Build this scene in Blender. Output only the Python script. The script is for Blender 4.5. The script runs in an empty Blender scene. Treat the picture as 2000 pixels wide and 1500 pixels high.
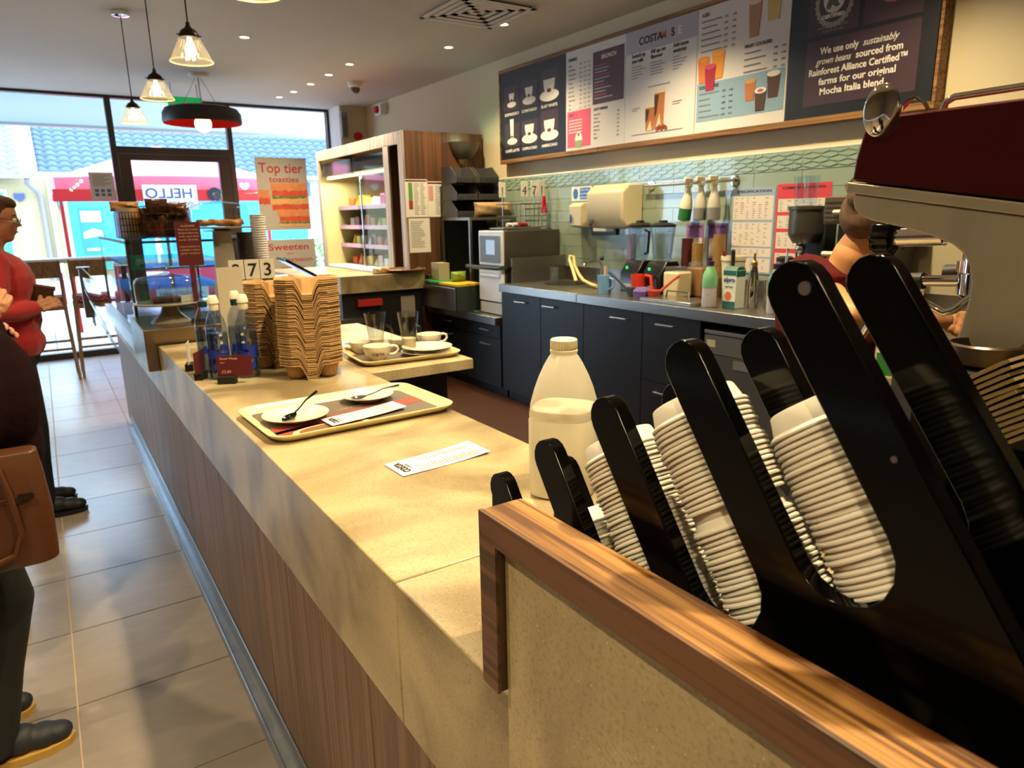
import bpy, math, random
from math import pi, sin, cos, radians
from mathutils import Vector, Matrix
random.seed(7)
SC = bpy.context.scene
COL = SC.collection

# ---------------------------------------------------------------- camera
def cam_matrix(yaw, pitch, roll, loc):
    fwd = Vector((sin(yaw) * cos(pitch), cos(yaw) * cos(pitch), sin(pitch)))
    r0 = Vector((cos(yaw), -sin(yaw), 0)); u0 = r0.cross(fwd)
    r = cos(roll) * r0 + sin(roll) * u0; u = -sin(roll) * r0 + cos(roll) * u0
    m = Matrix((r, u, -fwd)).transposed().to_4x4(); m.translation = loc
    return m
cd = bpy.data.cameras.new('camera'); cam = bpy.data.objects.new('camera', cd); COL.objects.link(cam)
cam.matrix_world = cam_matrix(0.58180, -0.23613, -0.01825, (0, 0, 1.5))
cd.sensor_width = 36; cd.lens = 1363.5 / 2000 * 36; cd.clip_start = .02; cd.clip_end = 200
cd.dof.use_dof = True; cd.dof.focus_distance = 1.0; cd.dof.aperture_fstop = 11
SC.camera = cam

# ---------------------------------------------------------------- world, exposure, lights
W = bpy.data.worlds.new('world'); SC.world = W; W.use_nodes = True
wn = W.node_tree; bg = wn.nodes['Background']
tc = wn.nodes.new('ShaderNodeTexCoord'); sp = wn.nodes.new('ShaderNodeSeparateXYZ'); cr = wn.nodes.new('ShaderNodeValToRGB')
wn.links.new(tc.outputs['Generated'], sp.inputs[0]); wn.links.new(sp.outputs['Z'], cr.inputs[0]); wn.links.new(cr.outputs[0], bg.inputs[0])
cr.color_ramp.elements[0].position = 0.0; cr.color_ramp.elements[0].color = (.66, .82, 1.0, 1)
cr.color_ramp.elements[1].position = .8; cr.color_ramp.elements[1].color = (.60, .78, 1.0, 1)
bg.inputs[1].default_value = 11.5
SC.view_settings.view_transform = 'Standard'; SC.view_settings.look = 'None'
SC.view_settings.exposure = 0.08; SC.view_settings.gamma = 1.0; SC.view_settings.use_curve_mapping = False
SC.cycles.use_denoising = True
SC.cycles.max_bounces = 8; SC.cycles.transparent_max_bounces = 24; SC.cycles.transmission_bounces = 8
SC.cycles.caustics_reflective = False; SC.cycles.caustics_refractive = False
SC.cycles.sample_clamp_indirect = 4.0

WARM = (1.0, .78, .43)
def light(name, kind, loc, energy, color, rot=(0, 0, 0), **kw):
    d = bpy.data.lights.new(name, kind); d.energy = energy; d.color = color
    for k, v in kw.items(): setattr(d, k, v)
    o = bpy.data.objects.new(name, d); COL.objects.link(o); o.location = loc; o.rotation_euler = rot
    return o
# recessed ceiling downlights (those in view, then unseen ones added over servery and seating)
DOWN = [(2.61, 6.59), (2.61, 7.15), (2.61, 7.71), (2.59, 8.24), (2.55, 8.66), (3.09, 5.57), (3.10, 4.74), (1.55, 6.04)]
DOWN_UNSEEN = [(2.95, 3.3), (2.95, 1.9), (2.2, 3.6), (1.0, 1.75), (1.05, .55), (1.55, 3.4), (-2.2, 5.5), (-2.2, 2.5), (-.75, 1.1), (-.75, -.5), (-.75, 3.0), (-.75, 5.0), (-2.2, .2)]  # unseen; those on the seating side are added fill for stone panel and lids
for x, y in DOWN:
    light('downlight_or_fill_lamp', 'SPOT', (x, y, 2.862), 120, WARM, spot_size=radians(125), spot_blend=1.0, shadow_soft_size=.03)
for x, y in DOWN_UNSEEN:
    e = {(1.0, 1.75): 190, (1.05, .55): 160, (1.55, 3.4): 150, (2.95, 3.3): 150, (2.95, 1.9): 130, (2.2, 3.6): 80}.get((x, y), 100)
    light('downlight_or_fill_lamp', 'SPOT', (x, y, 2.862), e * 1.25, WARM, spot_size=radians(130), spot_blend=1.0, shadow_soft_size=.03)
# daylight portal in the shop front
pt = light('window_portal', 'AREA', (-.3, 9.55, 1.45), 0, (1, 1, 1), (radians(-90), 0, 0), shape='RECTANGLE', size=7.4, size_y=2.8)
pt.data.cycles.is_portal = True

# ---------------------------------------------------------------- materials
def lin(v): return v / 12.92 if v <= .04045 else ((v + .055) / 1.055) ** 2.4
def col(h):
    if isinstance(h, str):
        h = h.lstrip('#'); return tuple(lin(int(h[i:i + 2], 16) / 255) for i in (0, 2, 4)) + (1,)
    return tuple(h) + (1,)
MATS = {}
def mat(name, c="#808080", rough=.5, metal=0, noise=None, bump=0, trans=0, emit=None, estr=0, spec=.5, coat=0, var=.15, sheen=0, stretch=None, detail=4, ior=None, alpha=None, sss=0):
    if name in MATS: return MATS[name]
    m = bpy.data.materials.new(name); m.use_nodes = True; n = m.node_tree.nodes; l = m.node_tree.links
    b = n['Principled BSDF']; cc = col(c)
    b.inputs['Base Color'].default_value = cc; b.inputs['Roughness'].default_value = rough; b.inputs['Metallic'].default_value = metal
    b.inputs['Specular IOR Level'].default_value = spec; b.inputs['Transmission Weight'].default_value = trans
    b.inputs['Coat Weight'].default_value = coat; b.inputs['Sheen Weight'].default_value = sheen
    if ior: b.inputs['IOR'].default_value = ior
    if alpha is not None: b.inputs['Alpha'].default_value = alpha
    if sss: b.inputs['Subsurface Weight'].default_value = sss; b.inputs['Subsurface Radius'].default_value = (.01, .006, .004)
    if emit: b.inputs['Emission Color'].default_value = col(emit); b.inputs['Emission Strength'].default_value = estr
    if noise:
        t = n.new('ShaderNodeTexCoord'); mp = n.new('ShaderNodeMapping'); nz = n.new('ShaderNodeTexNoise')
        l.new(t.outputs['Object'], mp.inputs[0]); l.new(mp.outputs[0], nz.inputs[0])
        if stretch: mp.inputs['Scale'].default_value = stretch
        nz.inputs['Scale'].default_value = noise; nz.inputs['Detail'].default_value = detail
        mx = n.new('ShaderNodeMix'); mx.data_type = 'RGBA'
        mx.inputs[6].default_value = tuple(x * (1 - var) for x in cc[:3]) + (1,)
        mx.inputs[7].default_value = tuple(min(1, x * (1 + var)) for x in cc[:3]) + (1,)
        l.new(nz.outputs[0], mx.inputs[0]); l.new(mx.outputs[2], b.inputs['Base Color'])
        if bump:
            bp = n.new('ShaderNodeBump'); bp.inputs['Strength'].default_value = bump; bp.inputs['Distance'].default_value = .002
            l.new(nz.outputs[0], bp.inputs['Height']); l.new(bp.outputs[0], b.inputs['Normal'])
    MATS[name] = m; return m
def wood(name, c1="#4a2f1c", c2="#7a5534", axis='y', rough=.4, scale=1.0, knots=0.0, coat=0.0):
    """long-grain wood: noise stretched along the board, finer pores on top"""
    if name in MATS: return MATS[name]
    m = bpy.data.materials.new(name); m.use_nodes = True; n = m.node_tree.nodes; l = m.node_tree.links
    b = n['Principled BSDF']; b.inputs['Roughness'].default_value = rough; b.inputs['Coat Weight'].default_value = coat
    t = n.new('ShaderNodeTexCoord'); oi = n.new('ShaderNodeObjectInfo'); ad = n.new('ShaderNodeVectorMath'); ad.operation = 'ADD'
    ml = n.new('ShaderNodeVectorMath'); ml.operation = 'SCALE'; ml.inputs['Scale'].default_value = 7
    l.new(oi.outputs['Random'], ml.inputs[0]); l.new(t.outputs['Object'], ad.inputs[0]); l.new(ml.outputs[0], ad.inputs[1])
    def nz(sc, along, det=6, dist=0):
        mp = n.new('ShaderNodeMapping'); s = [sc * scale] * 3; s['xyz'.index(axis)] = along * scale
        mp.inputs['Scale'].default_value = s; l.new(ad.outputs[0], mp.inputs[0])
        q = n.new('ShaderNodeTexNoise'); q.inputs['Scale'].default_value = 1; q.inputs['Detail'].default_value = det; q.inputs['Distortion'].default_value = dist
        l.new(mp.outputs[0], q.inputs[0]); return q
    a = nz(85, 2.0, 6, 1.0); p = nz(320, 9, 3)
    r = n.new('ShaderNodeValToRGB'); r.color_ramp.elements[0].position = .43; r.color_ramp.elements[1].position = .58
    r.color_ramp.elements[0].color = col(c1); r.color_ramp.elements[1].color = col(c2); l.new(a.outputs[0], r.inputs[0])
    mx = n.new('ShaderNodeMix'); mx.data_type = 'RGBA'; mx.blend_type = 'MULTIPLY'; mx.inputs[0].default_value = .45
    l.new(r.outputs[0], mx.inputs[6]); l.new(p.outputs[0], mx.inputs[7]); last = mx.outputs[2]
    g = n.new('ShaderNodeGamma'); g.inputs[1].default_value = .92; l.new(last, g.inputs[0]); last = g.outputs[0]
    if knots:
        k = nz(3.5, 3.5, 2, 1.5); kr = n.new('ShaderNodeValToRGB'); kr.color_ramp.elements[0].position = .64; kr.color_ramp.elements[1].position = .72
        l.new(k.outputs[0], kr.inputs[0]); km = n.new('ShaderNodeMix'); km.data_type = 'RGBA'
        l.new(kr.outputs[0], km.inputs[0]); l.new(last, km.inputs[6]); km.inputs[7].default_value = tuple(x * .3 for x in col(c1)[:3]) + (1,); last = km.outputs[2]
    l.new(last, b.inputs['Base Color'])
    bp = n.new('ShaderNodeBump'); bp.inputs['Strength'].default_value = .35; bp.inputs['Distance'].default_value = .001
    l.new(p.outputs[0], bp.inputs['Height']); l.new(bp.outputs[0], b.inputs['Normal'])
    MATS[name] = m; return m
def stone(name, c0, c1, c2, rough=.3):
    """mottled engineered stone with fine light and dark flecks and soft stains"""
    if name in MATS: return MATS[name]
    m = bpy.data.materials.new(name); m.use_nodes = True; n = m.node_tree.nodes; l = m.node_tree.links
    b = n['Principled BSDF']; b.inputs['Roughness'].default_value = rough
    t = n.new('ShaderNodeTexCoord')
    def nz(sc, det, dist=0, st=(1, 1, 1)):
        mp = n.new('ShaderNodeMapping'); mp.inputs['Scale'].default_value = st; mp.inputs['Rotation'].default_value = (.5, .2, .5); l.new(t.outputs['Object'], mp.inputs[0])
        q = n.new('ShaderNodeTexNoise'); q.inputs['Scale'].default_value = sc; q.inputs['Detail'].default_value = det; q.inputs['Distortion'].default_value = dist; l.new(mp.outputs[0], q.inputs[0]); return q
    a = nz(3.2, 9, .5, (1, 1.3, 1)); r = n.new('ShaderNodeValToRGB'); e = r.color_ramp.elements
    e[0].position = .36; e[0].color = col(c1); e[1].position = .60; e[1].color = col(c0); l.new(a.outputs[0], r.inputs[0])
    v = n.new('ShaderNodeTexVoronoi'); v.inputs['Scale'].default_value = 150; l.new(t.outputs['Object'], v.inputs[0])
    vr = n.new('ShaderNodeValToRGB'); vr.color_ramp.elements[0].position = .05; vr.color_ramp.elements[0].color = (1, 1, 1, 1); vr.color_ramp.elements[1].position = .16; vr.color_ramp.elements[1].color = (0, 0, 0, 1)
    l.new(v.outputs['Distance'], vr.inputs[0])
    sel = nz(60, 2); sr = n.new('ShaderNodeValToRGB'); sr.color_ramp.elements[0].position = .5; sr.color_ramp.elements[1].position = .6; l.new(sel.outputs[0], sr.inputs[0])
    mm = n.new('ShaderNodeMath'); mm.operation = 'MULTIPLY'; l.new(vr.outputs[0], mm.inputs[0]); l.new(sr.outputs[0], mm.inputs[1])
    mx = n.new('ShaderNodeMix'); mx.data_type = 'RGBA'; l.new(mm.outputs[0], mx.inputs[0]); l.new(r.outputs[0], mx.inputs[6]); mx.inputs[7].default_value = col(c2)
    f = nz(220, 2); fr = n.new('ShaderNodeValToRGB'); fr.color_ramp.elements[0].position = .3; fr.color_ramp.elements[0].color = (.55, .55, .55, 1); fr.color_ramp.elements[1].position = .5; fr.color_ramp.elements[1].color = (1, 1, 1, 1); l.new(f.outputs[0], fr.inputs[0])
    m2 = n.new('ShaderNodeMix'); m2.data_type = 'RGBA'; m2.blend_type = 'MULTIPLY'; m2.inputs[0].default_value = .6; l.new(mx.outputs[2], m2.inputs[6]); l.new(fr.outputs[0], m2.inputs[7])
    l.new(m2.outputs[2], b.inputs['Base Color']); MATS[name] = m; return m
def glass(name, tint='#ffffff', refl=.12, rough=.02, haze=0.0, hazec='#ffffff'):
    """clear sheet or thin wall: lets light through, reflects more at grazing angles"""
    if name in MATS: return MATS[name]
    m = bpy.data.materials.new(name); m.use_nodes = True; n = m.node_tree.nodes; l = m.node_tree.links
    n.remove(n['Principled BSDF']); o = n['Material Output']
    tr = n.new('ShaderNodeBsdfTransparent'); tr.inputs[0].default_value = col(tint)
    gl = n.new('ShaderNodeBsdfGlossy'); gl.inputs['Roughness'].default_value = rough
    lw = n.new('ShaderNodeLayerWeight'); lw.inputs[0].default_value = .5
    pw = n.new('ShaderNodeMath'); pw.operation = 'POWER'; l.new(lw.outputs['Facing'], pw.inputs[0]); pw.inputs[1].default_value = 3.5
    ma = n.new('ShaderNodeMath'); ma.operation = 'MULTIPLY_ADD'; l.new(pw.outputs[0], ma.inputs[0]); ma.inputs[1].default_value = .55; ma.inputs[2].default_value = refl * .35
    mx = n.new('ShaderNodeMixShader'); l.new(ma.outputs[0], mx.inputs[0]); l.new(tr.outputs[0], mx.inputs[1]); l.new(gl.outputs[0], mx.inputs[2]); last = mx.outputs[0]
    if haze:
        df = n.new('ShaderNodeBsdfDiffuse'); df.inputs[0].default_value = col(hazec); tl = n.new('ShaderNodeBsdfTranslucent'); tl.inputs[0].default_value = col(hazec)
        a = n.new('ShaderNodeMixShader'); a.inputs[0].default_value = .5; l.new(df.outputs[0], a.inputs[1]); l.new(tl.outputs[0], a.inputs[2])
        h = n.new('ShaderNodeMixShader'); h.inputs[0].default_value = haze; l.new(last, h.inputs[1]); l.new(a.outputs[0], h.inputs[2]); last = h.outputs[0]
    l.new(last, o.inputs[0]); MATS[name] = m; return m

# ---------------------------------------------------------------- mesh building
class B:
    def __init__(s): s.v = []; s.f = []; s.m = []; s.k = 0
    def add(s, vs, fs, M=None):
        o = len(s.v)
        s.v += [tuple(M @ Vector(p)) if M is not None else tuple(p) for p in vs]
        s.f += [[i + o for i in f] for f in fs]; s.m += [s.k] * len(fs); return s
    def box(s, x0, x1, y0, y1, z0, z1, M=None):
        if x0 > x1: x0, x1 = x1, x0
        if y0 > y1: y0, y1 = y1, y0
        if z0 > z1: z0, z1 = z1, z0
        return s.add([(x0, y0, z0), (x1, y0, z0), (x1, y1, z0), (x0, y1, z0), (x0, y0, z1), (x1, y0, z1), (x1, y1, z1), (x0, y1, z1)],
                     [(0, 3, 2, 1), (4, 5, 6, 7), (0, 1, 5, 4), (1, 2, 6, 5), (2, 3, 7, 6), (3, 0, 4, 7)], M)
    def lathe(s, prof, c=(0, 0, 0), n=24, M=None, closed=False, cap=True):
        vs = []; fs = []; L = len(prof)
        for r, z in prof:
            for i in range(n): a = 2 * pi * i / n; vs.append((c[0] + r * cos(a), c[1] + r * sin(a), c[2] + z))
        for j in range(L if closed else L - 1):
            k = (j + 1) % L
            for i in range(n): i2 = (i + 1) % n; fs.append((j * n + i, j * n + i2, k * n + i2, k * n + i))
        if not closed and cap:
            if prof[0][0] > 1e-6: fs.append(tuple(range(n))[::-1])
            if prof[-1][0] > 1e-6: fs.append(tuple((L - 1) * n + i for i in range(n)))
        return s.add(vs, fs, M)
    def cyl(s, p0, p1, r0, r1=None, n=16):
        return s.tube([p0, p1], [r0, r0 if r1 is None else r1], n)
    def tube(s, pts, r, n=10, cap=True):
        pts = [Vector(p) for p in pts]; rs = r if isinstance(r, (list, tuple)) else [r] * len(pts)
        vs = []; fs = []; t0 = (pts[1] - pts[0]).normalized(); nn = t0.orthogonal().normalized()
        for i, p in enumerate(pts):
            if i == 0: t = t0
            elif i == len(pts) - 1: t = (pts[i] - pts[i - 1]).normalized()
            else: t = ((pts[i + 1] - pts[i]).normalized() + (pts[i] - pts[i - 1]).normalized()).normalized()
            nn = (nn - t * nn.dot(t)).normalized(); bb = t.cross(nn)
            for k in range(n): a = 2 * pi * k / n; vs.append(tuple(p + rs[i] * (cos(a) * nn + sin(a) * bb)))
        for i in range(len(pts) - 1):
            for k in range(n): k2 = (k + 1) % n; fs.append((i * n + k, i * n + k2, (i + 1) * n + k2, (i + 1) * n + k))
        if cap: fs.append(tuple(range(n))[::-1]); fs.append(tuple((len(pts) - 1) * n + k for k in range(n)))
        return s.add(vs, fs)
    def sph(s, c, r, n=14, sc=(1, 1, 1)):
        pr = [(r * sin(pi * j / (n // 2)), -r * cos(pi * j / (n // 2))) for j in range(n // 2 + 1)]; pr[0] = (0, -r); pr[-1] = (0, r)
        return s.lathe(pr, (0, 0, 0), n, Matrix.Translation(c) @ Matrix.Diagonal((*sc, 1)))
    def prism(s, poly, o, u, v, d):
        """polygon (a,b) -> o + a*u + b*v, extruded by vector d"""
        o, u, v, d = Vector(o), Vector(u), Vector(v), Vector(d); n = len(poly)
        vs = [tuple(o + a * u + b * v) for a, b in poly] + [tuple(o + a * u + b * v + d) for a, b in poly]
        fs = [tuple(range(n))[::-1], tuple(range(n, 2 * n))] + [(i, (i + 1) % n, n + (i + 1) % n, n + i) for i in range(n)]
        return s.add(vs, fs)
    def loft(s, rings, cap=True):
        n = len(rings[0]); vs = [p for r in rings for p in r]; fs = []
        for j in range(len(rings) - 1):
            for i in range(n): i2 = (i + 1) % n; fs.append((j * n + i, j * n + i2, (j + 1) * n + i2, (j + 1) * n + i))
        if cap: fs.append(tuple(range(n))[::-1]); fs.append(tuple((len(rings) - 1) * n + i for i in range(n)))
        return s.add(vs, fs)
    def mesh(s, name, mats, smooth=40):
        me = bpy.data.meshes.new(name); me.from_pydata(s.v, [], s.f)
        for mm in (mats if isinstance(mats, (list, tuple)) else [mats]): me.materials.append(mm)
        me.polygons.foreach_set('material_index', s.m); me.update()
        import bmesh
        bm = bmesh.new(); bm.from_mesh(me); bmesh.ops.recalc_face_normals(bm, faces=bm.faces); bm.to_mesh(me); bm.free()
        if smooth: me.shade_smooth(); me.set_sharp_from_angle(angle=radians(smooth))
        return me
    def build(s, name, mats, parent=None, local=False, smooth=40, bevel=0, kind=None):
        v0 = s.v
        if parent is not None and not local:
            off = Vector((0, 0, 0)); q = parent
            while q is not None: off += q.location; q = q.parent
            s.v = [tuple(Vector(p) - off) for p in s.v]; loc = (0, 0, 0)
        elif parent is None and not local:
            xs, ys, zs = zip(*s.v); loc = ((min(xs) + max(xs)) / 2, (min(ys) + max(ys)) / 2, min(zs))
            s.v = [(p[0] - loc[0], p[1] - loc[1], p[2] - loc[2]) for p in s.v]
        else: loc = (0, 0, 0)
        o = bpy.data.objects.new(name, s.mesh(name, mats, smooth)); COL.objects.link(o); o.location = loc
        if parent is not None: o.parent = parent
        if bevel:
            bv = o.modifiers.new('bevel', 'BEVEL'); bv.width = bevel; bv.segments = 2; bv.limit_method = 'ANGLE'; bv.angle_limit = radians(40)
        if kind: o['kind'] = kind
        s.v = v0; return o
def tag(o, label, cat, group=None):
    o['label'] = label; o['category'] = cat
    if group: o['group'] = group
    return o
def T(name, label, cat, loc=(0, 0, 0), group=None, rz=0):
    o = bpy.data.objects.new(name, None); COL.objects.link(o); o.location = loc; o.rotation_euler = (0, 0, rz); o.empty_display_size = .05
    return tag(o, label, cat, group)
def kids(o): return [c for c in bpy.data.objects if c.parent is o]
def dup(o, loc=None, label=None, rot=None, parent=None, ch=None):
    c = o.copy(); COL.objects.link(c)
    if loc is not None: c.location = loc
    if rot is not None: c.rotation_euler = rot
    if label: c['label'] = label
    if parent is not None: c.parent = parent
    for k in (kids(o) if ch is None else ch): dup(k, parent=c)
    return c
def box(name, m, x0, x1, y0, y1, z0, z1, parent=None, bevel=0, local=False, kind=None):
    return B().box(x0, x1, y0, y1, z0, z1).build(name, m, parent, local, bevel=bevel, kind=kind)
def struct(o): o['kind'] = 'structure'; return o
_fc = {}
def text(s, o, r, u, size, m, parent, name='lettering', w=None, al='LEFT', ext=.0004, shear=0, bold=0, kind=None):
    """flat raised lettering lying in the plane (r,u), origin o at baseline"""
    d = bpy.data.curves.new('t', 'FONT'); d.body = s; d.size = size; d.extrude = ext; d.align_x = al; d.shear = shear; d.offset = bold; d.resolution_u = 3
    t = bpy.data.objects.new('t', d); COL.objects.link(t)
    me = bpy.data.meshes.new_from_object(t.evaluated_get(bpy.context.evaluated_depsgraph_get())) if False else bpy.data.meshes.new_from_object(t)
    bpy.data.objects.remove(t); bpy.data.curves.remove(d)
    r = Vector(r).normalized(); u = Vector(u).normalized(); nn = r.cross(u)
    sx = 1
    if w and len(me.vertices):
        xs = [v.co.x for v in me.vertices]; sx = w / max(1e-6, max(xs) - min(xs))
    off = Vector((0, 0, 0)); q = parent
    while q is not None: off += q.location; q = q.parent
    for v in me.vertices: v.co = Vector(o) + r * (v.co.x * sx) + u * v.co.y + nn * v.co.z - off
    me.materials.clear(); me.materials.append(m)
    ob = bpy.data.objects.new(name, me); COL.objects.link(ob); ob.parent = parent
    if kind: ob['kind'] = kind
    return ob
def quads(name, m, rects, o, r, u, parent, t=.0004, lift=0.0):
    """several thin printed rectangles (a0,b0,a1,b1) in one part"""
    b = B(); r = Vector(r); u = Vector(u); n = r.cross(u); o = Vector(o) + n * lift
    for a0, b0, a1, b1 in rects: b.prism([(a0, b0), (a1, b0), (a1, b1), (a0, b1)], o, r, u, n * t)
    return b.build(name, m, parent, smooth=0)
def blobmesh(b, voxel, smooth=6, it=1):
    """fuse overlapping volumes into one continuous surface"""
    me = bpy.data.meshes.new('blob'); me.from_pydata(b.v, [], b.f)
    o = bpy.data.objects.new('blob', me); COL.objects.link(o)
    m = o.modifiers.new('r', 'REMESH'); m.mode = 'VOXEL'; m.voxel_size = voxel; m.use_smooth_shade = True
    q = o.modifiers.new('s', 'SMOOTH'); q.iterations = smooth; q.factor = .5
    bpy.context.view_layer.update()
    res = bpy.data.meshes.new_from_object(o.evaluated_get(bpy.context.evaluated_depsgraph_get()))
    bpy.data.objects.remove(o); res.shade_smooth(); return res

# shared materials
M_ceil = mat('ceiling_paint', '#d6d1c9', .9)
M_cream = mat('cream_wall_paint', '#dccfb0', .85, noise=300, bump=.08, var=.03)
M_white = mat('white_paint', '#efece6', .6)
M_dark = mat('dark_bronze_frame', '#33261f', .45)
M_black = mat('black_gloss_acrylic', '#030303', .12, spec=.22)
M_blackm = mat('matt_black', '#0b0b0c', .5)
M_navy = mat('blue_black_laminate', '#0d0f17', .42)
M_steel = mat('brushed_steel', '#b9b7b3', .28, 1, noise=60, bump=.1, var=.06, stretch=(1, 14, 1))
M_steeld = mat('dull_steel', '#8d8985', .35, 1, noise=40, var=.1)
M_chrome = mat('chrome', '#e8e6e2', .07, 1)
M_stone = stone('limestone_counter', '#b8a783', '#807052', '#d8cba8', .28)
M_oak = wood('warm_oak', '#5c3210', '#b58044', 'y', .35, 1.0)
M_oakz = wood('warm_oak_shaded_upright', '#43281a', '#6b442c', 'z', .45, 1.0)  # end post's shade is put into the colour, darker than the rail
M_oakf = wood('warm_oak_shaded_face', '#43281a', '#6b442c', 'y', .45, 1.0)  # same oak as the rail, with the front's shade in its colour
M_plank = wood('walnut_plank', '#664c3b', '#836450', 'z', .5, .6)
M_rustic = wood('rustic_pine', '#6d4623', '#a8763f', 'y', .6, .6, knots=1)
M_panelwood = wood('brown_panel_wood', '#4a2c17', '#684024', 'z', .55, .35, knots=1)
M_china = mat('white_china', '#e6dfcf', .12, coat=.5)
M_traycream = mat('cream_tray_plastic', '#dccb9b', .3)
M_glass = glass('clear_glass', '#f4fbff', .12)
M_pane = glass('window_glass', '#f2faff', .05)
M_gglass = glass('green_edge_glass', '#5fc4ae', .2, haze=.25, hazec='#2fa08a')
M_plastic = glass('clear_plastic', '#e9f1f7', .16, .05, haze=.06)
M_maroon = mat('maroon_print', '#5a1420', .5)
M_paper = mat('white_paper', '#e9e6df', .8)
M_ink = mat('black_ink', '#17151a', .7)
M_grey = mat('grey_ink', '#77727a', .7)
M_whiteink = mat('white_ink', '#f0ece2', .7)
M_red = mat('bright_red', '#c41a1a', .5)
M_skin = mat('skin', '#b9805f', .5, sss=.15, noise=30, var=.08)
M_kraft = mat('moulded_pulp_board', '#ab8555', .85, noise=120, bump=.5, var=.22)
M_lid = mat('white_lid_plastic', '#ece7dd', .42, sss=.25)
XW = 3.73      # back wall plane
ZC = 0.966     # counter top
ZH = 2.886     # ceiling
YW = 9.40      # shop front plane
RX, UZ = (1, 0, 0), (0, 0, 1)   # writing seen from the photographer's side
RW = (0, -1, 0)                 # writing on the back wall, read from left to right
# ================================================================ SETTING
M_tile = mat('grey_brown_floor_tile', '#8d847e', .27, spec=.7, noise=9, bump=.12, var=.14, stretch=(1, 2.5, 1), detail=8)
M_grout = mat('floor_grout', '#b9aa92', .8)
fl = struct(box('floor', M_grout, -4, XW, -2.5, YW, -.12, -.004))
tv = B().box(.003, .475, .003, .4915, -.02, 0).mesh('floor_tile', M_tile, 0)
for i in range(-9, 2):
    for j in range(-5, 15):
        x0 = -.112 + .478 * i; y0 = 2.39 + .4945 * j
        if x0 < -4 or y0 < -2.5 or y0 > 8.9: continue
        t = bpy.data.objects.new('floor_tile', tv); COL.objects.link(t); t.parent = fl
        t.location = Vector((x0, y0, 0)) - fl.location
box('servery_floor_sheet', mat('dark_brown_vinyl', '#3a2218', .4), .92, 3.7, -2.4, 8.9, -.02, .003, fl)
ce = struct(box('ceiling', M_ceil, -4, XW, -2.5, YW, ZH, ZH + .12))
wr = struct(box('wall_right', M_cream, XW, XW + .12, -2.5, YW, 0, ZH))
struct(box('wall_left', mat('unseen_wall_darkened', '#7d6f60', .8), -4.12, -4, -2.5, YW, 0, ZH))  # unseen wall, tone set darker to dim reflections in the black acrylic
struct(box('wall_near', mat('unseen_wall_darkened'), -4, XW, -2.62, -2.5, 0, ZH))
struct(box('wall_far_pier', M_cream, 3.40, XW, 8.97, YW + .1, 0, ZH))
struct(box('trim_1', M_white, 3.37, 3.40, 8.96, YW, 0, ZH))
struct(box('trim_2', mat('white_trim', '#efe9dc', .5), XW - .014, XW, -2.4, 5.95, 1.838, 1.850))
# splashback: relief tiles in the top course, plain tiles below, all parts of the wall
M_tg = mat('pale_green_glazed_tile', '#8fa093', .18, coat=.5, noise=2, var=.07)
M_tr = mat('green_relief_tile', '#8fa698', .22, coat=.4, noise=3, var=.06)
rel = B(); ww, hh = .330, .106
rel.box(0, .01, 0, ww, 0, hh)
for r_ in range(4):                                   # woven zigzag relief
    for c_ in range(6):
        y0 = .004 + c_ * .0537; z0 = .004 + r_ * .0247; s_ = 1 if (r_ + c_) % 2 else -1
        a = [(y0 + .003, z0 + (.002 if s_ > 0 else .014)), (y0 + .050, z0 + (.014 if s_ > 0 else .002)), (y0 + .050, z0 + (.022 if s_ > 0 else .010)), (y0 + .003, z0 + (.010 if s_ > 0 else .022))]
        rel.prism(a, (0, 0, 0), (0, 1, 0), (0, 0, 1), (-.0045, 0, 0))
rel = rel.mesh('relief_tile', M_tr, 0)
pl = B().box(0, .008, 0, ww, 0, .094).mesh('wall_tile', M_tg, 0)
plh = B().box(0, .008, 0, .16, 0, .094).mesh('wall_tile', M_tg, 0)
box('tile_grout', mat('tile_grout', '#a9a797', .8), XW - .006, XW - .0002, 1.9, 5.95, .97, 1.838, wr)
def put(me, name, x, y, z):
    o = bpy.data.objects.new(name, me); COL.objects.link(o); o.parent = wr; o.location = Vector((x, y, z)) - wr.location
for j in range(12): put(rel, 'relief_tile', XW - .012, 2.235 - .33 * 1 + .333 * j, 1.731)
for r_ in range(8):
    z = 1.633 - r_ * .0965; off = .166 if r_ % 2 else 0
    for j in range(12): put(pl, 'wall_tile', XW - .0105, 1.905 + off + .333 * j, z)

# shop front: aluminium frames, glazing, door, outside canopy
wd = struct(B().box(-4, 3.42, YW - .04, YW + .06, ZH - .03, ZH).build('window_frame_head', M_dark)); wd.name = 'window_1'
def fr(n, x0, x1, z0, z1, d=.05): return box(n, M_dark, x0, x1, YW - d, YW + .05, z0, z1, wd)
fr('mullion', .815, .875, 0, ZH - .03); fr('mullion', 2.085, 2.14, 0, ZH - .03); fr('mullion', 3.34, 3.40, 0, ZH - .03)
fr('mullion', -1.15, -1.09, 0, ZH - .03); fr('mullion', -3.1, -3.04, 0, ZH - .03)
fr('transom', .875, 2.085, 2.27, 2.345, .06); fr('sill', -4, .815, 0, .07); fr('sill', 2.14, 3.34, 0, .07)
for x0, x1, z0, z1 in ((-4, -3.1, .07, ZH - .03), (-3.04, -1.15, .07, ZH - .03), (-1.09, .815, .07, ZH - .03), (.875, 2.085, 2.345, ZH - .03), (2.14, 3.34, .07, ZH - .03)):
    box('pane', M_pane, x0, x1, YW, YW + .008, z0, z1, wd)
dr = struct(B().box(.88, 1.00, YW - .045, YW + .035, .01, 2.265).box(1.95, 2.08, YW - .045, YW + .035, .01, 2.265).box(1.0, 1.95, YW - .045, YW + .035, 2.20, 2.265).box(1.0, 1.95, YW - .045, YW + .035, .01, .16).build('door_1', mat('dark_red_brown_door', '#33221f', .4)))
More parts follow.
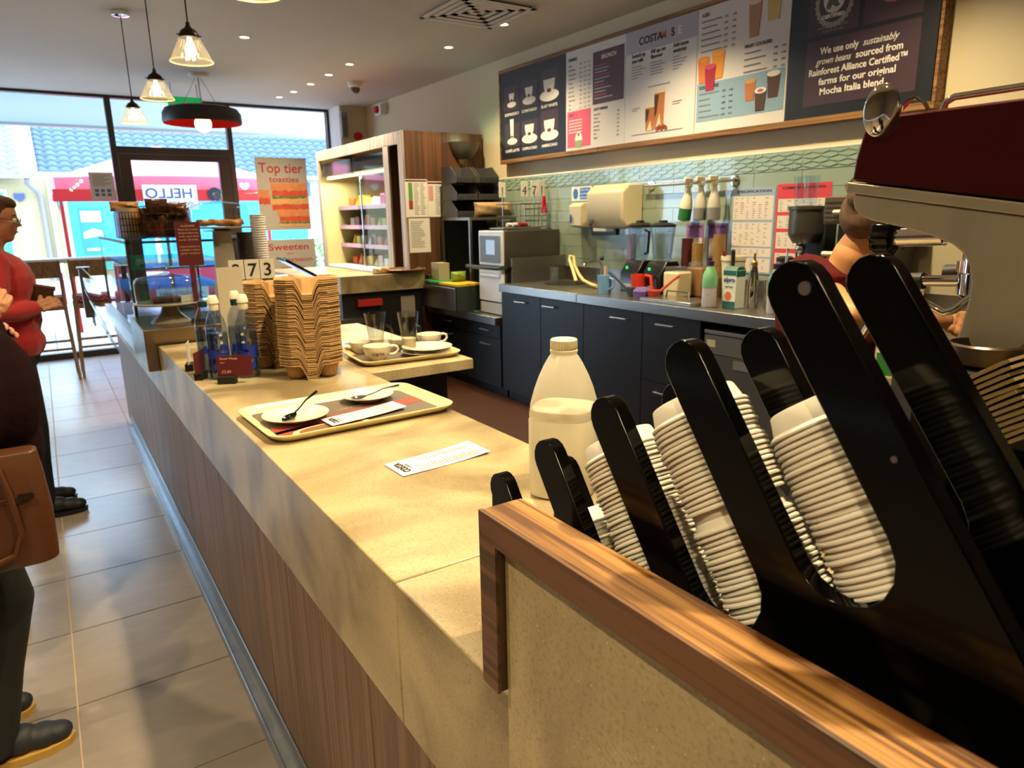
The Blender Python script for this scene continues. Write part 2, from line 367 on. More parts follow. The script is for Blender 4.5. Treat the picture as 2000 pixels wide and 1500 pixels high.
box('pane', M_pane, 1.0, 1.95, YW, YW + .008, .16, 2.20, dr)
B().tube([(1.90, YW - .09, .85), (1.90, YW - .09, 1.25)], .012).build('door_handle', M_steel, dr)

# ================================================================ SERVICE COUNTER
sc = T('service_counter', 'long stone-topped service counter faced with brown wooden planks', 'counter', (.62, 1.2, 0))
CX = .372
B().box(CX, .912, .8985, 3.42, .716, ZC).build('stone_slab', M_stone, sc, bevel=.003)
B().box(CX, .912, -1.6, .8965, .716, ZC).build('stone_slab', M_stone, sc, bevel=.003)
B().box(CX, 1.55, -1.6, -1.59, .716, ZC).box(.9125, 1.62, -1.0, .60, .90, ZC).build('machine_worktop', M_stone, sc, bevel=.003)
B().box(.41, .90, -1.55, 3.42, .0, .715).build('carcass', M_blackm, sc)
# planks (joints set by the photograph, then continued towards the photographer)
js = [3.42, 3.16, 2.90, 2.64, 2.38, 2.12, 1.86, 1.60, 1.34, 1.08, .82, .56, .30, .04, -.22, -.48, -.74, -1.0, -1.26, -1.52]
for a, b_ in zip(js[:-1], js[1:]): box('plank', M_plank, .385, .41, b_ + .0015, a - .0015, .035, .715, sc, bevel=.0015)
kr = B()
for x0, x1, z0, z1 in ((.352, .384, 0, .030), (.348, .354, .0, .045), (.378, .3845, .02, .115)): kr.box(x0, x1, -1.6, 3.42, z0, z1)
kr.build('kick_rail', mat('scuffed_galvanised_steel', '#9aa0a8', .3, .9, noise=18, bump=.4, var=.3), sc, bevel=.002)
# return wing with a thinner top
B().box(.913, 1.335, 2.30, 3.5, .926, ZC).build('wing_slab', M_stone, sc, bevel=.002)
B().box(.98, 1.28, 2.42, 3.5, 0, .925).build('wing_carcass', M_blackm, sc)

# lower run beyond: ledge, planks, glass pastry case on top
M_ledge = mat('steel_painted_reflection', '#8d7b66', .25, .9)  # brown reflection on the stainless steel is put into its base colour
dc = T('display_case', 'glass pastry display case at the far end of the counter', 'display case', (.68, 4.7, 0))
B().box(.372, 1.02, 3.425, 5.95, .72, .845).build('stone_ledge', M_stone, dc, bevel=.003)
B().box(.41, 1.0, 3.44, 5.9, 0, .719).build('carcass', M_blackm, dc)
k2 = B()
for x0, x1, z0, z1 in ((.352, .384, 0, .030), (.348, .354, .0, .045), (.378, .3845, .02, .115)): k2.box(x0, x1, 3.421, 5.72, z0, z1)
k2.build('kick_rail', mat('scuffed_galvanised_steel'), dc, bevel=.002)
j = 3.42
while j < 5.8:
    box('plank', M_plank, .385, .41, j + .0015, j + .258, .035, .72, dc, bevel=.0015); j += .26
B().box(.325, 1.0, 3.46, 4.02, .846, 1.035).build('steel_plinth', M_ledge, dc, bevel=.004)
B().box(.33, 1.0, 4.02, 5.9, .846, .93).build('base_tray', M_steel, dc, bevel=.003)
fb = B()
for x, y in ((.36, 4.03), (.98, 4.03), (.36, 5.85), (.98, 5.85)): fb.box(x - .007, x + .007, y - .007, y + .007, .93, 1.405)
fb.box(.353, .987, 4.023, 4.037, 1.397, 1.41).box(.353, .367, 4.03, 5.85, 1.397, 1.41).box(.973, .987, 4.03, 5.85, 1.397, 1.41).box(.353, .987, 5.843, 5.857, 1.397, 1.41)
fb.build('frame', M_blackm, dc)
box('glass_top', M_glass, .355, .985, 4.03, 5.85, 1.411, 1.419, dc)
box('glass_front', M_glass, .352, .3525, 4.04, 5.84, .93, 1.397, dc); box('glass_end', M_glass, .367, .973, 4.028, 4.032, .93, 1.397, dc)
box('glass_shelf', M_gglass, .38, .96, 4.06, 5.8, 1.262, 1.272, dc); box('glass_shelf', M_gglass, .38, .96, 4.06, 5.8, 1.10, 1.108, dc)
cv = B()   # curved sneeze guard in front of the case
pr = [(.265, .85), (.235, .90), (.215, .98), (.205, 1.10), (.215, 1.20)]
cv.prism(pr + [(a + .006, b + .002) for a, b in pr[::-1]], (0, 4.0, 0), (1, 0, 0), (0, 0, 1), (0, 1.85, 0)).build('curved_glass', M_glass, dc)
B().box(.20, .26, 5.86, 5.95, .84, 1.19).build('end_post', M_steeld, dc, bevel=.004)
B().box(.19, .27, 5.84, 5.97, 1.19, 1.20).build('post_cap', M_steel, dc)
for q, (x, y, z) in enumerate(((.78, 5.3, .931),)):
    c = T('cake', ['round iced chocolate cake', 'golden sponge cake', 'loaf-shaped fruit cake', 'cream topped layer cake', 'tray-baked flapjack round'][q] + ' at the bottom of the pastry case', 'cake', (x, y, z))
    B().lathe([(.001, 0), (.10, 0), (.105, .006), (0, .006)], (0, 0, 0), 20).build('board', M_paper, c, local=True)
    B().lathe([(.001, .007), (.08, .007), (.085, .02), (.083, .055), (.07, .062), (0, .063)], (0, 0, 0), 20).build('sponge', mat('cake%d' % q, ['#3b2014', '#c98f4a', '#7a4a26', '#e5d3b5', '#a8682e'][q], .7, noise=60, bump=.4), c, local=True)

# ================================================================ WOOD-FRAMED SCREEN ON THE COUNTER
ws = T('counter_screen', 'oak-framed stone upstand screening the lid dispenser', 'screen', (.367, -.4, ZC))
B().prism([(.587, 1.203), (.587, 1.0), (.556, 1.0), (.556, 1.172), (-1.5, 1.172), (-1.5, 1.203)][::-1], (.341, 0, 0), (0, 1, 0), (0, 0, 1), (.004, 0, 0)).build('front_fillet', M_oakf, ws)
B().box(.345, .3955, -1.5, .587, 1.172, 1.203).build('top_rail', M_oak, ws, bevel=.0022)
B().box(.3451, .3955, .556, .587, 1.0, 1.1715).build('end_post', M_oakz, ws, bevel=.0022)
B().box(.353, .3712, -1.5, .5555, .7165, 1.1715).box(.3712, .392, -1.5, .5555, ZC + .0005, 1.1715).box(.3712, .392, .5556, .585, ZC + .0005, .9995).build('stone_panel', M_stone, ws)

# ================================================================ LID DISPENSER
U = Vector((0, .578, .816)); V = Vector((0, -.816, .578))
T0 = Vector((0, .700, 1.187)); ST = .1195
def CP(k, u, x=0): p = T0 + V * (ST * k) + U * u; p.x = x; return p     # k = prong index, u = distance up from the tips
ld = T('lid_dispenser', 'black glossy acrylic dispenser with slanted rounded prongs holding white lids', 'dispenser', (.487, .38, ZC))
def comb(x0, x1, name, last=4):
    P = []; r = .0212; hs = (ST - 2 * r) / 2
    def pt(k, dv, u): q = T0 + V * (ST * k + dv) + U * u; P.append((q.y, q.z))
    for k in range(0, last + 1):
        for i in range(9):
            a = pi - pi * i / 8; pt(k, r * cos(a), -r + r * sin(a))
        if k < last:
            for i in range(9):
                a = pi + pi * i / 8; pt(k + .5, hs * cos(a), -.234 + hs + hs * sin(a))
    pt(last, r, -.24)
    q = P[-1]
    P += [(q[0] - .05, q[1] - .07), (q[0] - .055, .972), (.71, .972)]
    P = [p for p in P if p[1] >= .972]
    return B().prism(P[::-1], (x0, 0, 0), (0, 1, 0), (0, 0, 1), (x1 - x0, 0, 0)).build(name, M_black, ld, smooth=30, bevel=.0012)
comb(.430, .446, 'front_comb'); comb(.528, .544, 'back_comb')
e = CP(4, -.23); 
B().box(.446, .528, e.y - .062, e.y - .052, .972, e.z - .06).box(.43, .544, .05, .70, ZC + .0005, .972).build('end_panel', M_black, ld)
for k in range(4):       # sloping floors carrying each column of lids
    c0 = CP(k + .5, -.236); b = B()
    b.prism([(-.036, 0), (.036, 0), (.036, -.004), (-.036, -.004)], (.447, c0.y, c0.z), V, U, (.080, 0, 0)).build('stack_floor', M_black, ld)
text('COSTA', (.535, e.y - .063, e.z - .32), (0, 0, 1), (-1, 0, 0), .05, mat('etched_grey', '#2a2a2c', .5), ld, ext=.0003)
# screws on the prongs
for k, u in ((4, -.025), (4, -.15)): 
    c = CP(k, u, .43) + V * .010; B().cyl(c - Vector((.0022, 0, 0)), c, .0048 if u > -.1 else .0022, None, 16).build('screw_cap', M_steel if u > -.1 else M_steeld, ld)
lp = B().lathe([(.0468, 0), (.0470, .0016), (.0450, .0034), (.0432, .0044), (.0395, .0185), (.0385, .0195), (.0345, .0195), (.0338, .0165), (0, .0163)], (0, 0, 0), 40)
lp = lp.mesh('drink_lid', M_lid, 45)
ax = Matrix((Vector((1, 0, 0)), U.cross(Vector((1, 0, 0))), U)).transposed().to_4x4()
LBL = ['small white plastic lid in the short far stack beside the milk bottle', 'white plastic lid in the second stack of the black dispenser',
       'white plastic lid in the tall middle stack of the dispenser', 'wide white plastic lid in the nearest full stack of the dispenser']
GRP = ['lids in the farthest stack', 'lids in the second stack', 'lids in the middle stack', 'lids in the nearest stack']
for k, (u0, top, pit) in enumerate(((-.2335, -.10, .0047), (-.2335, -.045, .0047), (-.2335, -.052, .0048), (-.2335, -.105, .0046))):
    u = u0 + .001; i = 0
    while u < top:
        c = CP(k + .5, u, .487 + random.uniform(-.0012, .0012)); o = bpy.data.objects.new('drink_lid', lp); COL.objects.link(o)
        if k == 3: sc_ = 1.0
        o.matrix_world = Matrix.Translation(c + V * random.uniform(-.0012, .0012)) @ ax @ Matrix.Rotation(radians(random.uniform(-1.3, 1.3)), 4, 'X') @ Matrix.Scale([.92, .96, 1.0, 1.0][k], 4)
        tag(o, LBL[k], 'lid', GRP[k]); u += pit + (.014 if (k == 2 and i == 16) else 0); i += 1

# ================================================================ MILK BOTTLE (near)
def bottle_big(x, y, z, s=1.0, full=.175, label=None):
    t = T('milk_bottle', label, 'bottle', (x, y, z), rz=.65)
    def ring(r, zz, e_=3.2, n=28):
        out = []
        for i in range(n):
            a = 2 * pi * i / n; c, q = cos(a), sin(a); out.append((r * abs(c) ** (2 / e_) * (1 if c > 0 else -1), r * abs(q) ** (2 / e_) * (1 if q > 0 else -1), zz))
        return out
    prof = [(.052, 0, 3.4), (.060, .004, 3.6), (.0625, .012, 3.8), (.0625, .155, 3.8), (.0605, .158, 3.8), (.062, .163, 3.6), (.0605, .185, 3.2), (.055, .21, 2.8), (.047, .235, 2.4), (.037, .258, 2.1), (.029, .272, 2), (.0235, .28, 2)]
    B().loft([ring(r, zz, e_) for r, zz, e_ in prof]).build('body', glass('milky_plastic', '#ffffff', .10, .25, haze=.5, hazec='#f6f1e0'), t, local=True)
    B().loft([ring(.0605, .004), ring(.0608, .150, 3.6), ring(.0585, .158, 3.4), ring(.0588, full, 3.2)]).build('milk', mat('milk', '#f2ecdb', .5, sss=.3), t, local=True)
    c = B().lathe([(.0235, .279), (.0265, .281), (.0265, .286), (.0245, .287), (.0255, .289), (.0255, .305), (.024, .3065), (0, .3065)], (0, 0, 0), 28)
    for i in range(28): a = 2 * pi * i / 28; c.cyl((.0252 * cos(a), .0252 * sin(a), .290), (.0252 * cos(a), .0252 * sin(a), .303), .0009, None, 5)
    c.build('cap', mat('cream_cap', '#efe3bf', .4, sss=.2), t, local=True)
    pts = [(.048 * cos(a) * 1.02, -.048 * abs(sin(a)) - .012, .222 + .010 * sin(a * 3)) for a in [pi * i / 12 for i in range(13)]]
    return t
bottle_big(.80, 1.035, ZC, label='large translucent milk bottle half full with a cream cap')
# ================================================================ TRAYS, PLATES, CUPS, RECEIPTS
def rrect(hx, hy, r, n=6):
    P = []
    for cx, cy, a0 in ((hx - r, hy - r, 0), (-hx + r, hy - r, 90), (-hx + r, -hy + r, 180), (hx - r, -hy + r, 270)):
        for i in range(n + 1): a = radians(a0 + 90 * i / n); P.append((cx + r * cos(a), cy + r * sin(a)))
    return P
def tray(x, y, rz, hx, hy, label):
    t = T('serving_tray', label, 'tray', (x, y, ZC), rz=rz, group=None)
    R = lambda d, z, rr=.05: [(a, b, z) for a, b in rrect(hx - d, hy - d, rr)]
    B().loft([R(.022, 0, .04), R(.004, .014), R(0, .019), R(0, .0215), R(.006, .0215), R(.010, .017), R(.030, .004, .035)]).build('tray_body', M_traycream, t, local=True)
    return t
M_mgrey = mat('placemat_grey', '#5b5048', .6); M_mred = mat('placemat_red', '#8a3328', .6)
def placemat(t, hx, hy, full=True):
    o = t.location; c = Matrix.Rotation(t.rotation_euler.z, 4, 'Z')
    def lb(name, m, poly, z): return B().prism([(a, b) for a, b in poly], (0, 0, z), (1, 0, 0), (0, 1, 0), (0, 0, .0004)).build(name, m, t, local=True, smooth=0)
    lb('paper_mat', M_mgrey, rrect(hx, hy, .01), .0044)
    if not full: return
    lb('printed_band', M_mred, [(-hx, -hy + .05), (hx, hy - .17), (hx, hy - .11), (-hx, -hy + .11)], .0049)
    lb('printed_band', M_mred, [(-hx, -hy), (-hx + .16, -hy), (-hx + .12, -hy + .09), (-hx, -hy + .07)], .0049)
    for r_, m in ((.055, M_traycream), (.046, M_mred), (.040, mat('coffee_print', '#6e4a30', .6))):
        lb('printed_cup', m, [(-.09 + r_ * 1.9 * cos(2 * pi * i / 24), -.115 + r_ * .75 * sin(2 * pi * i / 24)) for i in range(24)], .0053 + (.055 - r_) * .02)
t1 = tray(.655, 1.845, radians(2), .262, .178, 'cream plastic tray holding two used plates on the service counter')
placemat(t1, .228, .144)
def loc_text(s, t, x, y, z, size, m, ang=0, w=None, name='lettering'):
    d = (cos(ang), sin(ang), 0); u = (-sin(ang), cos(ang), 0)
    p = t.location; return text(s, (p.x + x, p.y + y, p.z + z), d, u, size, m, t, name, w, ext=.0002)
loc_text('COSTA CAPPUCCINO', t1, -.02, .02, .0056, .017, mat('tan_print', '#c98d74', .6), radians(12))
loc_text('Espresso', t1, -.10, -.125, .0058, .012, M_traycream, 0)
def plate(x, y, z, r, label, group=None, s=1):
    pr = [(r * .5, 0), (r * .55, .002), (r * .62, .006), (r * .93, .0155), (r, .018), (r, .0195), (r * .93, .018), (r * .62, .009), (r * .5, .005), (0, .005)]
    return tag(B().lathe(pr, (x, y, z), 40).build('plate', M_china, None), label, 'plate', group)
plate(.512, 1.850, ZC + .0052, .088, 'white side plate with a dark spoon lying on it, left on the tray')
plate(.752, 1.935, ZC + .0052, .078, 'white saucer with a silver teaspoon, right on the tray')
def spoon(x, y, z, rz, tilt, L, m, label, bowl=.018):
    b = B(); n = 10; rings = []
    for i in range(n + 1):          # bowl
        a = i / n; w = bowl * math.sin(pi * min(1, .06 + a * .93)) ** .8; xx = -.028 + a * .056; dz = -.006 * sin(pi * a)
        rings.append([(xx, w * cos(q), dz * (1 - abs(cos(q)) ** 2) + .0006 * sin(q)) for q in [2 * pi * k / 12 for k in range(12)]])
    b.loft(rings); b.tube([(.026, 0, 0), (.05, 0, .004), (L * .6, 0, .012), (L, 0, .014)], [.0026, .0022, .0024, .0042], 8)
    o = b.build('teaspoon', m, None, local=True); o.location = (x, y, z); o.rotation_euler = (0, -tilt, rz)
    return tag(o, label, 'spoon')
spoon(.492, 1.838, ZC + .021, radians(38), radians(10), .135, mat('dark_reflecting_steel', '#3a3938', .15, 1), 'dark shiny teaspoon lying across the left plate on the tray')
spoon(.722, 1.925, ZC + .021, radians(-8), radians(3), .125, M_chrome, 'silver teaspoon lying in the saucer on the tray')
def receipt(cs, z, label, curl=.006):
    """till receipt given by its four corners: A near-left, B far-left, C far-right, D near-right"""
    a, b_, c, d = [Vector((*q, z)) for q in cs]; n = 12; bb = B(); vs = []
    for i in range(n + 1):
        f = i / n; h = curl * (f ** 3 + .25 * sin(f * 7) * .3 + .3 * (1 - f) ** 3); p = a.lerp(d, f) + Vector((0, 0, h)); q = b_.lerp(c, f) + Vector((0, 0, h)); vs += [p, q]
    vs2 = [tuple(v) for v in vs] + [tuple(v + Vector((0, 0, .0003))) for v in vs]; m_ = len(vs); fs = []
    for i in range(n): fs += [(2 * i, 2 * i + 2, 2 * i + 3, 2 * i + 1), (m_ + 2 * i, m_ + 2 * i + 1, m_ + 2 * i + 3, m_ + 2 * i + 2)]
    for i in range(n): fs += [(2 * i, m_ + 2 * i, m_ + 2 * i + 2, 2 * i + 2), (2 * i + 1, 2 * i + 3, m_ + 2 * i + 3, m_ + 2 * i + 1)]
    t = T('receipt', label, 'receipt', (*((a + c) / 2).xy, z)); bb.add(vs2, fs).build('paper_strip', M_paper, t)
    r = (b_ - a).normalized(); u = (d - a).normalized()     # lettering runs across the strip
    zz = Vector((0, 0, curl * .35 + .0008)); w = (a - b_).length
    text('COSTA', a + u * .030 - zz * 0 + zz + r * (w * .17), r, -u, .024, M_ink, t, w=w * .66, bold=.0008)
    text('COFFEE', a + u * .040 + zz + r * (w * .33), r, -u, .008, M_grey, t, w=w * .34)
    L = (d - a).length; b2 = B(); y = .055; random.seed(int(L * 1e5))
    while y < L - .02:
        for k in range(2):
            x0 = w * (.1 if k == 0 else .68); x1 = x0 + w * random.uniform(.12, .45 if k == 0 else .22)
            f = y / L; h = curl * (f ** 3 + .3 * (1 - f) ** 3) + .0012
            o = a + u * y + Vector((0, 0, h)); b2.prism([(x0, 0), (x1, 0), (x1, .0018), (x0, .0018)], o, r, u, (0, 0, .0002))
        y += .0085 if y < L * .6 else .006
    b2.build('printed_lines', mat('faint_red_grey_print', '#b08d86', .8), t, smooth=0); return t
receipt([(.570, 1.292), (.566, 1.385), (.793, 1.409), (.799, 1.311)], ZC + .0003, 'long till receipt lying flat on the counter in front of the tray')
receipt([(.566, 1.712), (.560, 1.790), (.790, 1.838), (.800, 1.762)], ZC + .0105, 'till receipt lying on the red and grey paper mat of the tray', .004)

t2 = tray(1.135, 2.52, radians(-4), .205, .15, 'cream tray crowded with used cups and glasses on the side wing')
placemat(t2, .17, .11, False)
def cup(x, y, rz, s, label, word=True, z=ZC + .0052):
    t = T('coffee_cup', label, 'cup', (x, y, z), rz=rz)
    pr = [(.022, 0), (.026, 0), (.028, .004), (.042, .018), (.050, .036), (.0535, .058), (.0525, .059), (.0505, .057), (.047, .037), (.039, .020), (.024, .007), (0, .006)]
    B().lathe([(a * s, b * s) for a, b in pr], n=36).build('bowl', M_china, t, local=True)
    hp = [(.049 * s, 0, .048 * s), (.062 * s, 0, .053 * s), (.076 * s, 0, .048 * s), (.080 * s, 0, .036 * s), (.072 * s, 0, .024 * s), (.058 * s, 0, .019 * s), (.044 * s, 0, .021 * s)]
    B().tube(hp, .0055 * s, 10).build('handle', M_china, t, local=True)
    if word:
        for i, ch in enumerate('COSTA'):
            a = word + (i - 2) * .19; rr = .0502 * s; p = Vector((cos(a) * rr, sin(a) * rr, .026 * s)); q = text(ch, p, (-sin(a), cos(a), 0), Vector((cos(a) * .28, sin(a) * .28, 1)), .0145 * s, M_maroon, None, 'letter', ext=.0006, bold=.0004); q.parent = t
    return t
cup(1.015, 2.475, radians(-12), 1.0, 'white cup with maroon lettering at the near left corner of the crowded tray', radians(-90 - 25) + radians(12))
cup(1.30, 2.60, radians(-8), .98, 'white cup with maroon lettering at the far right of the crowded tray', radians(-100) + radians(8))
cup(1.02, 2.66, radians(150), .82, 'small plain white cup behind the near tall glass on the crowded tray', False)
cup(1.175, 2.635, radians(20), .8, 'small plain white cup between the two tall glasses on the tray', False)
plate(1.215, 2.462, ZC + .0055, .100, 'white plate lying under another at the near edge of the crowded tray')
plate(1.222, 2.468, ZC + .0205, .100, 'topmost of two stacked white plates on the crowded tray')
def tallglass(x, y, label, rz):
    t = T('latte_glass', label, 'glass', (x, y, ZC + .0052), rz=rz)
    B().lathe([(.026, 0), (.028, .003), (.027, .02), (.029, .05), (.0345, .10), (.0425, .165), (.0405, .165), (.0325, .10), (.027, .05), (.024, .022), (0, .018)], n=28).build('vessel', glass('ribbed_glass', '#f2f5f5', .2), t, local=True)
    B().tube([(.040, 0, .115), (.058, 0, .11), (.066, 0, .09), (.062, 0, .065), (.05, 0, .05), (.028, 0, .052)], .0055, 8).build('handle', glass('ribbed_glass'), t, local=True)
    B().lathe([(.0262, .022), (.0280, .05), (.0292, .06), (.0, .058)], n=24).build('coffee_dregs', mat('milky_dregs', '#d9c7a0', .5), t, local=True)
    return t
tallglass(1.065, 2.60, 'tall latte glass with milky dregs, left of the pair on the tray', -.6)
tallglass(1.180, 2.54, 'tall latte glass with handle, right of the pair on the tray', -1.2)
nk = B()
for i, (a, h) in enumerate(((0, 0), (.3, .004), (-.25, .009))): nk.box(-.045, .045, -.04, .04, h, h + .005, Matrix.Translation((0, 0, 0)) @ Matrix.Rotation(a, 4, 'Z') @ Matrix.Rotation(.12 * (i - 1), 4, 'X'))
n_ = nk.build('crumpled_napkins', M_paper, None, local=True, bevel=.002); n_.location = (.965, 2.70, ZC + .03); tag(n_, 'crumpled white paper napkins at the back of the crowded tray', 'napkins')

# ================================================================ WATER BOTTLES AND PRICE CARDS
M_water = glass('bottle_plastic', '#dfe6ee', .35, .03, haze=.02, hazec='#9fb6d8'); M_blue = mat('blue_label_print', '#16309a', .5)
M_sport = mat('cream_sports_cap', '#e4dcc6', .45); M_bluecap = mat('dark_teal_cap', '#123848', .4)
def water(x, y, rz, label, capm=None, sp=True):
    t = T('water_bottle', label, 'bottle', (x, y, ZC), group=None, rz=rz)
    B().lathe([(.030, 0), (.034, .004), (.0355, .012), (.0355, .085), (.0345, .10), (.0355, .115), (.0355, .165), (.034, .185), (.029, .208), (.020, .228), (.0135, .238), (.0135, .250)], n=28).build('body', M_water, t, local=True)
    B().lathe([(.0340, .004), (.0348, .012), (.0348, .16), (.0, .16)], n=24).build('water', glass('water_fill', '#c3cfdb', .2, .02), t, local=True)
    c = B().lathe([(.0155, .238), (.0165, .242), (.0165, .258), (.012, .262)], n=20)
    c.build('cap', capm or M_sport, t, local=True)
    if sp: B().lathe([(.0165, .2585), (.0195, .262), (.0185, .272), (.0135, .287), (.011, .289), (0, .289)], n=14).build('spout_cover', M_sport, t, local=True)
    b = B(); n = 16          # printed wave wrapping the lower front
    for z0, z1, a0, a1 in ((.070, .098, -1.5, 1.5), (.098, .118, -.2, 1.5), (.030, .052, -1.0, 1.0)):
        vs = []; fs = []
        for i in range(n + 1):
            a = a0 + (a1 - a0) * i / n - pi / 2; w = .006 * sin(i * .5)
            vs += [(.0358 * cos(a), .0358 * sin(a), z0 + w), (.0358 * cos(a), .0358 * sin(a), z1 + w)]
            if i < n: fs.append((2 * i, 2 * i + 2, 2 * i + 3, 2 * i + 1))
        b.add(vs, fs)
    b.build('blue_print', M_blue, t, local=True)
    for i, ch in enumerate('water'):
        a = -pi / 2 + .1; p = Vector((.036 * cos(a), .036 * sin(a), .15 + i * .0)); 
        q = text(ch, (.0362 * cos(a), .0362 * sin(a), .110 + i * .0135), (0, 0, 1), (sin(a), -cos(a), 0), .022, M_whiteink if i % 2 else M_blue, None, 'letter', ext=.0004); q.parent = t
    return t
water(.463, 2.556, .2, 'clear water bottle with cream cap, front left of the four bottles')
water(.552, 2.520, -.5, 'clear water bottle with cream cap, front right of the four bottles')
water(.452, 2.690, .9, 'water bottle with dark teal cap at the back left of the four', M_bluecap, False)
water(.558, 2.665, .5, 'water bottle with cream cap over teal, back right of the four', M_bluecap)
def pricecard(x, y, rz, w, h, label, lines=None, m=M_maroon, off=0):
    t = T('price_card_holder', label, 'price card', (x, y, ZC), rz=rz)
    B().box(-.030, .030, -.014, .014, 0, .026).build('base_block', M_blackm, t, local=True, bevel=.0015)
    B().box(-w / 2 + off, w / 2 + off, -.001, .001, .024, .024 + h).build('card', m, t, local=True)
    for s, xx, zz, sz in lines or []:
        q = text(s, (xx, -.0012, zz), (1, 0, 0), (0, 0, 1), sz, mat('pale_pink_print', '#d9a9a4', .6), None, 'lettering', ext=.0002); q.parent = t
    return t
pricecard(.462, 2.452, radians(-28), .115, .072, 'maroon price card in a black block in front of the bottles', [('Smart Water', -.018, .082, .011), ('600ml', -.018, .070, .006), ('£2.60', -.016, .036, .014)], off=.028)
pricecard(.402, 2.585, radians(62), .10, .075, 'maroon price card edge-on in a black block left of the bottles')
pricecard(.398, 2.775, radians(75), .08, .08, 'small black block with a pale card behind the bottles', m=M_paper)

# ================================================================ MOULDED CUP CARRIERS
def carrier_mesh():
    N = 26; H = .105; vs = []; fs = []; idx = {}
    def oct_(x, y): return abs(x) + abs(y) <= H * 1.62 and abs(x) <= H and abs(y) <= H
    def hz(x, y):
        z = 0.0
        for cx in (-.052, .052):
            for cy in (-.052, .052):
                d = math.hypot(x - cx, y - cy)
                if d < .041: z = -.052 * min(1, (.041 - d) / .013)
        for sgn in (-1, 1):      # trapezoid spouts in the middle of the front and back edges
            w = abs(x); f = max(0.0, min(1.0, (.036 - w) / .020)); g = max(0, min(1, (sgn * y - .028) / .03))
            z = min(z, -.050 * f * g)
        return z
    for i in range(N + 1):
        for j in range(N + 1):
            x = -H + 2 * H * i / N; y = -H + 2 * H * j / N; k = abs(x) + abs(y)
            if k > H * 1.62:
                d = (k - H * 1.62) / 2; x2 = x - math.copysign(d, x); y2 = y - math.copysign(d, y)
            else: x2, y2 = x, y
            idx[i, j] = len(vs); vs.append((x2, y2, hz(x2, y2)))
    for i in range(N):
        for j in range(N): fs.append((idx[i, j], idx[i + 1, j], idx[i + 1, j + 1], idx[i, j + 1]))
    n0 = len(vs); edge = [idx[i, 0] for i in range(N)] + [idx[N, j] for j in range(N)] + [idx[i, N] for i in range(N, 0, -1)] + [idx[0, j] for j in range(N, 0, -1)]
    for e_ in edge: x, y, z = vs[e_]; vs.append((x * 1.012, y * 1.012, z - .0035))
    m_ = len(edge)
    for a in range(m_): b_ = (a + 1) % m_; fs.append((edge[a], edge[b_], n0 + b_, n0 + a))
    b = B(); b.add(vs, fs); return b.mesh('cup_carrier', M_kraft, 35)
cmesh = carrier_mesh()
def cstack(x, y, rz, n, label, group, pitch=.0064, lean=(0, 0)):
    for i in range(n):
        o = bpy.data.objects.new('cup_carrier', cmesh); COL.objects.link(o)
        o.location = (x + random.uniform(-.0016, .0016) + lean[0] * i / n, y + random.uniform(-.0016, .0016) + lean[1] * i / n, ZC + .0535 + pitch * i)
        o.rotation_euler = (radians(random.uniform(-.5, .5)), radians(random.uniform(-.5, .5)), rz + radians(random.uniform(-1.2, 1.2)))
        tag(o, label, 'cup carrier', group)
cstack(.745, 2.425, radians(-18), 46, 'brown moulded pulp cup carrier in the tall near stack', 'cup carriers in the near stack', lean=(.004, .0))
cstack(.700, 2.680, radians(-14), 42, 'brown moulded pulp cup carrier in the stack behind the bottles', 'cup carriers in the rear stack', lean=(.004, 0))

# ================================================================ CAKE DOMES AND ITEMS ROUND THE CASE
def dome(x, y, z, r, h, foot, label, food, tall=False):
    t = T('cake_stand', label, 'cake stand', (x, y, z))
    B().lathe([(r * .62, 0), (r * .60, .004), (r * .30, foot * .5), (r * .22, foot - .006), (r * .35, foot), (r * 1.03, foot + .002), (r * 1.06, foot + .009), (r * 1.03, foot + .010), (0, foot + .010)], n=40).build('pedestal', mat('grey_cream_stand', '#a39b8e', .35), t, local=True)
    f = foot + .0105
    B().lathe([(r * .985, f), (r * .985, f + h * .72), (r * .96, f + h * .84), (r * .86, f + h * .93), (r * .5, f + h * 1.0), (r * .2, f + h * 1.06), (.012, f + h * 1.1)], n=40).lathe([(.011, f + h * 1.09), (.010, f + h * 1.15), (.020, f + h * 1.22), (.024, f + h * 1.32), (.018, f + h * 1.42), (0, f + h * 1.46)], n=20).build('glass_dome', glass('dome_glass', '#eef3f7', .28), t, local=True)
    return t, f
d1, f1 = dome(.475, 3.70, 1.0355, .145, .125, .085, 'lower glass cake dome with a dark brownie on a low stand', None)
b = B().box(-.07, .05, -.05, .04, .1365 - .04, .122); o = tag(b.build('brownie', mat('brownie_chocolate', '#3a1c12', .6, noise=80, bump=.6), None, local=True, bevel=.006), 'dark chocolate brownie slab under the lower glass dome', 'cake'); o.location = (.47, 3.68, 1.0355)
o = tag(B().box(-.035, .035, -.002, .002, 0, .03).build('label_card', M_paper, None, local=True), 'small white label card under the lower glass dome', 'card'); o.location = (.555, 3.63, 1.132)
t = T('dome_stand', 'tall grey tapered riser holding up the upper cake dome', 'riser', (.765, 3.78, 1.0355))
B().lathe([(.078, 0), (.076, .006), (.052, .2), (.044, .415)], n=28).build('riser', mat('grey_cream_stand'), t, local=True)
d2, f2 = dome(.765, 3.78, 1.452, .142, .115, .012, 'upper glass cake dome with twisted pastries, on the tall riser', None)
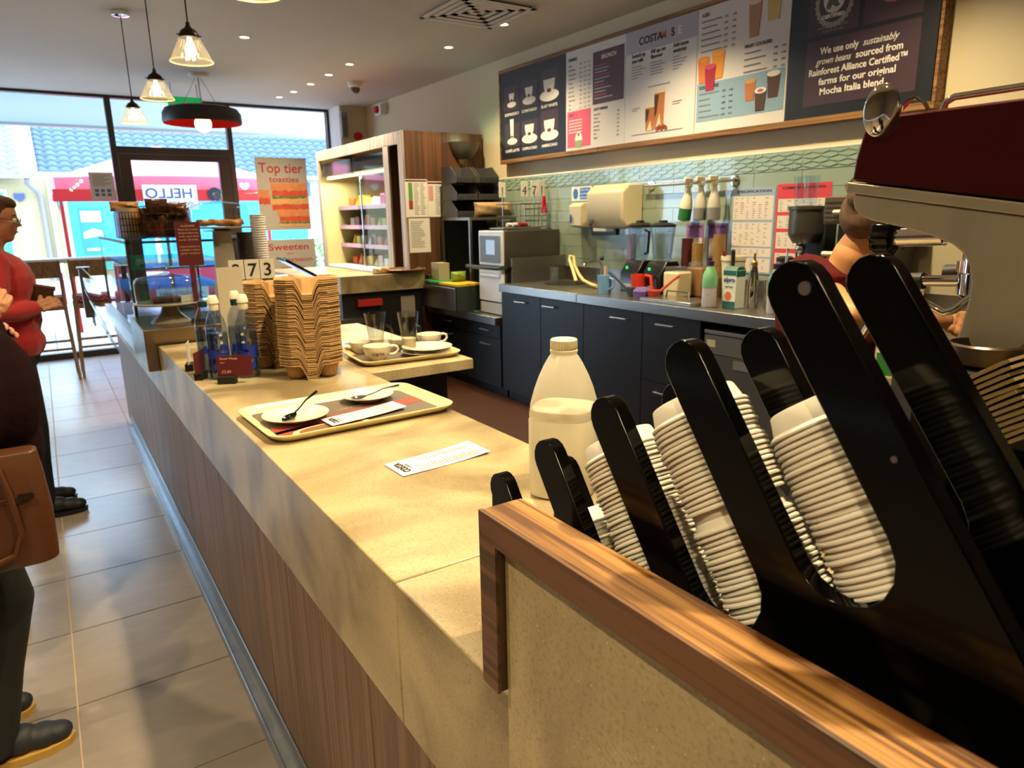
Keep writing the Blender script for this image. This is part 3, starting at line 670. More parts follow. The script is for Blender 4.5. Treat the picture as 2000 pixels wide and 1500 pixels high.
for q in range(3):
    b = B(); pts = [(-.10 + .02 * i, .010 * sin(i * 1.5) + (q - 1) * .045, .018 + .004 * cos(i * 1.9)) for i in range(11)]
    b.tube(pts, [.010 + .007 * abs(sin(i * 1.3 + .5)) for i in range(11)], 10)
    o = tag(b.build('twist_pastry', mat('golden_pastry', '#b9752c', .5, noise=50, bump=.5, var=.35), None, local=True), 'golden twisted pastry under the upper glass dome, %s' % ['nearest the front', 'in the middle', 'at the back'][q], 'pastry'); o.location = (.765, 3.78, 1.4755)
# allergen notice
t = T('allergen_sign', 'tall maroon allergen notice with cream lettering standing before the case', 'sign', (.585, 3.60, 1.036))
B().box(.525, .635, 3.598, 3.601, 1.30, 1.50).box(.568, .592, 3.5985, 3.6005, 1.037, 1.30).build('notice', M_maroon, t)
B().box(.55, .61, 3.585, 3.615, 1.0355, 1.05).build('foot', M_blackm, t)
for i, s in enumerate(('ALLERGENS', 'Please ask us about', 'allergens before you', 'order your food', 'and drink.', '', 'Information is', 'available in store', 'and online')):
    if s: text(s, (.581, 3.5976, 1.478 - i * .0155), RX, UZ, .0105 if i else .012, mat('tan_lettering', '#d8b48a', .6), t, al='CENTER', w=.085 if i else .06)
# little white price card, table numbers, takeaway cups, till
t = T('menu_card', 'blank-backed cream menu card propped beside the bottles', 'card', (.625, 3.0, ZC))
B().prism([(0, 0), (.018, 0), (-.010, .355), (-.014, .355)], (.565, 2.99, ZC), (0, 1, 0), (0, 0, 1), (.098, 0, 0)).build('card', mat('cream_card', '#cfc4ae', .7), t)
t = T('table_number_rack', 'rack of white table-number cards reading 2, 7 and 3', 'number rack', (.79, 3.42, ZC))
B().box(.69, .90, 3.39, 3.45, ZC, ZC + .02).build('rack_base', M_blackm, t)
for i, (x, s) in enumerate(((.705, '2'), (.775, '7'), (.845, '3'))):
    B().cyl((x + .035, 3.42, ZC + .02), (x + .035, 3.42, 1.25), .003).build('stem', M_steel, t)
    B().box(x, x + .066, 3.417, 3.421, 1.235, 1.325).build('number_card', M_paper, t)
    text(s, (x + .033, 3.4165, 1.248), RX, UZ, .085, M_ink, t, al='CENTER', bold=.0012)
def papercups(x, y, z, n, m, label, group, r=.04, pit=.011, ang=0):
    me = B().lathe([(r * .72, -.09), (r, 0), (r * 1.05, .001), (r * 1.04, .004), (r * .97, .003), (r * .69, -.088), (0, -.087)], n=24).mesh('paper_cup', m, 40)
    for i in range(n):
        o = bpy.data.objects.new('paper_cup', me); COL.objects.link(o); o.location = (x, y, z + .091 + i * pit); tag(o, label, 'cup', group)
papercups(.905, 3.92, 1.0355, 26, mat('black_ripple_cup', '#2b221f', .6), 'black ripple takeaway cup in the stack behind the upper dome', 'black takeaway cups', pit=.0125)
papercups(1.0, 4.0, 1.2, 20, mat('white_paper_cup', '#dedbe2', .5), 'white takeaway cup in the stack beside the black cups', 'white takeaway cups', pit=.0125)

B_ = T('cup_shelf_post', 'short steel plinth under the white takeaway cups', 'plinth', (1.0, 4.0, .93)); B().box(.95, 1.05, 3.95, 4.05, .9305, 1.199).build('plinth', M_steeld, B_)
t = T('till_screen', 'dark tilted till screen beside the cup carriers', 'till', (1.10, 3.62, ZC))
B().box(1.02, 1.12, 3.58, 3.72, 0, 1.1).build('till_stand', M_blackm, t)
B().prism([(0, 0), (.17, -.10), (.168, -.115), (-.002, -.015)], (1.0, 3.53, 1.315), (1, 0, 0), (0, 0, 1), (.02, .24, 0)).build('screen', mat('dark_screen', '#15171c', .12), t, bevel=.002)
# baskets of snacks on the glass case
def bag(x, y, z, w, h, d, m, label, rz=0, cat='snack bag', grp=None, lean=0):
    b = B(); N = 8; rings = []
    for j in range(N + 1):
        f = j / N; k = sin(pi * f) ** .6; ww = w / 2 * (1 - .06 * k); dd = .002 + d / 2 * k
        rings.append([(ww * cos(a) * (1.0), dd * sin(a) * (1 + .25 * sin(3 * a + f * 9)), h * f) for a in [2 * pi * i / 16 for i in range(16)]])
    o = b.loft(rings).build('snack_bag', m, None, local=True); o.location = (x, y, z); o.rotation_euler = (lean, 0, rz); return tag(o, label, cat, grp)
def basket(x0, x1, y0, y1, z, h, label):
    t = T('wire_basket', label, 'basket', ((x0 + x1) / 2, (y0 + y1) / 2, z)); b = B(); r = .0022
    for q in range(5):
        zz = z + .004 + h * q / 4
        b.tube([(x0, y0, zz), (x1, y0, zz), (x1, y1, zz), (x0, y1, zz), (x0, y0, zz)], r, 5)
    n = 7
    for i in range(n + 1):
        x = x0 + (x1 - x0) * i / n; b.cyl((x, y0, z + .003), (x, y0, z + h), r, None, 5); b.cyl((x, y1, z + .003), (x, y1, z + h), r, None, 5); b.cyl((x, y0, z + .003), (x, y1, z + .003), r, None, 5)
    b.build('wires', mat('black_wire', '#221c19', .4, .6), t); return t
basket(.47, .68, 4.12, 4.42, 1.42, .16, 'black wire basket of brown snack bags on the glass case')
basket(.30 + .06, .46, 4.20, 4.50, 1.42, .13, 'smaller wire basket of pale snack bags on the case')
cols = ['#4a2416', '#6b3a20', '#34160f', '#5a2a1c', '#7a4626']
for i in range(8):
    bag(.50 + .05 * (i % 4), 4.17 + .12 * (i // 4), 1.426, .09, .15 + .02 * ((i * 3) % 3), .035, mat('foil_brown%d' % (i % 5), cols[i % 5], .25, .2), 'brown foil snack bag in the black wire basket', grp='brown snack bags', rz=random.uniform(-.4, .4), lean=random.uniform(-.12, .12))
bag(.535, 4.16, 1.535, .12, .085, .06, mat('foil_brown0'), 'brown snack bag heaped on top of the basket, left', rz=.3)
bag(.63, 4.16, 1.525, .10, .075, .06, mat('foil_brown1'), 'brown snack bag heaped on top of the basket, right', rz=-.2)
M_clearbag = glass('crinkled_cellophane', '#f2f4fa', .3, .12, haze=.42, hazec='#d8d4d8')
for i in range(4):
    bag(.385 + .035 * (i % 2), 4.24 + .11 * (i // 2), 1.426, .075, .15, .035, [M_clearbag, mat('tan_bag', '#b88752', .4), M_clearbag, mat('blue_bag', '#5f8fc0', .3)][i], ['clear cellophane snack bag at the front of the small basket', 'tan snack bag in the small basket', 'clear cellophane snack bag at the back of the small basket', 'blue and white snack bag in the small basket'][i], rz=random.uniform(-.4, .4))
bag(.40, 4.3, 1.56, .15, .05, .07, mat('tan_bag'), 'tan snack bag lying across the small basket', rz=.2)
t = T('snack_sign', 'maroon price sign clipped behind the brown snack bags', 'sign', (.67, 4.45, 1.42))
B().box(.60, .71, 4.44, 4.443, 1.50, 1.59).box(.64, .66, 4.435, 4.447, 1.4195, 1.50).build('sign_board', M_maroon, t)
text('Snacks', (.655, 4.439, 1.56), RX, UZ, .02, M_whiteink, t, al='CENTER'); text('£1.95', (.655, 4.439, 1.52), RX, UZ, .022, M_whiteink, t, al='CENTER')
for i, x in enumerate((.43, .60)): tag(box('card_block', M_blackm, x, x + .03, 4.10, 4.12, 1.4195, 1.445), 'small black card block on the glass case, %s' % ('left' if i == 0 else 'right'), 'card block')
# ================================================================ MENU BOARD
mb = T('menu_board', 'long wall menu board framed in knotty pine', 'menu board', (XW - .03, 3.8, 2.0))
XF = 3.655
def wallp(y): return y
F = [(5.66, 4.70), (4.70, 4.01), (4.01, 3.345), (3.345, 2.668), (2.668, 1.86)]
B().box(XF - .004, XW, 1.84, 5.68, 1.965, 2.0).build('frame_bottom', M_rustic, mb, bevel=.002)
B().box(XF - .004, XW, 1.84, 5.68, 2.735, 2.765).build('frame_top', M_rustic, mb, bevel=.002)
B().box(XF - .004, XW, 5.665, 5.68, 2.0, 2.735).build('frame_end', M_rustic, mb); B().box(XF - .004, XW, 1.84, 1.855, 2.0, 2.735).build('frame_end', M_rustic, mb)
B().box(XF - .006, XF - .0041, 4.298, 4.301, 1.965, 2.0).build('frame_joint', M_blackm, mb)
M_bnavy = mat('menu_navy', '#12141f', .45); M_purp = mat('menu_aubergine', '#3d2a36', .5); M_mw = mat('menu_white', '#d9d6d6', .5)
M_pink = mat('menu_pink', '#d85a78', .5); M_lblue = mat('menu_pale_blue', '#86a5bd', .5); M_mplum = mat('menu_plum', '#4f2133', .5); M_lil = mat('menu_lilac_grey', '#a9a8b8', .5)
pans = []
for i, (a, b_) in enumerate(F):
    pans.append(box('menu_panel', [M_bnavy, M_mw, M_mw, M_mw, M_bnavy][i], XF, XW - .02, b_ + .002, a - .002, 2.0, 2.735, mb))
def area(p, i, m, y0, y1, z0, z1, lift=.0006, name='printed_panel'):   # fractions from the left edge of panel i and from its bottom
    a, b_ = F[i]; w = a - b_; x = XF - lift
    return B().box(x - .0006, x, a - y0 * w, a - y1 * w, 2.0 + z0 * .735, 2.0 + z1 * .735).build(name, m, p, smooth=0)
def bars(p, i, m, L, name='printed_lines'):
    a, b_ = F[i]; w = a - b_; q = B()
    for y0, y1, z, h in L: q.box(XF - .0026, XF - .0020, a - y0 * w, a - y1 * w, 2.0 + z * .735, 2.0 + (z + h) * .735)
    return q.build(name, m, p, smooth=0)
def wt(p, i, s, y, z, size, m, al='LEFT', w=None, shear=0, bold=0):
    a, b_ = F[i]; W_ = a - b_
    return text(s, (XF - .0022, a - y * W_, 2.0 + z * .735), RW, UZ, size, m, p, al=al, w=(w * W_ if w else None), shear=shear, bold=bold)
def disc(p, i, m, y, z, r, sy=1, sz=1, lift=.0016, name='printed_shape', n=24, poly=None):
    a, b_ = F[i]; W_ = a - b_; P = poly or [(r * sy * cos(2 * pi * k / n), r * sz * sin(2 * pi * k / n)) for k in range(n)]
    return B().prism(P, (XF - lift, a - y * W_, 2.0 + z * .735), RW, UZ, (-.0006, 0, 0)).build(name, m, p, smooth=0)
# panel 1: six coffees
names = [('ESPRESSO', .04), ('CORTADO', .055), ('FLAT WHITE', .075), ('CAFFÈ LATTE', .045), ('CAPPUCCINO', .065), ('AMERICANO', .07)]
for k, (s, r_) in enumerate(names):
    cx = [.19, .47, .77][k % 3]; z0 = .56 if k < 3 else .14; p = pans[0]
    area(p, 0, M_purp, cx - .125, cx + .125, z0 + (0 if k < 3 else 0), z0 + .27 + (.06 if k % 3 == 2 else 0))
    disc(p, 0, M_whiteink, cx, z0 + .062, r_ * 1.75, 1, .34, .0016, 'printed_saucer')
    if k == 3: P = [(-.03, .13), (.03, .13), (.02, -.05), (-.02, -.05)]
    else: P = [(-r_ * 1.05, r_ * .9), (r_ * 1.05, r_ * .9), (r_ * .95, r_ * .1), (r_ * .6, -r_ * .6), (-r_ * .6, -r_ * .6), (-r_ * .95, r_ * .1)]
    disc(p, 0, M_whiteink, cx, z0 + .14, 0, poly=P, lift=.0026, name='printed_cup')
    disc(p, 0, mat('print_coffee', '#6a2a28', .6), cx, z0 + .115, r_ * .4, 1, .55, .0036, 'printed_coffee')
    wt(p, 0, s, cx, z0 - .06, .032, M_whiteink, 'CENTER', w=.23, bold=.0006)
# panel 2: drinks list, plum food panel, pink panel
p = pans[1]; random.seed(3)
area(p, 1, M_mplum, .48, .98, .42, .92); area(p, 1, M_pink, .03, .45, .03, .40)
wt(p, 1, 'DRINKS', .05, .90, .03, M_ink, bold=.0005); wt(p, 1, 'BRUNCH', .62, .84, .04, M_whiteink, bold=.0006); wt(p, 1, 'SOFT DRINKS', .50, .36, .026, M_ink, bold=.0005)
for i_, s in enumerate(('Latte', 'Flat White', 'Cappuccino', 'Americano', 'Mocha', 'Cortado', 'Espresso', 'Hot Choc', 'Chai Latte', 'Tea', 'Filter')):
    wt(p, 1, s, .05, .845 - i_ * .043, .020, M_grey); 
    for j_, c_ in enumerate(('3.%d5', '3.%d5', '4.%d5')): wt(p, 1, c_ % ((i_ * 3 + j_) % 9), .25 + .075 * j_, .845 - i_ * .043, .016, M_grey)
for i_ in range(11): bars(p, 1, mat('rose_print', '#c2506a', .6) if i_ % 3 == 0 else M_lil, [(.51, .51 + random.uniform(.15, .3), .78 - i_ * .031, .010)])
for i_, s in enumerate(('Apple Juice', 'Orange', 'Still Water', 'Sparkling', 'Babyccino', 'Milk', 'Squash')): wt(p, 1, s, .50, .315 - i_ * .038, .018, M_grey); wt(p, 1, '2.%d0' % i_, .88, .315 - i_ * .038, .016, M_grey)
wt(p, 1, 'HOT', .06, .345, .03, M_mplum, bold=.0006); bars(p, 1, M_whiteink, [(.06, .3, .30 - i_ * .03, .008) for i_ in range(5)])
disc(p, 1, M_whiteink, .24, .10, .045, 1, 1.3, .0016, 'printed_muffin'); disc(p, 1, mat('print_green', '#8fa77c', .6), .24, .07, 0, poly=[(-.045, .02), (.045, .02), (.033, -.035), (-.033, -.035)], lift=.0026)
disc(p, 1, M_red, .24, .155, .012, lift=.0036)
# panel 3: customise
p = pans[2]; area(p, 2, M_lil, .0, 1, .80, 1, .0004)
for s, y, m in (('COSTA', .20, M_ink), ('M', .515, mat('orange_print', '#d2694a', .6)), ('I', .60, mat('pale_orange_print', '#d8aeb0', .6)), ('S', .655, M_ink), ('E', .745, M_mw)): wt(p, 2, s, y, .86, .068, m, bold=.0016)
for i_, (a_, b_) in enumerate((('Switch up', 'your milk'), ('Fill up on', 'flavour'), ('Add some', 'extras'))):
    y = [.10, .38, .69][i_]; wt(p, 2, a_, y, .76, .034, M_ink, bold=.0006, w=.2); wt(p, 2, b_, y, .715, .034, M_ink, bold=.0006, w=.17)
    for k in range(5): bars(p, 2, M_grey, [(y, y + random.uniform(.08, .22), .675 - k * .025, .006)])
bars(p, 2, M_grey, [(.35, .66, .47, .007), (.12, .24, .30, .006), (.12, .2, .28, .006), (.70, .83, .30, .006), (.70, .8, .28, .006), (.12, .85, .06, .005)])
M_latte = mat('print_latte', '#b5703c', .6); M_choc = mat('print_chocolate', '#4a2a20', .6); M_foam = mat('print_foam', '#e2cfae', .6)
for y, z, w_, h_ in ((.52, .26, .050, .25), (.39, .20, .048, .17)):
    W_ = F[2][0] - F[2][1]
    disc(p, 2, M_latte, y, z, 0, poly=[(-w_, h_ / 2), (w_, h_ / 2), (w_ * .82, -h_ / 2), (-w_ * .82, -h_ / 2)], lift=.0016, name='printed_glass')
    disc(p, 2, M_foam, y, z, 0, poly=[(-w_, h_ / 2), (w_, h_ / 2), (w_ * .98, h_ / 2 - .02), (-w_ * .98, h_ / 2 - .02)], lift=.0026)
    disc(p, 2, M_choc, y, z, 0, poly=[(-w_ * .95, h_ / 2 - .03), (-w_ * .1, h_ / 2 - .03), (-w_ * .5, -h_ * .1), (-w_ * .86, -h_ * .2)], lift=.0032)
    disc(p, 2, M_foam, y, z, 0, poly=[(w_ * .1, -h_ * .1), (w_ * .5, -h_ / 2), (-w_ * .6, -h_ / 2)], lift=.0032)
for k in range(5): disc(p, 2, mat('print_caramel', '#9a4a2c', .6), .50 + .03 * k, .09 + .015 * (k % 2), .016, lift=.0040, n=7)
# panel 4: frozen and iced drinks
p = pans[3]; area(p, 3, M_lblue, .02, .98, .09, .40); M_orange = mat('print_orange', '#e08f2c', .6)
for t_, y0, z0, n, cols_ in (('ICED', .05, .93, 6, (.33, .42)), ('FRUIT COOLERS', .55, .60, 4, (.87, .95)), ('ICED COFFEE', .05, .355, 5, (.34, .42))):
    wt(p, 3, t_, y0, z0, .026, M_ink, bold=.0006)
    for k in range(n):
        bars(p, 3, M_grey, [(y0, y0 + random.uniform(.12, .25), z0 - .045 - k * .047, .010)])
        for c_ in cols_: wt(p, 3, '%d.%d5' % (3 + k % 2, (k * 4) % 9), c_ - .02, z0 - .05 - k * .047, .017, M_ink)
def pcup(p, i, y, z, w_, h_, body, top, n='printed_cup'):
    disc(p, i, body, y, z, 0, poly=[(-w_, h_ / 2), (w_, h_ / 2), (w_ * .7, -h_ / 2), (-w_ * .7, -h_ / 2)], lift=.0026, name=n)
    disc(p, i, top, y, z + h_ / 2 / .735, w_, 1, .35, .0034, 'printed_top')
pcup(p, 3, .26, .52, .052, .15, M_orange, mat('print_orange2', '#f0aa48', .6)); pcup(p, 3, .09, .50, .048, .14, mat('print_peach', '#d67a3c', .6), M_orange)
disc(p, 3, mat('print_berry', '#a11f3f', .6), .175, .43, 0, poly=[(-.045, .07), (.045, .07), (.032, -.07), (-.032, -.07)], lift=.0042, name='printed_cup')
disc(p, 3, mat('print_berry2', '#c84a62', .6), .175, .525, .045, 1, .35, .0050, 'printed_top')
pcup(p, 3, .64, .80, .045, .19, mat('print_mocha', '#b08464', .6), M_foam); disc(p, 3, M_foam, .64, .95, 0, poly=[(-.045, -.01), (.045, -.01), (0, .07)], lift=.0042)
pcup(p, 3, .83, .88, .052, .18, mat('print_honey', '#c9b070', .6), M_foam)
pcup(p, 3, .63, .27, .040, .11, M_latte, mat('print_tan', '#c79a68', .6)); pcup(p, 3, .87, .28, .046, .13, M_choc, M_whiteink)
disc(p, 3, M_choc, .745, .19, 0, poly=[(-.04, .05), (.04, .05), (.03, -.06), (-.03, -.06)], lift=.0042, name='printed_cup'); disc(p, 3, M_whiteink, .745, .26, .042, 1, .4, .0050); disc(p, 3, mat('rose_print'), .745, .26, .022, 1, .4, .0058)
# panel 5: beans promise, certified seal and blend badge
p = pans[4]
area(p, 4, M_purp, .14, .50, .56, 1); area(p, 4, M_purp, .53, .90, .56, 1); area(p, 4, M_purp, .14, .90, .08, .53)
for i_, s in enumerate(('We use only', 'grown beans', 'Rainforest Alliance Certified™', 'farms for our original', 'Mocha Italia blend.')):
    if i_ == 0: wt(p, 4, s, .245, .43, .048, M_whiteink, bold=.0009, w=.27); wt(p, 4, 'sustainably', .54, .43, .048, M_whiteink, shear=.35, bold=.0002, w=.23)
    elif i_ == 1: wt(p, 4, s, .22, .36, .048, M_whiteink, shear=.35, bold=.0002, w=.25); wt(p, 4, 'sourced from', .50, .36, .048, M_whiteink, bold=.0009, w=.30)
    else: wt(p, 4, s, [.17, .25, .26][i_ - 2], .43 - .07 * i_, .048, M_whiteink, bold=.0009, w=[.66, .52, .45][i_ - 2])
M_seal = mat('seal_grey', '#8f9088', .6); n = 28
disc(p, 4, M_seal, .32, .77, 0, poly=[((.105 + .010 * (k % 2)) * cos(pi * k / n), (.105 + .010 * (k % 2)) * 1.15 * sin(pi * k / n)) for k in range(2 * n)], name='seal_rim')
disc(p, 4, M_purp, .32, .77, .088, 1, 1.15, .0026, 'seal_ring'); disc(p, 4, mat('seal_pale', '#c4c6bb', .6), .32, .79, .062, 1, 1.15, .0034, 'seal_centre')
disc(p, 4, mat('seal_dark', '#4b5550', .6), .32, .79, 0, poly=[(-.045, -.045), (-.020, -.05), (-.010, -.03), (.012, -.045), (.035, -.04), (.02, -.02), (.03, .01), (.05, .025), (.045, .045), (.025, .05), (.0, .035), (-.025, .01), (-.04, -.02)], lift=.0042, name='seal_frog')
text('CERTIFIED', (XF - .006, F[4][0] - .32 * .808, 2.0 + .665 * .735), RW, UZ, .024, M_whiteink, p, al='CENTER', w=.13, bold=.0008)
wt(p, 4, 'RAINFOREST ALLIANCE', .32, .60, .016, M_seal, 'CENTER'); wt(p, 4, 'PEOPLE & NATURE', .32, .575, .014, M_seal, 'CENTER')
disc(p, 4, mat('badge_pink', '#c4586a', .6), .72, .86, .125, .95, 1.15, name='badge_rim'); disc(p, 4, mat('badge_red', '#a01c2c', .6), .72, .86, .119, .95, 1.15, .0026, 'badge_face')
for s, z, sz in (('MOCHA', .865, .055), ('ITALIA', .79, .062), ('ORIGINAL', .745, .022), ('BLEND', .71, .022)): text(s, (XF - .0040, F[4][0] - .72 * .808, 2.0 + z * .735), RW, UZ, sz, M_whiteink, p, al='CENTER', bold=.0008)

# ================================================================ CEILING FITTINGS
vt = T('ceiling_vent', 'square white four-way ceiling air vent', 'vent', (2.755, 4.545, ZH - .02))
for k in range(5):
    h = .30 - k * .058; w_ = .040; z1 = ZH - .001; z0 = ZH - .020 + .003 * k
    b = B()
    for s_ in (-1, 1):
        b.box(-h, h, s_ * h, s_ * (h - w_), z0, z0 + .003, Matrix.Translation((2.755, 4.545, 0))); b.box(s_ * h, s_ * (h - w_), -h, h, z0, z0 + .003, Matrix.Translation((2.755, 4.545, 0)))
        for a, q in (((-h, s_ * (h - w_)), (h, s_ * (h - w_))), ((s_ * (h - w_), -h), (s_ * (h - w_), h))): b.tube([(2.755 + a[0] * .94, 4.545 + a[1] * .94, z1 - .002), (2.755 + q[0] * .94, 4.545 + q[1] * .94, z1 - .002)], .002, 4)
    b.build('louvre', M_white, vt)
B().box(2.755 - .27, 2.755 + .27, 4.545 - .27, 4.545 + .27, ZH - .004, ZH - .0005).build('backing', mat('vent_dark', '#3f3a36', .9), vt)
for i, (x, y) in enumerate(DOWN):
    t = T('downlight', 'lit recessed downlight at the %s' % ['near end of the row toward the shop front', 'second place in the window row', 'middle of the window row', 'fourth place in the window row', 'far end of the window row', 'right of the ceiling vent, farther one', 'right beside the ceiling vent', 'left, alone behind the pendants'][i], 'downlight', (x, y, ZH - .01))
    B().lathe([(.034, -.004), (.046, -.006), (.050, -.003), (.050, -.0005), (.034, -.0005)], (x, y, ZH), 24, closed=True).build('ring', M_white, t)
    B().lathe([(0, -.0025), (.033, -.003), (.033, -.001), (0, -.001)], (x, y, ZH), 20).build('lamp', mat('lit_downlight', '#fff2d8', .5, emit='#ffe9bf', estr=7), t)
t = T('cctv_dome', 'small white dome camera on the ceiling', 'camera', (2.975, 7.40, ZH - .1))
B().lathe([(.075, 0), (.075, -.04), (.06, -.055)], (2.975, 7.40, ZH - .0005), 24).build('housing', M_white, t); B().sph((2.975, 7.40, ZH - .065), .05, 16).build('lens_dome', mat('smoked_dome', '#554d48', .1), t)
t = T('alarm_sounder', 'white fire alarm sounder with a red front on the wall top', 'alarm', (3.66, 8.4, 2.62))
B().box(3.64, 3.729, 8.30, 8.48, 2.72, 2.84).build('housing', M_white, t, bevel=.01); B().cyl((3.6395, 8.39, 2.78), (3.60, 8.39, 2.78), .045, .035).build('beacon', M_red, t)
tag(B().cyl((3.60, 8.969, 2.53), (3.60, 8.92, 2.53), .055, .045, 20).build('alarm_bell', M_red), 'round red fire alarm on the cream pier', 'alarm')
t = T('speaker', 'slim grey wall speaker high on the white trim', 'speaker', (3.39, 8.9, 2.5)); B().box(3.36, 3.44, 8.87, 8.955, 2.50, 2.80).build('housing', mat('grey_plastic', '#8f8a84', .6), t, bevel=.006)
for k in range(8): B().box(3.37, 3.43, 8.867, 8.87, 2.53 + k * .03, 2.54 + k * .03).build('grille_slot', M_blackm, t)
t = T('exit_sign', 'green running-man exit sign hanging behind the pendants', 'sign', (1.55, 8.3, 2.60))
B().box(1.30, 1.63, 8.298, 8.306, 2.60, 2.76).build('panel', mat('exit_green', '#129a55', .4, emit='#12a058', estr=.6), t)
B().box(1.33, 1.36, 8.295, 8.2978, 2.64, 2.72).prism([(0, 0), (.03, 0), (.06, .03), (.03, .09), (.0, .08)], (1.45, 8.2978, 2.63), RX, UZ, (0, -.002, 0)).sph((1.475, 8.2968, 2.735), .011, 8).build('pictogram', M_whiteink, t)
B().cyl((1.34, 8.302, 2.76), (1.34, 8.302, ZH), .004).cyl((1.59, 8.302, 2.76), (1.59, 8.302, ZH), .004).build('hangers', M_steeld, t)

# pendants
M_rib = glass('prismatic_glass', '#fdf8ee', .5, .08, haze=.10, hazec='#efe6d2'); M_bulb = mat('lit_bulb', '#fff0cc', .5, emit='#ffe6b4', estr=5)
M_bronze = mat('dark_bronze', '#2e2620', .35, .7)
for i, (x, y) in enumerate(((.655, 2.40), (.665, 3.50), (.67, 4.60), (.672, 5.74))):
    z = 2.175
    t = T('pendant_lamp', ['ribbed glass pendant lamp cut off by the top of the frame', 'ribbed glass pendant lamp, nearest one seen whole', 'ribbed glass pendant lamp, second in the row', 'ribbed glass pendant lamp farthest along the row'][i], 'pendant lamp', (x, y, z), 'pendants over the counter')
    n = 48; pr = [(.088, 0), (.0885, .004), (.082, .010), (.066, .045), (.048, .082), (.040, .098), (.038, .104)]; rings = []
    for r_, h in pr: rings.append([((r_ + (.0022 if k % 2 else 0) * (1 if h > .006 else 0)) * cos(2 * pi * k / n), (r_ + (.0022 if k % 2 else 0) * (1 if h > .006 else 0)) * sin(2 * pi * k / n), h) for k in range(n)])
    B().loft(rings, cap=False).build('shade', M_rib, t, local=True, smooth=20)
    B().lathe([(.087, -.001), (.090, .001), (.090, .004), (.087, .006)], n=40, closed=True).build('shade_rim', glass('rim_glass', '#fff8ea', .35, .05, haze=.3, hazec='#fff0d0'), t, local=True)
    B().lathe([(.041, .098), (.042, .108), (.032, .126), (.014, .138), (.008, .150), (.008, .160)], n=24).cyl((-.05, 0, .109), (.05, 0, .109), .0025, None, 6).build('gallery', M_bronze, t, local=True)
    B().tube([(0, 0, .155), (0, 0, ZH - z - .02)], .0032, 8).build('flex', M_blackm, t, local=True)
    B().lathe([(.004, ZH - z - .035), (.055, ZH - z - .028), (.056, ZH - z - .001)], n=28).build('ceiling_rose', M_chrome, t, local=True)
    B().lathe([(.010, .098), (.011, .085), (.021, .062), (.024, .045), (.018, .028), (0, .020)], n=20).build('bulb', M_bulb, t, local=True)
    light('pendant_light', 'POINT', (x, y, z - .03), 2.5, WARM, shadow_soft_size=.025)
M_bulb2 = mat('lit_globe', '#fff0cc', .5, emit='#ffe6b4', estr=2.2)
t = T('dome_pendant', 'wide black pendant lamp with a red inside and a round bulb', 'pendant lamp', (1.50, 7.70, 2.43))
B().lathe([(.355, 0), (.362, .02), (.358, .09), (.33, .135), (.25, .155), (.04, .158), (0, .158)], n=56, cap=False).build('shade', mat('matt_black_shade', '#15120f', .5), t, local=True)
B().lathe([(.354, .001), (.356, .02), (.350, .088), (.325, .130), (.25, .149), (0, .152)], n=56, cap=False).build('red_lining', mat('red_lining', '#9a0d04', .7, spec=.1), t, local=True)
B().sph((0, 0, .0), .080, 20).build('bulb', M_bulb2, t, local=True)
cb = B(); 
for k in range(3): a = 2 * pi * k / 3 + .4; cb.cyl((.2 * cos(a), .2 * sin(a), .155), (.02 * cos(a), .02 * sin(a), ZH - 2.43 - .02), .002, None, 5)
cb.cyl((0, 0, .155), (0, 0, ZH - 2.43 - .02), .004, None, 6).build('suspension', M_steeld, t, local=True)
B().lathe([(0, -.03), (.08, -.028), (.085, -.001)], (0, 0, ZH - 2.43), 24).build('ceiling_rose', M_white, t, local=True)
light('dome_pendant_light', 'POINT', (1.50, 7.70, 2.33), 4, WARM, shadow_soft_size=.07)
# ================================================================ BACK COUNTER
XB = 3.07      # front of the back units
def cabinet(y0, y1, label, z1=.905, drawers=None, hy=None):
    t = T('base_cabinet', label, 'cabinet', ((XB + XW) / 2, (y0 + y1) / 2, 0), 'black base cabinets')
    B().box(XB + .02, XW - .01, y0, y1, .08, z1).box(XB + .06, XW - .01, y0, y1, .004, .08).build('carcass', M_blackm, t)
    zs = drawers or [(.09, z1 - .005)]
    for a, b_ in zs:
        d = box('door', M_navy, XB, XB + .0195, y0 + .002, y1 - .002, a, b_, t, bevel=.001)
        h = hy or (y0 + y1) / 2; zz = b_ - .055
        B().tube([(XB, h - .075, zz), (XB - .026, h - .070, zz), (XB - .028, h + .070, zz), (XB, h + .075, zz)], .006, 8).build('handle', M_steel, d)
    return t
cabinet(4.26, 4.80, 'black base cabinet beside the tall silver oven', hy=4.50)
cabinet(3.75, 4.258, 'black base cabinet second from the oven', hy=4.13)
cabinet(3.17, 3.748, 'black base cabinet under the tubs and blenders', hy=3.37)
cabinet(2.70, 3.168, 'black two-drawer base cabinet next to the dishwasher', drawers=[(.09, .475), (.48, .90)], hy=2.96)
cabinet(1.3, 2.08, 'black base cabinet hidden beyond the dishwasher')
bw = T('back_worktop', 'long brushed steel worktop along the back wall', 'worktop', (3.40, 3.0, .906))
B().box(3.045, XW - .015, 3.80, 4.80, .906, .968).build('worktop_section', M_steel, bw, bevel=.003); B().box(3.045, XW - .015, 1.3, 3.797, .906, .968).build('worktop_section', M_steel, bw, bevel=.003)
B().box(XW - .0149, XW - .012, 1.3, 4.8, .968, 1.08).build('upstand', M_steeld, bw)
B().lathe([(.16, .0), (.165, .002), (.15, .001), (.12, -.0005), (0, -.0005)], (3.45, 4.45, .969), 32).build('sink_bowl', mat('dark_sink', '#4c4a48', .3, .8), bw)
ZB = .9685
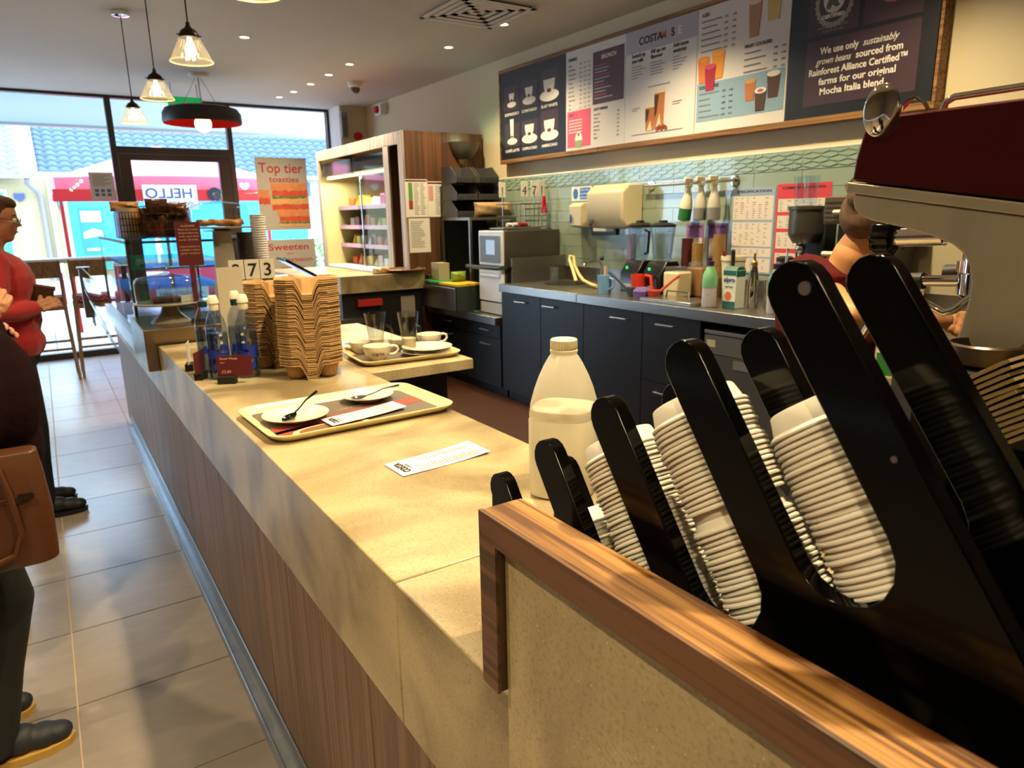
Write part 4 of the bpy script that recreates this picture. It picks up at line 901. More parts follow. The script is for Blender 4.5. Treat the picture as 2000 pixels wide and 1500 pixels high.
# dishwasher
t = T('dishwasher', 'grey under-counter dishwasher with a round dial', 'dishwasher', (3.38, 2.39, 0))
M_dw = mat('dishwasher_grey', '#5d6066', .35, .6)
B().box(3.10, 3.68, 2.10, 2.68, .02, .83).build('body', M_dw, t, bevel=.004); B().box(3.085, 3.68, 2.095, 2.685, .832, .855).build('lid', mat('dishwasher_lid', '#8a8d90', .3, .6), t, bevel=.004)
B().box(3.085, 3.10, 2.10, 2.68, .72, .825).build('control_panel', mat('panel_grey', '#6c6f75', .35, .5), t, bevel=.002); B().box(3.088, 3.10, 2.10, 2.68, .06, .715).build('door', M_dw, t, bevel=.002)
B().cyl((3.085, 2.36, .775), (3.070, 2.36, .775), .022, .019, 20).build('dial', M_steel, t); B().box(3.083, 3.0849, 2.33, 2.47, .655, .705).build('handle_recess', mat('light_recess', '#a6a8aa', .3, .7), t)
B().box(3.083, 3.0849, 2.60, 2.66, .76, .80).build('badge', mat('pale_badge', '#a9a68f', .5), t)
# wash sink hose, tap, splash panel
t = T('splash_panel', 'tall steel splash panel between oven and sink', 'panel', (3.5, 4.78, ZB)); B().box(3.16, XW - .02, 4.775, 4.781, ZB, 1.17).build('sheet', M_steeld, t)
o = B().tube([(3.36, 4.20, ZB + .03), (3.33, 4.16, 1.02), (3.40, 4.28, 1.08), (3.46, 4.40, 1.15), (3.48, 4.42, 1.185), (3.47, 4.36, 1.18), (3.46, 4.34, 1.12), (3.44, 4.26, 1.05), (3.42, 4.18, 1.01), (3.38, 4.02, ZB + .02), (3.36, 3.95, ZB + .02)], .013, 10).build('hose', mat('cream_hose', '#cdb87c', .5)); tag(o, 'looped cream hose hanging over the sink', 'hose')
t = T('tap', 'chrome tap with a dark knob by the sink', 'tap', (3.6, 4.18, ZB)); B().tube([(3.6, 4.18, ZB), (3.6, 4.18, 1.12), (3.57, 4.19, 1.15), (3.47, 4.20, 1.15), (3.44, 4.20, 1.12)], .012, 10).build('spout', M_chrome, t); B().sph((3.6, 4.18, 1.17), .018).build('knob', M_blackm, t)
def cupobj(x, y, r0, r1, h, m, label, cat='cup', name='beaker', z=ZB, n=20): return tag(B().lathe([(r0, 0), (r1, h), (r1 * .94, h), (r0 * .92, .004), (0, .004)], (x, y, z), n).build(name, m), label, cat)
cupobj(3.47, 4.62, .032, .038, .12, M_plastic, 'clear plastic beaker at the back of the sink', 'beaker')
tj = T('blue_jug', 'pale blue measuring jug holding a wooden stirrer', 'jug', (3.20, 3.68, ZB)); B().lathe([(.042, 0), (.052, .125), (.049, .125), (.039, .005), (0, .005)], (3.20, 3.68, ZB), 20).build('body', mat('pale_blue_plastic', '#6f9fd0', .35), tj)
B().tube([(3.20, 3.63, ZB + .11), (3.20, 3.59, ZB + .10), (3.20, 3.59, ZB + .05), (3.20, 3.635, ZB + .03)], .008, 8).build('handle', mat('pale_blue_plastic'), tj); B().box(3.185, 3.20, 3.66, 3.672, ZB + .02, ZB + .185, ).build('stirrer', mat('pale_wood', '#cfae7e', .6), tj)
def scoop(x, y, c, label, rz, jug=False):
    t = T('scoop', label, 'scoop', (x, y, ZB + .004), rz=rz); m = mat('plastic_' + c, c, .35)
    B().lathe([(.028, 0), (.045, .055), (.042, .055), (.026, .004), (0, .004)], (0, 0, 0), 16).build('cup', m, t, local=True); B().tube([(.03, 0, .04), (.12, 0, .12), (.16, 0, .15)], [.009, .008, .010], 8).build('handle', m, t, local=True); return t
scoop(3.22, 3.43, '#3c4148', 'dark grey scoop lying with its handle up by the jugs', radians(120))
rj = T('red_jug', 'orange-red plastic jug with a big handle behind the scoops', 'jug', (3.37, 3.52, ZB)); B().lathe([(.05, 0), (.058, .13), (.054, .13), (.047, .005), (0, .005)], (3.37, 3.52, ZB), 20).build('body', mat('orange_red_plastic', '#c8341c', .35), rj)
B().tube([(3.37, 3.46, ZB + .125), (3.37, 3.41, ZB + .12), (3.37, 3.395, ZB + .02)], .012, 8).build('handle', mat('orange_red_plastic'), rj)
scoop(3.19, 3.20, '#d0482c', 'small orange-red scoop with an upright handle', radians(-60)); 
tag(B().lathe([(.001, 0), (.06, .0), (.062, .05), (.04, .072), (0, .06)], (3.17, 3.28, ZB), 9).build('cloth', mat('purple_cloth', '#5c4a86', .9, noise=40, bump=.8, var=.3)), 'crumpled purple cleaning cloth on the worktop edge', 'cloth')
# blenders
for i, (x, y) in enumerate(((3.50, 3.66), (3.50, 3.44))):
    t = T('blender', ['black blender with a clear jug, left of the pair', 'black blender with a green light, right of the pair'][i], 'blender', (x, y, ZB))
    B().prism([(-.10, 0), (.10, 0), (.10, .16), (.06, .215), (-.04, .215), (-.10, .13)], (x, y - .085, ZB), (1, 0, 0), (0, 0, 1), (0, .17, 0)).build('motor_base', mat('blender_black', '#0f0f12', .3), t, bevel=.006)
    B().lathe([(.052, .217), (.062, .23), (.082, .44), (.0795, .44), (.058, .235), (0, .23)], (x, y, ZB), 24).build('jug', M_plastic, t)
    B().tube([(x - .02, y - .075, ZB + .42), (x - .03, y - .12, ZB + .41), (x - .03, y - .11, ZB + .27), (x - .01, y - .065, ZB + .26)], .009, 8).build('jug_handle', M_plastic if i else M_blackm, t)
    B().lathe([(.084, .441), (.086, .455), (.06, .468), (.03, .47), (.028, .485), (0, .487)], (x, y, ZB), 24).build('lid', M_blackm, t)
    B().cyl((x - .0915, y + .03, ZB + .165), (x - .085, y + .03, ZB + .165), .010).build('light', mat('green_light', '#18e070', .4, emit='#18e878', estr=3 if i else 1), t)
    B().box(x - .1015, x - .1, y - .03, y + .05, ZB + .03, ZB + .055).build('name_plate', mat('pale_plate', '#9aa0a8', .4), t)
def ty(name, label, cat, x, y, parts):
    t = T(name, label, cat, (x, y, ZB))
    for n_, m, pr in parts: B().lathe(pr, (x, y, ZB), 24).build(n_, m, t)
    return t
def sq(x, y, w, d, h, m, label, cat, name='tub', lid=None):
    t = T(name, label, cat, (x, y, ZB)); B().box(x - d / 2, x + d / 2, y - w / 2, y + w / 2, ZB, ZB + h).build('body', m, t, bevel=.012)
    if lid: B().box(x - d / 2 * .9, x + d / 2 * .9, y - w / 2 * .9, y + w / 2 * .9, ZB + h, ZB + h + .03).build('lid', lid, t, bevel=.006)
    return t
sq(3.40, 3.20, .13, .13, .165, mat('cream_powder_tub', '#cbbd98', .5), 'square cream tub of powder with a clear lid', 'tub', lid=M_plastic)
sq(3.55, 3.14, .13, .13, .19, mat('brown_powder_tub', '#7d5b38', .5), 'square brown tub of powder behind the cream tub', 'tub', lid=M_plastic)
M_kcup = mat('kraft_cup', '#9b7b46', .6); M_mcup = mat('maroon_cup', '#5a1f24', .5)
for i, (x, y, n, m, lb, g) in enumerate(((3.62, 3.33, 20, M_mcup, 'maroon paper cup in the tall stack behind the tubs', 'maroon cups'), (3.60, 3.22, 18, M_kcup, 'kraft paper cup in the stack beside the maroon cups', 'kraft cups left'), (3.62, 3.06, 22, M_kcup, 'kraft paper cup in the tall stack by the purple notice', 'kraft cups right'))):
    b = B()
    me = B().lathe([(.027, 0), (.037, .085), (.039, .086), (.039, .089), (.035, .089), (.026, .003), (0, .003)], n=20).mesh('paper_cup', m, 40)
    for k in range(n): o = bpy.data.objects.new('paper_cup', me); COL.objects.link(o); o.location = (x, y, ZB + .0005 + k * .0145); tag(o, lb, 'cup', g)
t = T('steel_tray', 'shallow steel tray with a wire handle at the worktop edge', 'tray', (3.2, 2.98, ZB)); B().box(3.09, 3.30, 2.80, 3.22, ZB, ZB + .022).build('body', M_steel, t, bevel=.004)
B().tube([(3.16, 3.06, ZB + .022), (3.16, 3.055, ZB + .07), (3.16, 2.885, ZB + .07), (3.16, 2.88, ZB + .022)], .006, 8).build('handle', M_chrome, t)
def sauce(x, y, label):
    t = T('sauce_bottle', label, 'bottle', (x, y, ZB))
    B().lathe([(.038, 0), (.042, .01), (.040, .10), (.042, .112)], (x, y, ZB), 24).build('label_sleeve', mat('lilac_white_label', '#c9c6d6', .5, noise=60, var=.25), t)
    B().lathe([(.0421, .113), (.043, .15), (.038, .19), (.024, .22), (.019, .235)], (x, y, ZB), 24).build('bottle', mat('mint_green_plastic', '#6fae84', .35), t)
    B().lathe([(.021, .2355), (.022, .262), (0, .264)], (x, y, ZB), 20).build('cap', mat('deep_purple_cap', '#3a1e50', .4), t)
sauce(3.17, 2.735, 'mint green bottle with purple cap left of the milk carton'); sauce(3.22, 2.33, 'mint green bottle with purple cap half hidden by the dispenser')
t = T('drink_carton', 'teal and white drink carton with blue lettering', 'carton', (3.24, 2.62, ZB))
B().box(3.20, 3.28, 2.575, 2.665, ZB, ZB + .215).build('carton_body', mat('carton_white', '#d9dfdc', .4), t, bevel=.002)
B().prism([(0, 0), (.08, 0), (.06, .018), (.02, .018)], (3.20, 2.575, ZB + .2155), (1, 0, 0), (0, 0, 1), (0, .09, 0)).box(3.1992, 3.1998, 2.576, 2.664, ZB + .185, ZB + .213).box(3.201, 3.279, 2.5742, 2.5748, ZB + .18, ZB + .213).box(3.1992, 3.1998, 2.576, 2.664, ZB + .002, ZB + .04).build('teal_print', mat('teal_print', '#1f5a55', .4), t)
text('alpro', (3.1988, 2.66, ZB + .150), RW, UZ, .036, mat('blue_print', '#1f3f9a', .5), t, w=.078, bold=.0008); text('barista', (3.1988, 2.65, ZB + .118), RW, UZ, .016, M_ink, t, w=.055)
B().prism([(.022 * cos(2 * pi * k / 20), .026 * sin(2 * pi * k / 20)) for k in range(20)], (3.1992, 2.625, ZB + .070), RW, UZ, (-.0005, 0, 0)).build('orange_disc', mat('orange_disc', '#d0682c', .5), t)
for i, (x, y, h, r_, lb) in enumerate(((3.33, 2.56, .235, .032, 'tall chrome shaker with a narrow spout'), (3.38, 2.47, .16, .042, 'short steel tumbler beside the chrome shaker'), (3.55, 2.52, .25, .047, 'tall black and steel jug behind the tumbler'))):
    t = T('shaker', lb, 'shaker', (x, y, ZB))
    B().lathe([(r_ * .9, 0), (r_, .01), (r_, h * .6), (r_ * (.55 if i == 0 else 1.05), h), (r_ * .5 if i == 0 else r_, h), (0, h * .95)], (x, y, ZB), 24).build('body', M_chrome if i < 2 else M_steeld, t)
    if i == 0: B().lathe([(.018, h + .001), (.018, h + .02), (.008, h + .03), (.006, h + .07), (0, h + .07)], (x, y, ZB), 14).build('spout', mat('brass_spout', '#b98a48', .25, .8), t)
    if i == 2: B().lathe([(.048, h + .0005), (.05, h + .02), (.03, h + .03), (0, h + .03)], (x, y, ZB), 20).build('lid', M_blackm, t)
t = T('tool_pot', 'cream pot holding a red spoon and a black spatula', 'pot', (3.52, 2.86, ZB)); B().lathe([(.055, 0), (.070, .24), (.075, .245), (.075, .27), (.068, .27), (.05, .006), (0, .006)], (3.52, 2.86, ZB), 24).build('pot', mat('cream_pot', '#d8cfb8', .4), t)
B().tube([(3.50, 2.85, ZB + .05), (3.45, 2.88, ZB + .30)], .008, 8).build('spoon_handle', mat('dark_red_plastic', '#7c1c20', .4), t); B().tube([(3.52, 2.86, ZB + .05), (3.44, 2.80, ZB + .31)], .012, 8).build('spatula_handle', M_blackm, t)
# milkshake mixer
t = T('milkshake_mixer', 'grey and black drinks mixer with a chrome cup rest', 'mixer', (3.50, 2.38, ZB)); M_mx = mat('mixer_grey', '#56524c', .35, .5)
B().box(3.53, 3.64, 2.27, 2.45, ZB, ZB + .50).build('column', mat('mixer_black', '#1c1b1c', .4), t, bevel=.012)
B().lathe([(.06, .36), (.085, .40), (.088, .42), (.088, .535), (.095, .54), (.095, .555), (0, .56)], (3.48, 2.36, ZB), 28).build('mixing_head', M_mx, t)
B().cyl((3.45, 2.36, ZB + .20), (3.45, 2.36, ZB + .36), .012).sph((3.45, 2.36, ZB + .33), .028).build('spindle', M_chrome, t); B().tube([(3.43, 2.44, ZB + .02), (3.44, 2.43, ZB + .33)], .006, 8).build('rod', M_chrome, t)
B().box(3.40, 3.64, 2.26, 2.46, ZB + .0, ZB + .02).build('foot', mat('mixer_black'), t)
for i, (y, c) in enumerate(((2.40, 'left'), (2.33, 'right'))): tag(B().lathe([(.026, 0), (.036, .15), (.034, .15), (.024, .004), (0, .004)], (3.47, y, ZB + .561), 20).build('tall_glass', M_glass), 'empty tall glass standing on the drinks mixer, %s one' % c, 'glass')
# grinder with foil-topped hopper
t = T('coffee_grinder', 'brown ribbed grinder box with a black body and white lever', 'grinder', (3.55, 2.03, ZB))
B().box(3.46, 3.66, 1.86, 2.16, ZB, ZB + .46).build('body', M_blackm, t, bevel=.01); B().box(3.42, 3.68, 1.82, 2.22, ZB + .461, ZB + .60).build('hopper_box', mat('brown_ribbed', '#5b4c3a', .5, .3), t, bevel=.006)
for k in range(5): B().box(3.416, 3.4199, 1.83, 2.21, ZB + .475 + k * .024, ZB + .485 + k * .024).build('rib', mat('brown_ribbed'), t)
B().tube([(3.41, 2.20, ZB + .31), (3.41, 2.10, ZB + .31), (3.41, 2.08, ZB + .30), (3.40, 2.08, ZB + .16)], .014, 8).build('lever', mat('cream_handle', '#d6cdb6', .4), t); B().tube([(3.40, 2.15, ZB + .52), (3.40, 2.0, ZB + .52)], .013, 8).build('lever', mat('cream_handle'), t)
tag(B().lathe([(.03, 0), (.075, .02), (.082, .055), (.05, .09), (0, .10)], (3.55, 2.10, ZB + .6005), 14).build('foil_bag', mat('crinkled_foil', '#b9a688', .15, 1, noise=30, bump=1)), 'crinkled foil-wrapped bag on top of the grinder', 'bag')

# ================================================================ ON THE BACK WALL
t = T('hand_wash_sign', 'small blue and white wash hands sign on the tiles', 'sign', (XW - .013, 4.57, 1.6)); B().box(XW - .0165, XW - .0135, 4.44, 4.70, 1.61, 1.722).build('board', M_paper, t)
B().box(XW - .0175, XW - .0166, 4.46, 4.59, 1.62, 1.712).prism([(.032 * cos(2 * pi * k / 20), .042 * sin(2 * pi * k / 20)) for k in range(20)], (XW - .0166, 4.645, 1.666), RW, UZ, (-.0009, 0, 0)).build('blue_print', mat('sign_blue', '#2f6fc0', .5), t)
for i, s in enumerate(('Now wash', 'your hands', 'please')): text(s, (XW - .0177, 4.585, 1.688 - i * .028), RW, UZ, .022, M_whiteink, t, w=.11)
t = T('soap_dispenser', 'cream wall soap dispenser with a blue window', 'soap dispenser', (XW - .05, 4.51, 1.39)); B().prism([(0, 0), (.11, .02), (.12, .18), (.08, .205), (0, .205)], (XW - .0125, 4.44, 1.39), (-1, 0, 0), UZ, (0, .15, 0)).build('case', mat('cream_plastic', '#cfc3a2', .4), t, bevel=.008)
B().sph((XW - .137, 4.56, 1.47), .02, 12, (.3, .6, 2)).build('window', mat('blue_soap', '#2a55a8', .3), t)
t = T('framed_notice', 'white notice in a black frame behind the towel dispenser', 'notice', (XW - .02, 4.28, 1.34)); B().box(XW - .03, XW - .0125, 4.13, 4.43, 1.345, 1.70).build('frame', M_blackm, t, bevel=.003); B().box(XW - .0312, XW - .0301, 4.155, 4.405, 1.37, 1.675).build('sheet', M_paper, t)
t = T('towel_dispenser', 'large cream paper towel dispenser on the tiled wall', 'towel dispenser', (XW - .12, 4.05, 1.41))
B().prism([(0, 0), (.16, .01), (.21, .08), (.21, .27), (.14, .325), (0, .325)], (XW - .0125, 3.86, 1.39), (-1, 0, 0), UZ, (0, .40, 0)).build('cover', mat('cream_plastic'), t, bevel=.015)
B().sph((XW - .225, 4.20, 1.44), .022, 12, (.4, 1, 1.3)).build('lock', mat('dark_blue_lock', '#333a48', .4), t)
tr_ = T('wall_rail', 'steel rail on the tiled wall carrying spray bottles', 'rail', (3.67, 3.3, 1.70)); B().cyl((3.67, 3.80, 1.695), (3.67, 3.02, 1.695), .010).build('bar', M_steel, tr_)
for y in (3.78, 3.04): B().cyl((3.67, y, 1.695), (XW - .0125, y, 1.695), .009).lathe([(.034, 0), (.034, .006), (0, .008)], (0, 0, 0), 20, Matrix.Translation((XW - .0125, y, 1.695)) @ Matrix.Rotation(-pi / 2, 4, 'Y')).build('bracket', M_chrome, tr_)
for i, (y, c, lean, lb) in enumerate(((3.37, '#b7c46a', .16, 'spray bottle with green label, leaning at the left of three'), (3.235, '#8f8f88', .03, 'half-full spray bottle in the middle of three'), (3.12, '#8f8f88', 0, 'half-full spray bottle at the right of three'))):
    t = T('spray_bottle', lb, 'spray bottle', (3.62, y, 1.45)); t.rotation_euler = (lean, 0, 0); pm = mat('milky_bottle', '#d8d2bb', .4)
    q = B().lathe([(.036, 0), (.042, .008), (.042, .09), (.036, .13), (.018, .19), (.014, .215)], (0, 0, 0), 20).build('bottle', pm if i == 0 else mat('half_full_bottle', '#b8b6ac', .4), t, local=True)
    B().lathe([(.0425, .006), (.0427, .075), (.0425, .08)], (0, 0, 0), 20).build('liquid_band' if i else 'label', mat('grey_liquid', '#77777c', .4) if i else mat('dark_green_label', '#1f6a34', .5), t, local=True)
    B().box(-.016, .016, -.016, .016, .2155, .245).box(-.055, .02, -.010, .010, .245, .275).build('spray_head', mat('cream_sprayer', '#ddd2ae', .4), t, local=True, bevel=.004)
    B().tube([(-.02, 0, .245), (-.035, 0, .215), (-.030, 0, .19)], .006, 6).build('trigger', mat('cream_sprayer'), t, local=True)
def poster(name, label, y0, y1, z0, z1, m, fn=None, x=XW - .0128):
    t = T(name, label, 'notice', (x, (y0 + y1) / 2, z0)); B().box(x - .0012, x, y0, y1, z0, z1).build('sheet', m, t)
    if fn: fn(t, x - .0013)
    return t
def chart(head, hc, rows, cell):
    def fn(t, x, y0=None):
        pass
    return fn
def wallchart(label, y0, y1, z0, z1, base, hd, title, bands):
    t = poster('chart', label, y0, y1, z0, z1, mat('chart_' + base, base, .6)); x = XW - .0142; w = y1 - y0
    text(title, (x - .0004, y1 - w * .1, z1 - .030), RW, UZ, .020, M_ink, t, w=w * .8, bold=.0004)
    for a, b_ in bands:
        B().box(x - .0006, x, y0 + .012, y1 - .012, z0 + a * (z1 - z0), z0 + b_ * (z1 - z0)).build('table_cell', mat('chart_cell', '#d3cbc4', .6), t); q = B(); zz = z0 + b_ * (z1 - z0) - .014
        while zz > z0 + a * (z1 - z0) + .008:
            for k in range(6):
                if random.random() < .75: yy = y1 - .025 - k * (w - .05) / 6; q.box(x - .0012, x - .0007, yy, yy - .006 - random.random() * .018, zz, zz + .004)
            zz -= .013
        q.build('table_print', M_grey, t)
wallchart('pale blue drinks specification chart on the tiled wall', 2.735, 3.055, 1.12, 1.645, '#8fa3bf', None, 'SPECIFICATION', [(.63, .90), (.32, .60), (.2, .30), (.02, .18)])
wallchart('bright red drinks specification chart on the wall', 2.375, 2.725, 1.12, 1.655, '#c83a48', None, 'COMMON STANDARDS', [(.70, .84), (.52, .66), (.30, .48), (.05, .25)])
wallchart('purple recipe sheet behind the kraft cups, left', 3.28, 3.43, 1.19, 1.43, '#8a63a0', None, 'RECIPE', [(.05, .6)]); wallchart('purple recipe sheet behind the kraft cups, right', 3.08, 3.24, 1.19, 1.43, '#75508c', None, 'RECIPE', [(.05, .6)])
tag(B().box(3.55, 3.60, 3.80, 3.84, ZB, 1.36, Matrix.Translation((0, 0, 0)) ).build('folded_sheet', mat('purple_sheet', '#6d5c8c', .6)), 'tall purple folded packet beside the blenders', 'packet')

# ================================================================ OVEN CORNER
cabinet(4.83, 5.42, 'low black drawer unit under the tall oven', z1=.625, drawers=[(.09, .50), (.505, .62)], hy=5.05); cabinet(5.425, 6.05, 'low black drawer unit under the chopping boards', z1=.625, drawers=[(.09, .50), (.505, .62)], hy=5.75)
B_ = T('lower_worktop', 'low steel worktop carrying the oven', 'worktop', (3.4, 5.4, .626)); B().box(3.02, XW - .015, 4.83, 6.05, .626, .69).build('slab', M_steel, B_, bevel=.003); B().box(3.08, 3.5, 5.245, 5.42, .6903, .697).build('green_mat', mat('green_mat', '#1f6a3c', .6), B_)
t = T('speed_oven', 'tall silver high-speed oven with a touch screen and dark handle', 'oven', (3.44, 5.05, .69))
M_ov = mat('oven_side_steel', '#6a625c', .35, .8); M_of = mat('oven_front_silver_lit', '#eef1f6', .35, .1)  # bluish white of the window light is put into the front's colour
B().box(3.15, XW - .02, 4.86, 5.235, .6905, 1.385).build('casing', M_ov, t, bevel=.006)
B().box(3.125, 3.149, 4.865, 5.23, 1.10, 1.383).build('control_fascia', M_of, t, bevel=.006); B().box(3.118, 3.1245, 4.885, 5.205, 1.125, 1.345).build('screen_surround', mat('slate_blue', '#6f7688', .3), t, bevel=.01); B().box(3.1165, 3.1179, 4.965, 5.10, 1.19, 1.31).build('touch_screen', mat('lit_screen', '#9db6cf', .2, emit='#9fc0e0', estr=.5), t)
B().box(3.120, 3.149, 4.865, 5.23, .80, 1.075).build('door', M_of, t, bevel=.006); B().box(3.113, 3.1199, 4.90, 5.195, 1.0, 1.02).build('door_lip', M_of, t, bevel=.002)
for k in range(7): B().box(3.122, 3.149, 4.875, 5.22, .70 + k * .013, .708 + k * .013).build('vent_slat', M_of, t)
B().tube([(3.12, 4.88, 1.085), (3.07, 4.84, 1.085), (3.06, 5.26, 1.085), (3.08, 5.36, 1.085)], .017, 8).build('handle', mat('dark_handle', '#4a4d55', .3, .5), t); B().prism([(0, 0), (.10, .0), (.20, .03), (.10, .03)], (3.10, 4.855, 1.07), (1, 0, 0), UZ, (0, -.02, 0)).build('handle_arm', M_blackm, t)
for a, b_ in ((3.20, 3.42), (3.45, 3.66)): B().box(a, b_, 4.90, 4.96, 1.3855, 1.392).build('top_vent', M_blackm, t)
t = T('tongs_tray', 'shallow steel tray of white-handled tools on the oven', 'tray', (3.36, 5.0, 1.386)); B().box(3.22, 3.60, 4.98, 5.20, 1.393, 1.405).build('tray_body', M_steeld, t, bevel=.002)
for k, (a, c) in enumerate(((.0, '#e8e8ea'), (.06, '#dfe2e6'), (.12, '#b32020'))): B().tube([(3.30 + a, 5.05, 1.43), (3.42 + a, 5.10, 1.425)], .016, 8).build('tool_handle', mat('tool_%d' % k, c, .3), t)
# wire-legged shelf over the black recess, with bread, crates and rack of numbers
t = T('oven_shelf', 'dark steel shelf above the food preparation corner', 'shelf', (3.4, 5.8, 1.0)); B().box(3.20, 3.70, 5.50, 6.04, 1.47, 1.495).build('top', M_steeld, t); 
for x, y in ((3.21, 5.51), (3.69, 5.51), (3.21, 6.03), (3.69, 6.03)): B().box(x - .012, x + .012, y - .012, y + .012, .6905, 1.47).build('leg', M_steeld, t)
B().box(3.24, 3.68, 6.0, 6.02, .70, 1.46).build('back_sheet', M_blackm, t)
def crate(x, y, z, label):
    t = T('stacking_bin', label, 'storage bin', (x, y, z), 'grey stacking bins'); m = mat('grey_bin_plastic', '#4b4b4c', .5); b = B()
    b.box(x - .11, x + .11, y - .14, y + .14, z, z + .006).box(x - .11, x + .11, y + .134, y + .14, z, z + .15).box(x - .11, x + .11, y - .14, y - .134, z, z + .055)
    for s in (-1, 1): b.prism([(-.14, 0), (.14, 0), (.14, .15), (-.03, .15), (-.14, .06)], (x + s * .108, y, z), (0, 1, 0), UZ, (-s * .005, 0, 0))
    b.build('bin', m, t)
    for k in range(8): B().box(x - .095 + k * .025, x - .085 + k * .025, y - .1425, y - .1405, z + .012, z + .048).build('slot', M_blackm, t)
for i, (x, k) in enumerate(((3.31, 0), (3.31, 1), (3.31, 2), (3.55, 0), (3.55, 1), (3.55, 2))): crate(x, 5.86, 1.4955 + k * .152, 'grey plastic bin in the %s column, %s' % ('left' if x < 3.4 else 'right', ['at the bottom', 'in the middle', 'at the top'][k]))
bag(3.50, 5.58, 1.4955, .42, .13, .12, mat('bread_in_bag', '#a98c66', .3, noise=14, var=.4, bump=.3), 'clear bag of sliced brown bread on the oven shelf', cat='bread bag')
t = T('number_basket', 'wire basket of numbered white table signs above the oven', 'basket', (3.57, 5.2, 1.6)); b = B()
for z in (1.405, 1.50, 1.60): b.tube([(3.42, 5.02, z), (3.70, 5.02, z), (3.70, 5.40, z), (3.42, 5.40, z), (3.42, 5.02, z)], .004, 5)
for k in range(7): b.cyl((3.42 + k * .0467, 5.02, 1.40), (3.42 + k * .0467, 5.02, 1.60), .002, None, 5); b.cyl((3.42, 5.02 + k * .063, 1.40), (3.42, 5.02 + k * .063, 1.60), .002, None, 5)
b.build('wires', M_steeld, t)
for i, (x, y, s, lb) in enumerate(((3.46, 5.36, '1', 'leftmost white number card on a wire above the oven'), (3.56, 5.16, '4', 'second white number card above the oven'), (3.62, 5.10, '7', 'third white number card above the oven'), (3.67, 5.06, '1', 'rightmost white number card above the oven'))):
    t = T('number_card', lb, 'number card', (x, y, 1.41)); B().cyl((x, y, 1.41), (x, y, 1.70), .004).build('stem', M_chrome, t); B().box(x - .035, x + .035, y - .002, y + .002, 1.66, 1.79).build('card', M_paper, t, bevel=.001); text(s, (x, y - .0023, 1.68), RX, UZ, .10, M_ink, t, al='CENTER')
tg = T('red_tongs', 'pair of red-handled tongs standing by the number cards', 'tongs', (3.64, 5.0, 1.405))
for s in (-1, 1): B().tube([(3.64 + s * .035, 4.985, 1.406), (3.64 + s * .02, 4.985, 1.52)], .004, 6).build('blade', M_steel, tg); B().tube([(3.64 + s * .02, 4.985, 1.52), (3.64 + s * .005, 4.985, 1.66)], .010, 8).build('grip', M_red, tg)
# prep boards
t = T('salad_counter', 'low stainless fridge with a dark side under the boards', 'fridge', (3.3, 5.8, .69)); B().box(2.93, 3.19, 5.30, 5.99, .6905, .915).build('cabinet', mat('dark_green_grey', '#232a28', .4), t, bevel=.003); B().box(2.915, 2.929, 5.31, 5.98, .70, .90).build('front', M_steeld, t, bevel=.003)
tag(box('chopping_board', mat('green_board', '#1c7a4c', .5), 2.93, 3.19, 5.62, 5.99, .9155, .933), 'green chopping board behind the yellow one', 'chopping board'); tag(box('chopping_board', mat('yellow_board', '#c9a818', .5), 2.93, 3.19, 5.30, 5.615, .9155, .933), 'yellow chopping board nearest the oven', 'chopping board')
tag(B().box(3.02, 3.13, 5.78, 5.93, .9335, 1.09).build('box', mat('cream_tub', '#b5a582', .6)), 'cream box standing on the green chopping board', 'box'); tag(bag(3.10, 5.56, .9335, .16, .09, .08, mat('salad_bag', '#6f8a34', .4, noise=40, var=.6), 'clear bag of green salad on the boards', cat='salad bag'), 'clear bag of green salad on the boards', 'salad bag')

# ================================================================ CHILLER WITH WOODEN SURROUND
fx0, fx1, fy0, fy1, fz = 2.855, 3.70, 6.08, 8.46, 2.27
t = T('grab_and_go_chiller', 'tall open chiller in a brown wood surround', 'chiller', (3.28, 7.27, 0))
B().box(fx0 + .02, fx1, fy0, fy0 + .022, .004, fz).build('end_panel', M_panelwood, t); B().box(fx0 + .02, fx1, fy1 - .022, fy1, .004, fz).build('end_panel', M_panelwood, t)
M_whw = wood('lit_wood_edge', '#a08c84', '#cfc0b8', 'z', .4, .6)  # wood paled: light falling on the chiller front is put into the colour
B().box(fx0, fx0 + .02, fy0, fy0 + .10, .90, fz).build('front_post', M_whw, t, bevel=.002); B().box(fx0, fx0 + .02, 6.40, 6.52, .90, fz - .10).build('front_post', M_whw, t, bevel=.002); B().box(fx0, fx0 + .02, fy1 - .08, fy1, .90, fz).build('front_post', M_whw, t, bevel=.002)
B().box(fx0, fx0 + .02, fy0 + .10, fy1 - .08, fz - .11, fz).build('front_header', M_whw, t, bevel=.002); B().box(fx0 + .021, fx1, fy0 + .023, fy1 - .023, fz - .03, fz - .002).build('top', M_panelwood, t)
B().box(fx0 + .02, fx1, 6.44, 6.46, .90, fz - .03).build('divider', M_panelwood, t); B().box(fx1 - .03, fx1 - .001, 6.46, fy1 - .023, .90, fz - .03).build('back', mat('yellow_lit_lining', '#b5ac80', .4), t)  # yellow glow inside the chiller is put into the lining colour
B().box(fx0 + .03, fx1 - .031, 8.40, 8.436, .971, 2.2).build('lining', mat('yellow_lit_lining'), t)
B().box(fx0 + .021, fx1 - .03, 6.47, 8.43, .95, .97).build('deck', M_white, t)
B().box(fx0 + .03, fx0 + .05, 6.53, 7.40, 1.98, 2.13).box(fx0 + .03, fx0 + .05, 7.44, 8.37, 1.98, 2.13).build('sliding_glass_header', mat('dark_header_glass', '#2a2c33', .08), t, bevel=.004)
box('canopy_light', mat('chiller_strip', '#fff3c8', .5, emit='#fff0a8', estr=5), fx0 + .08, fx0 + .12, 6.55, 8.35, 1.955, 1.975, t)
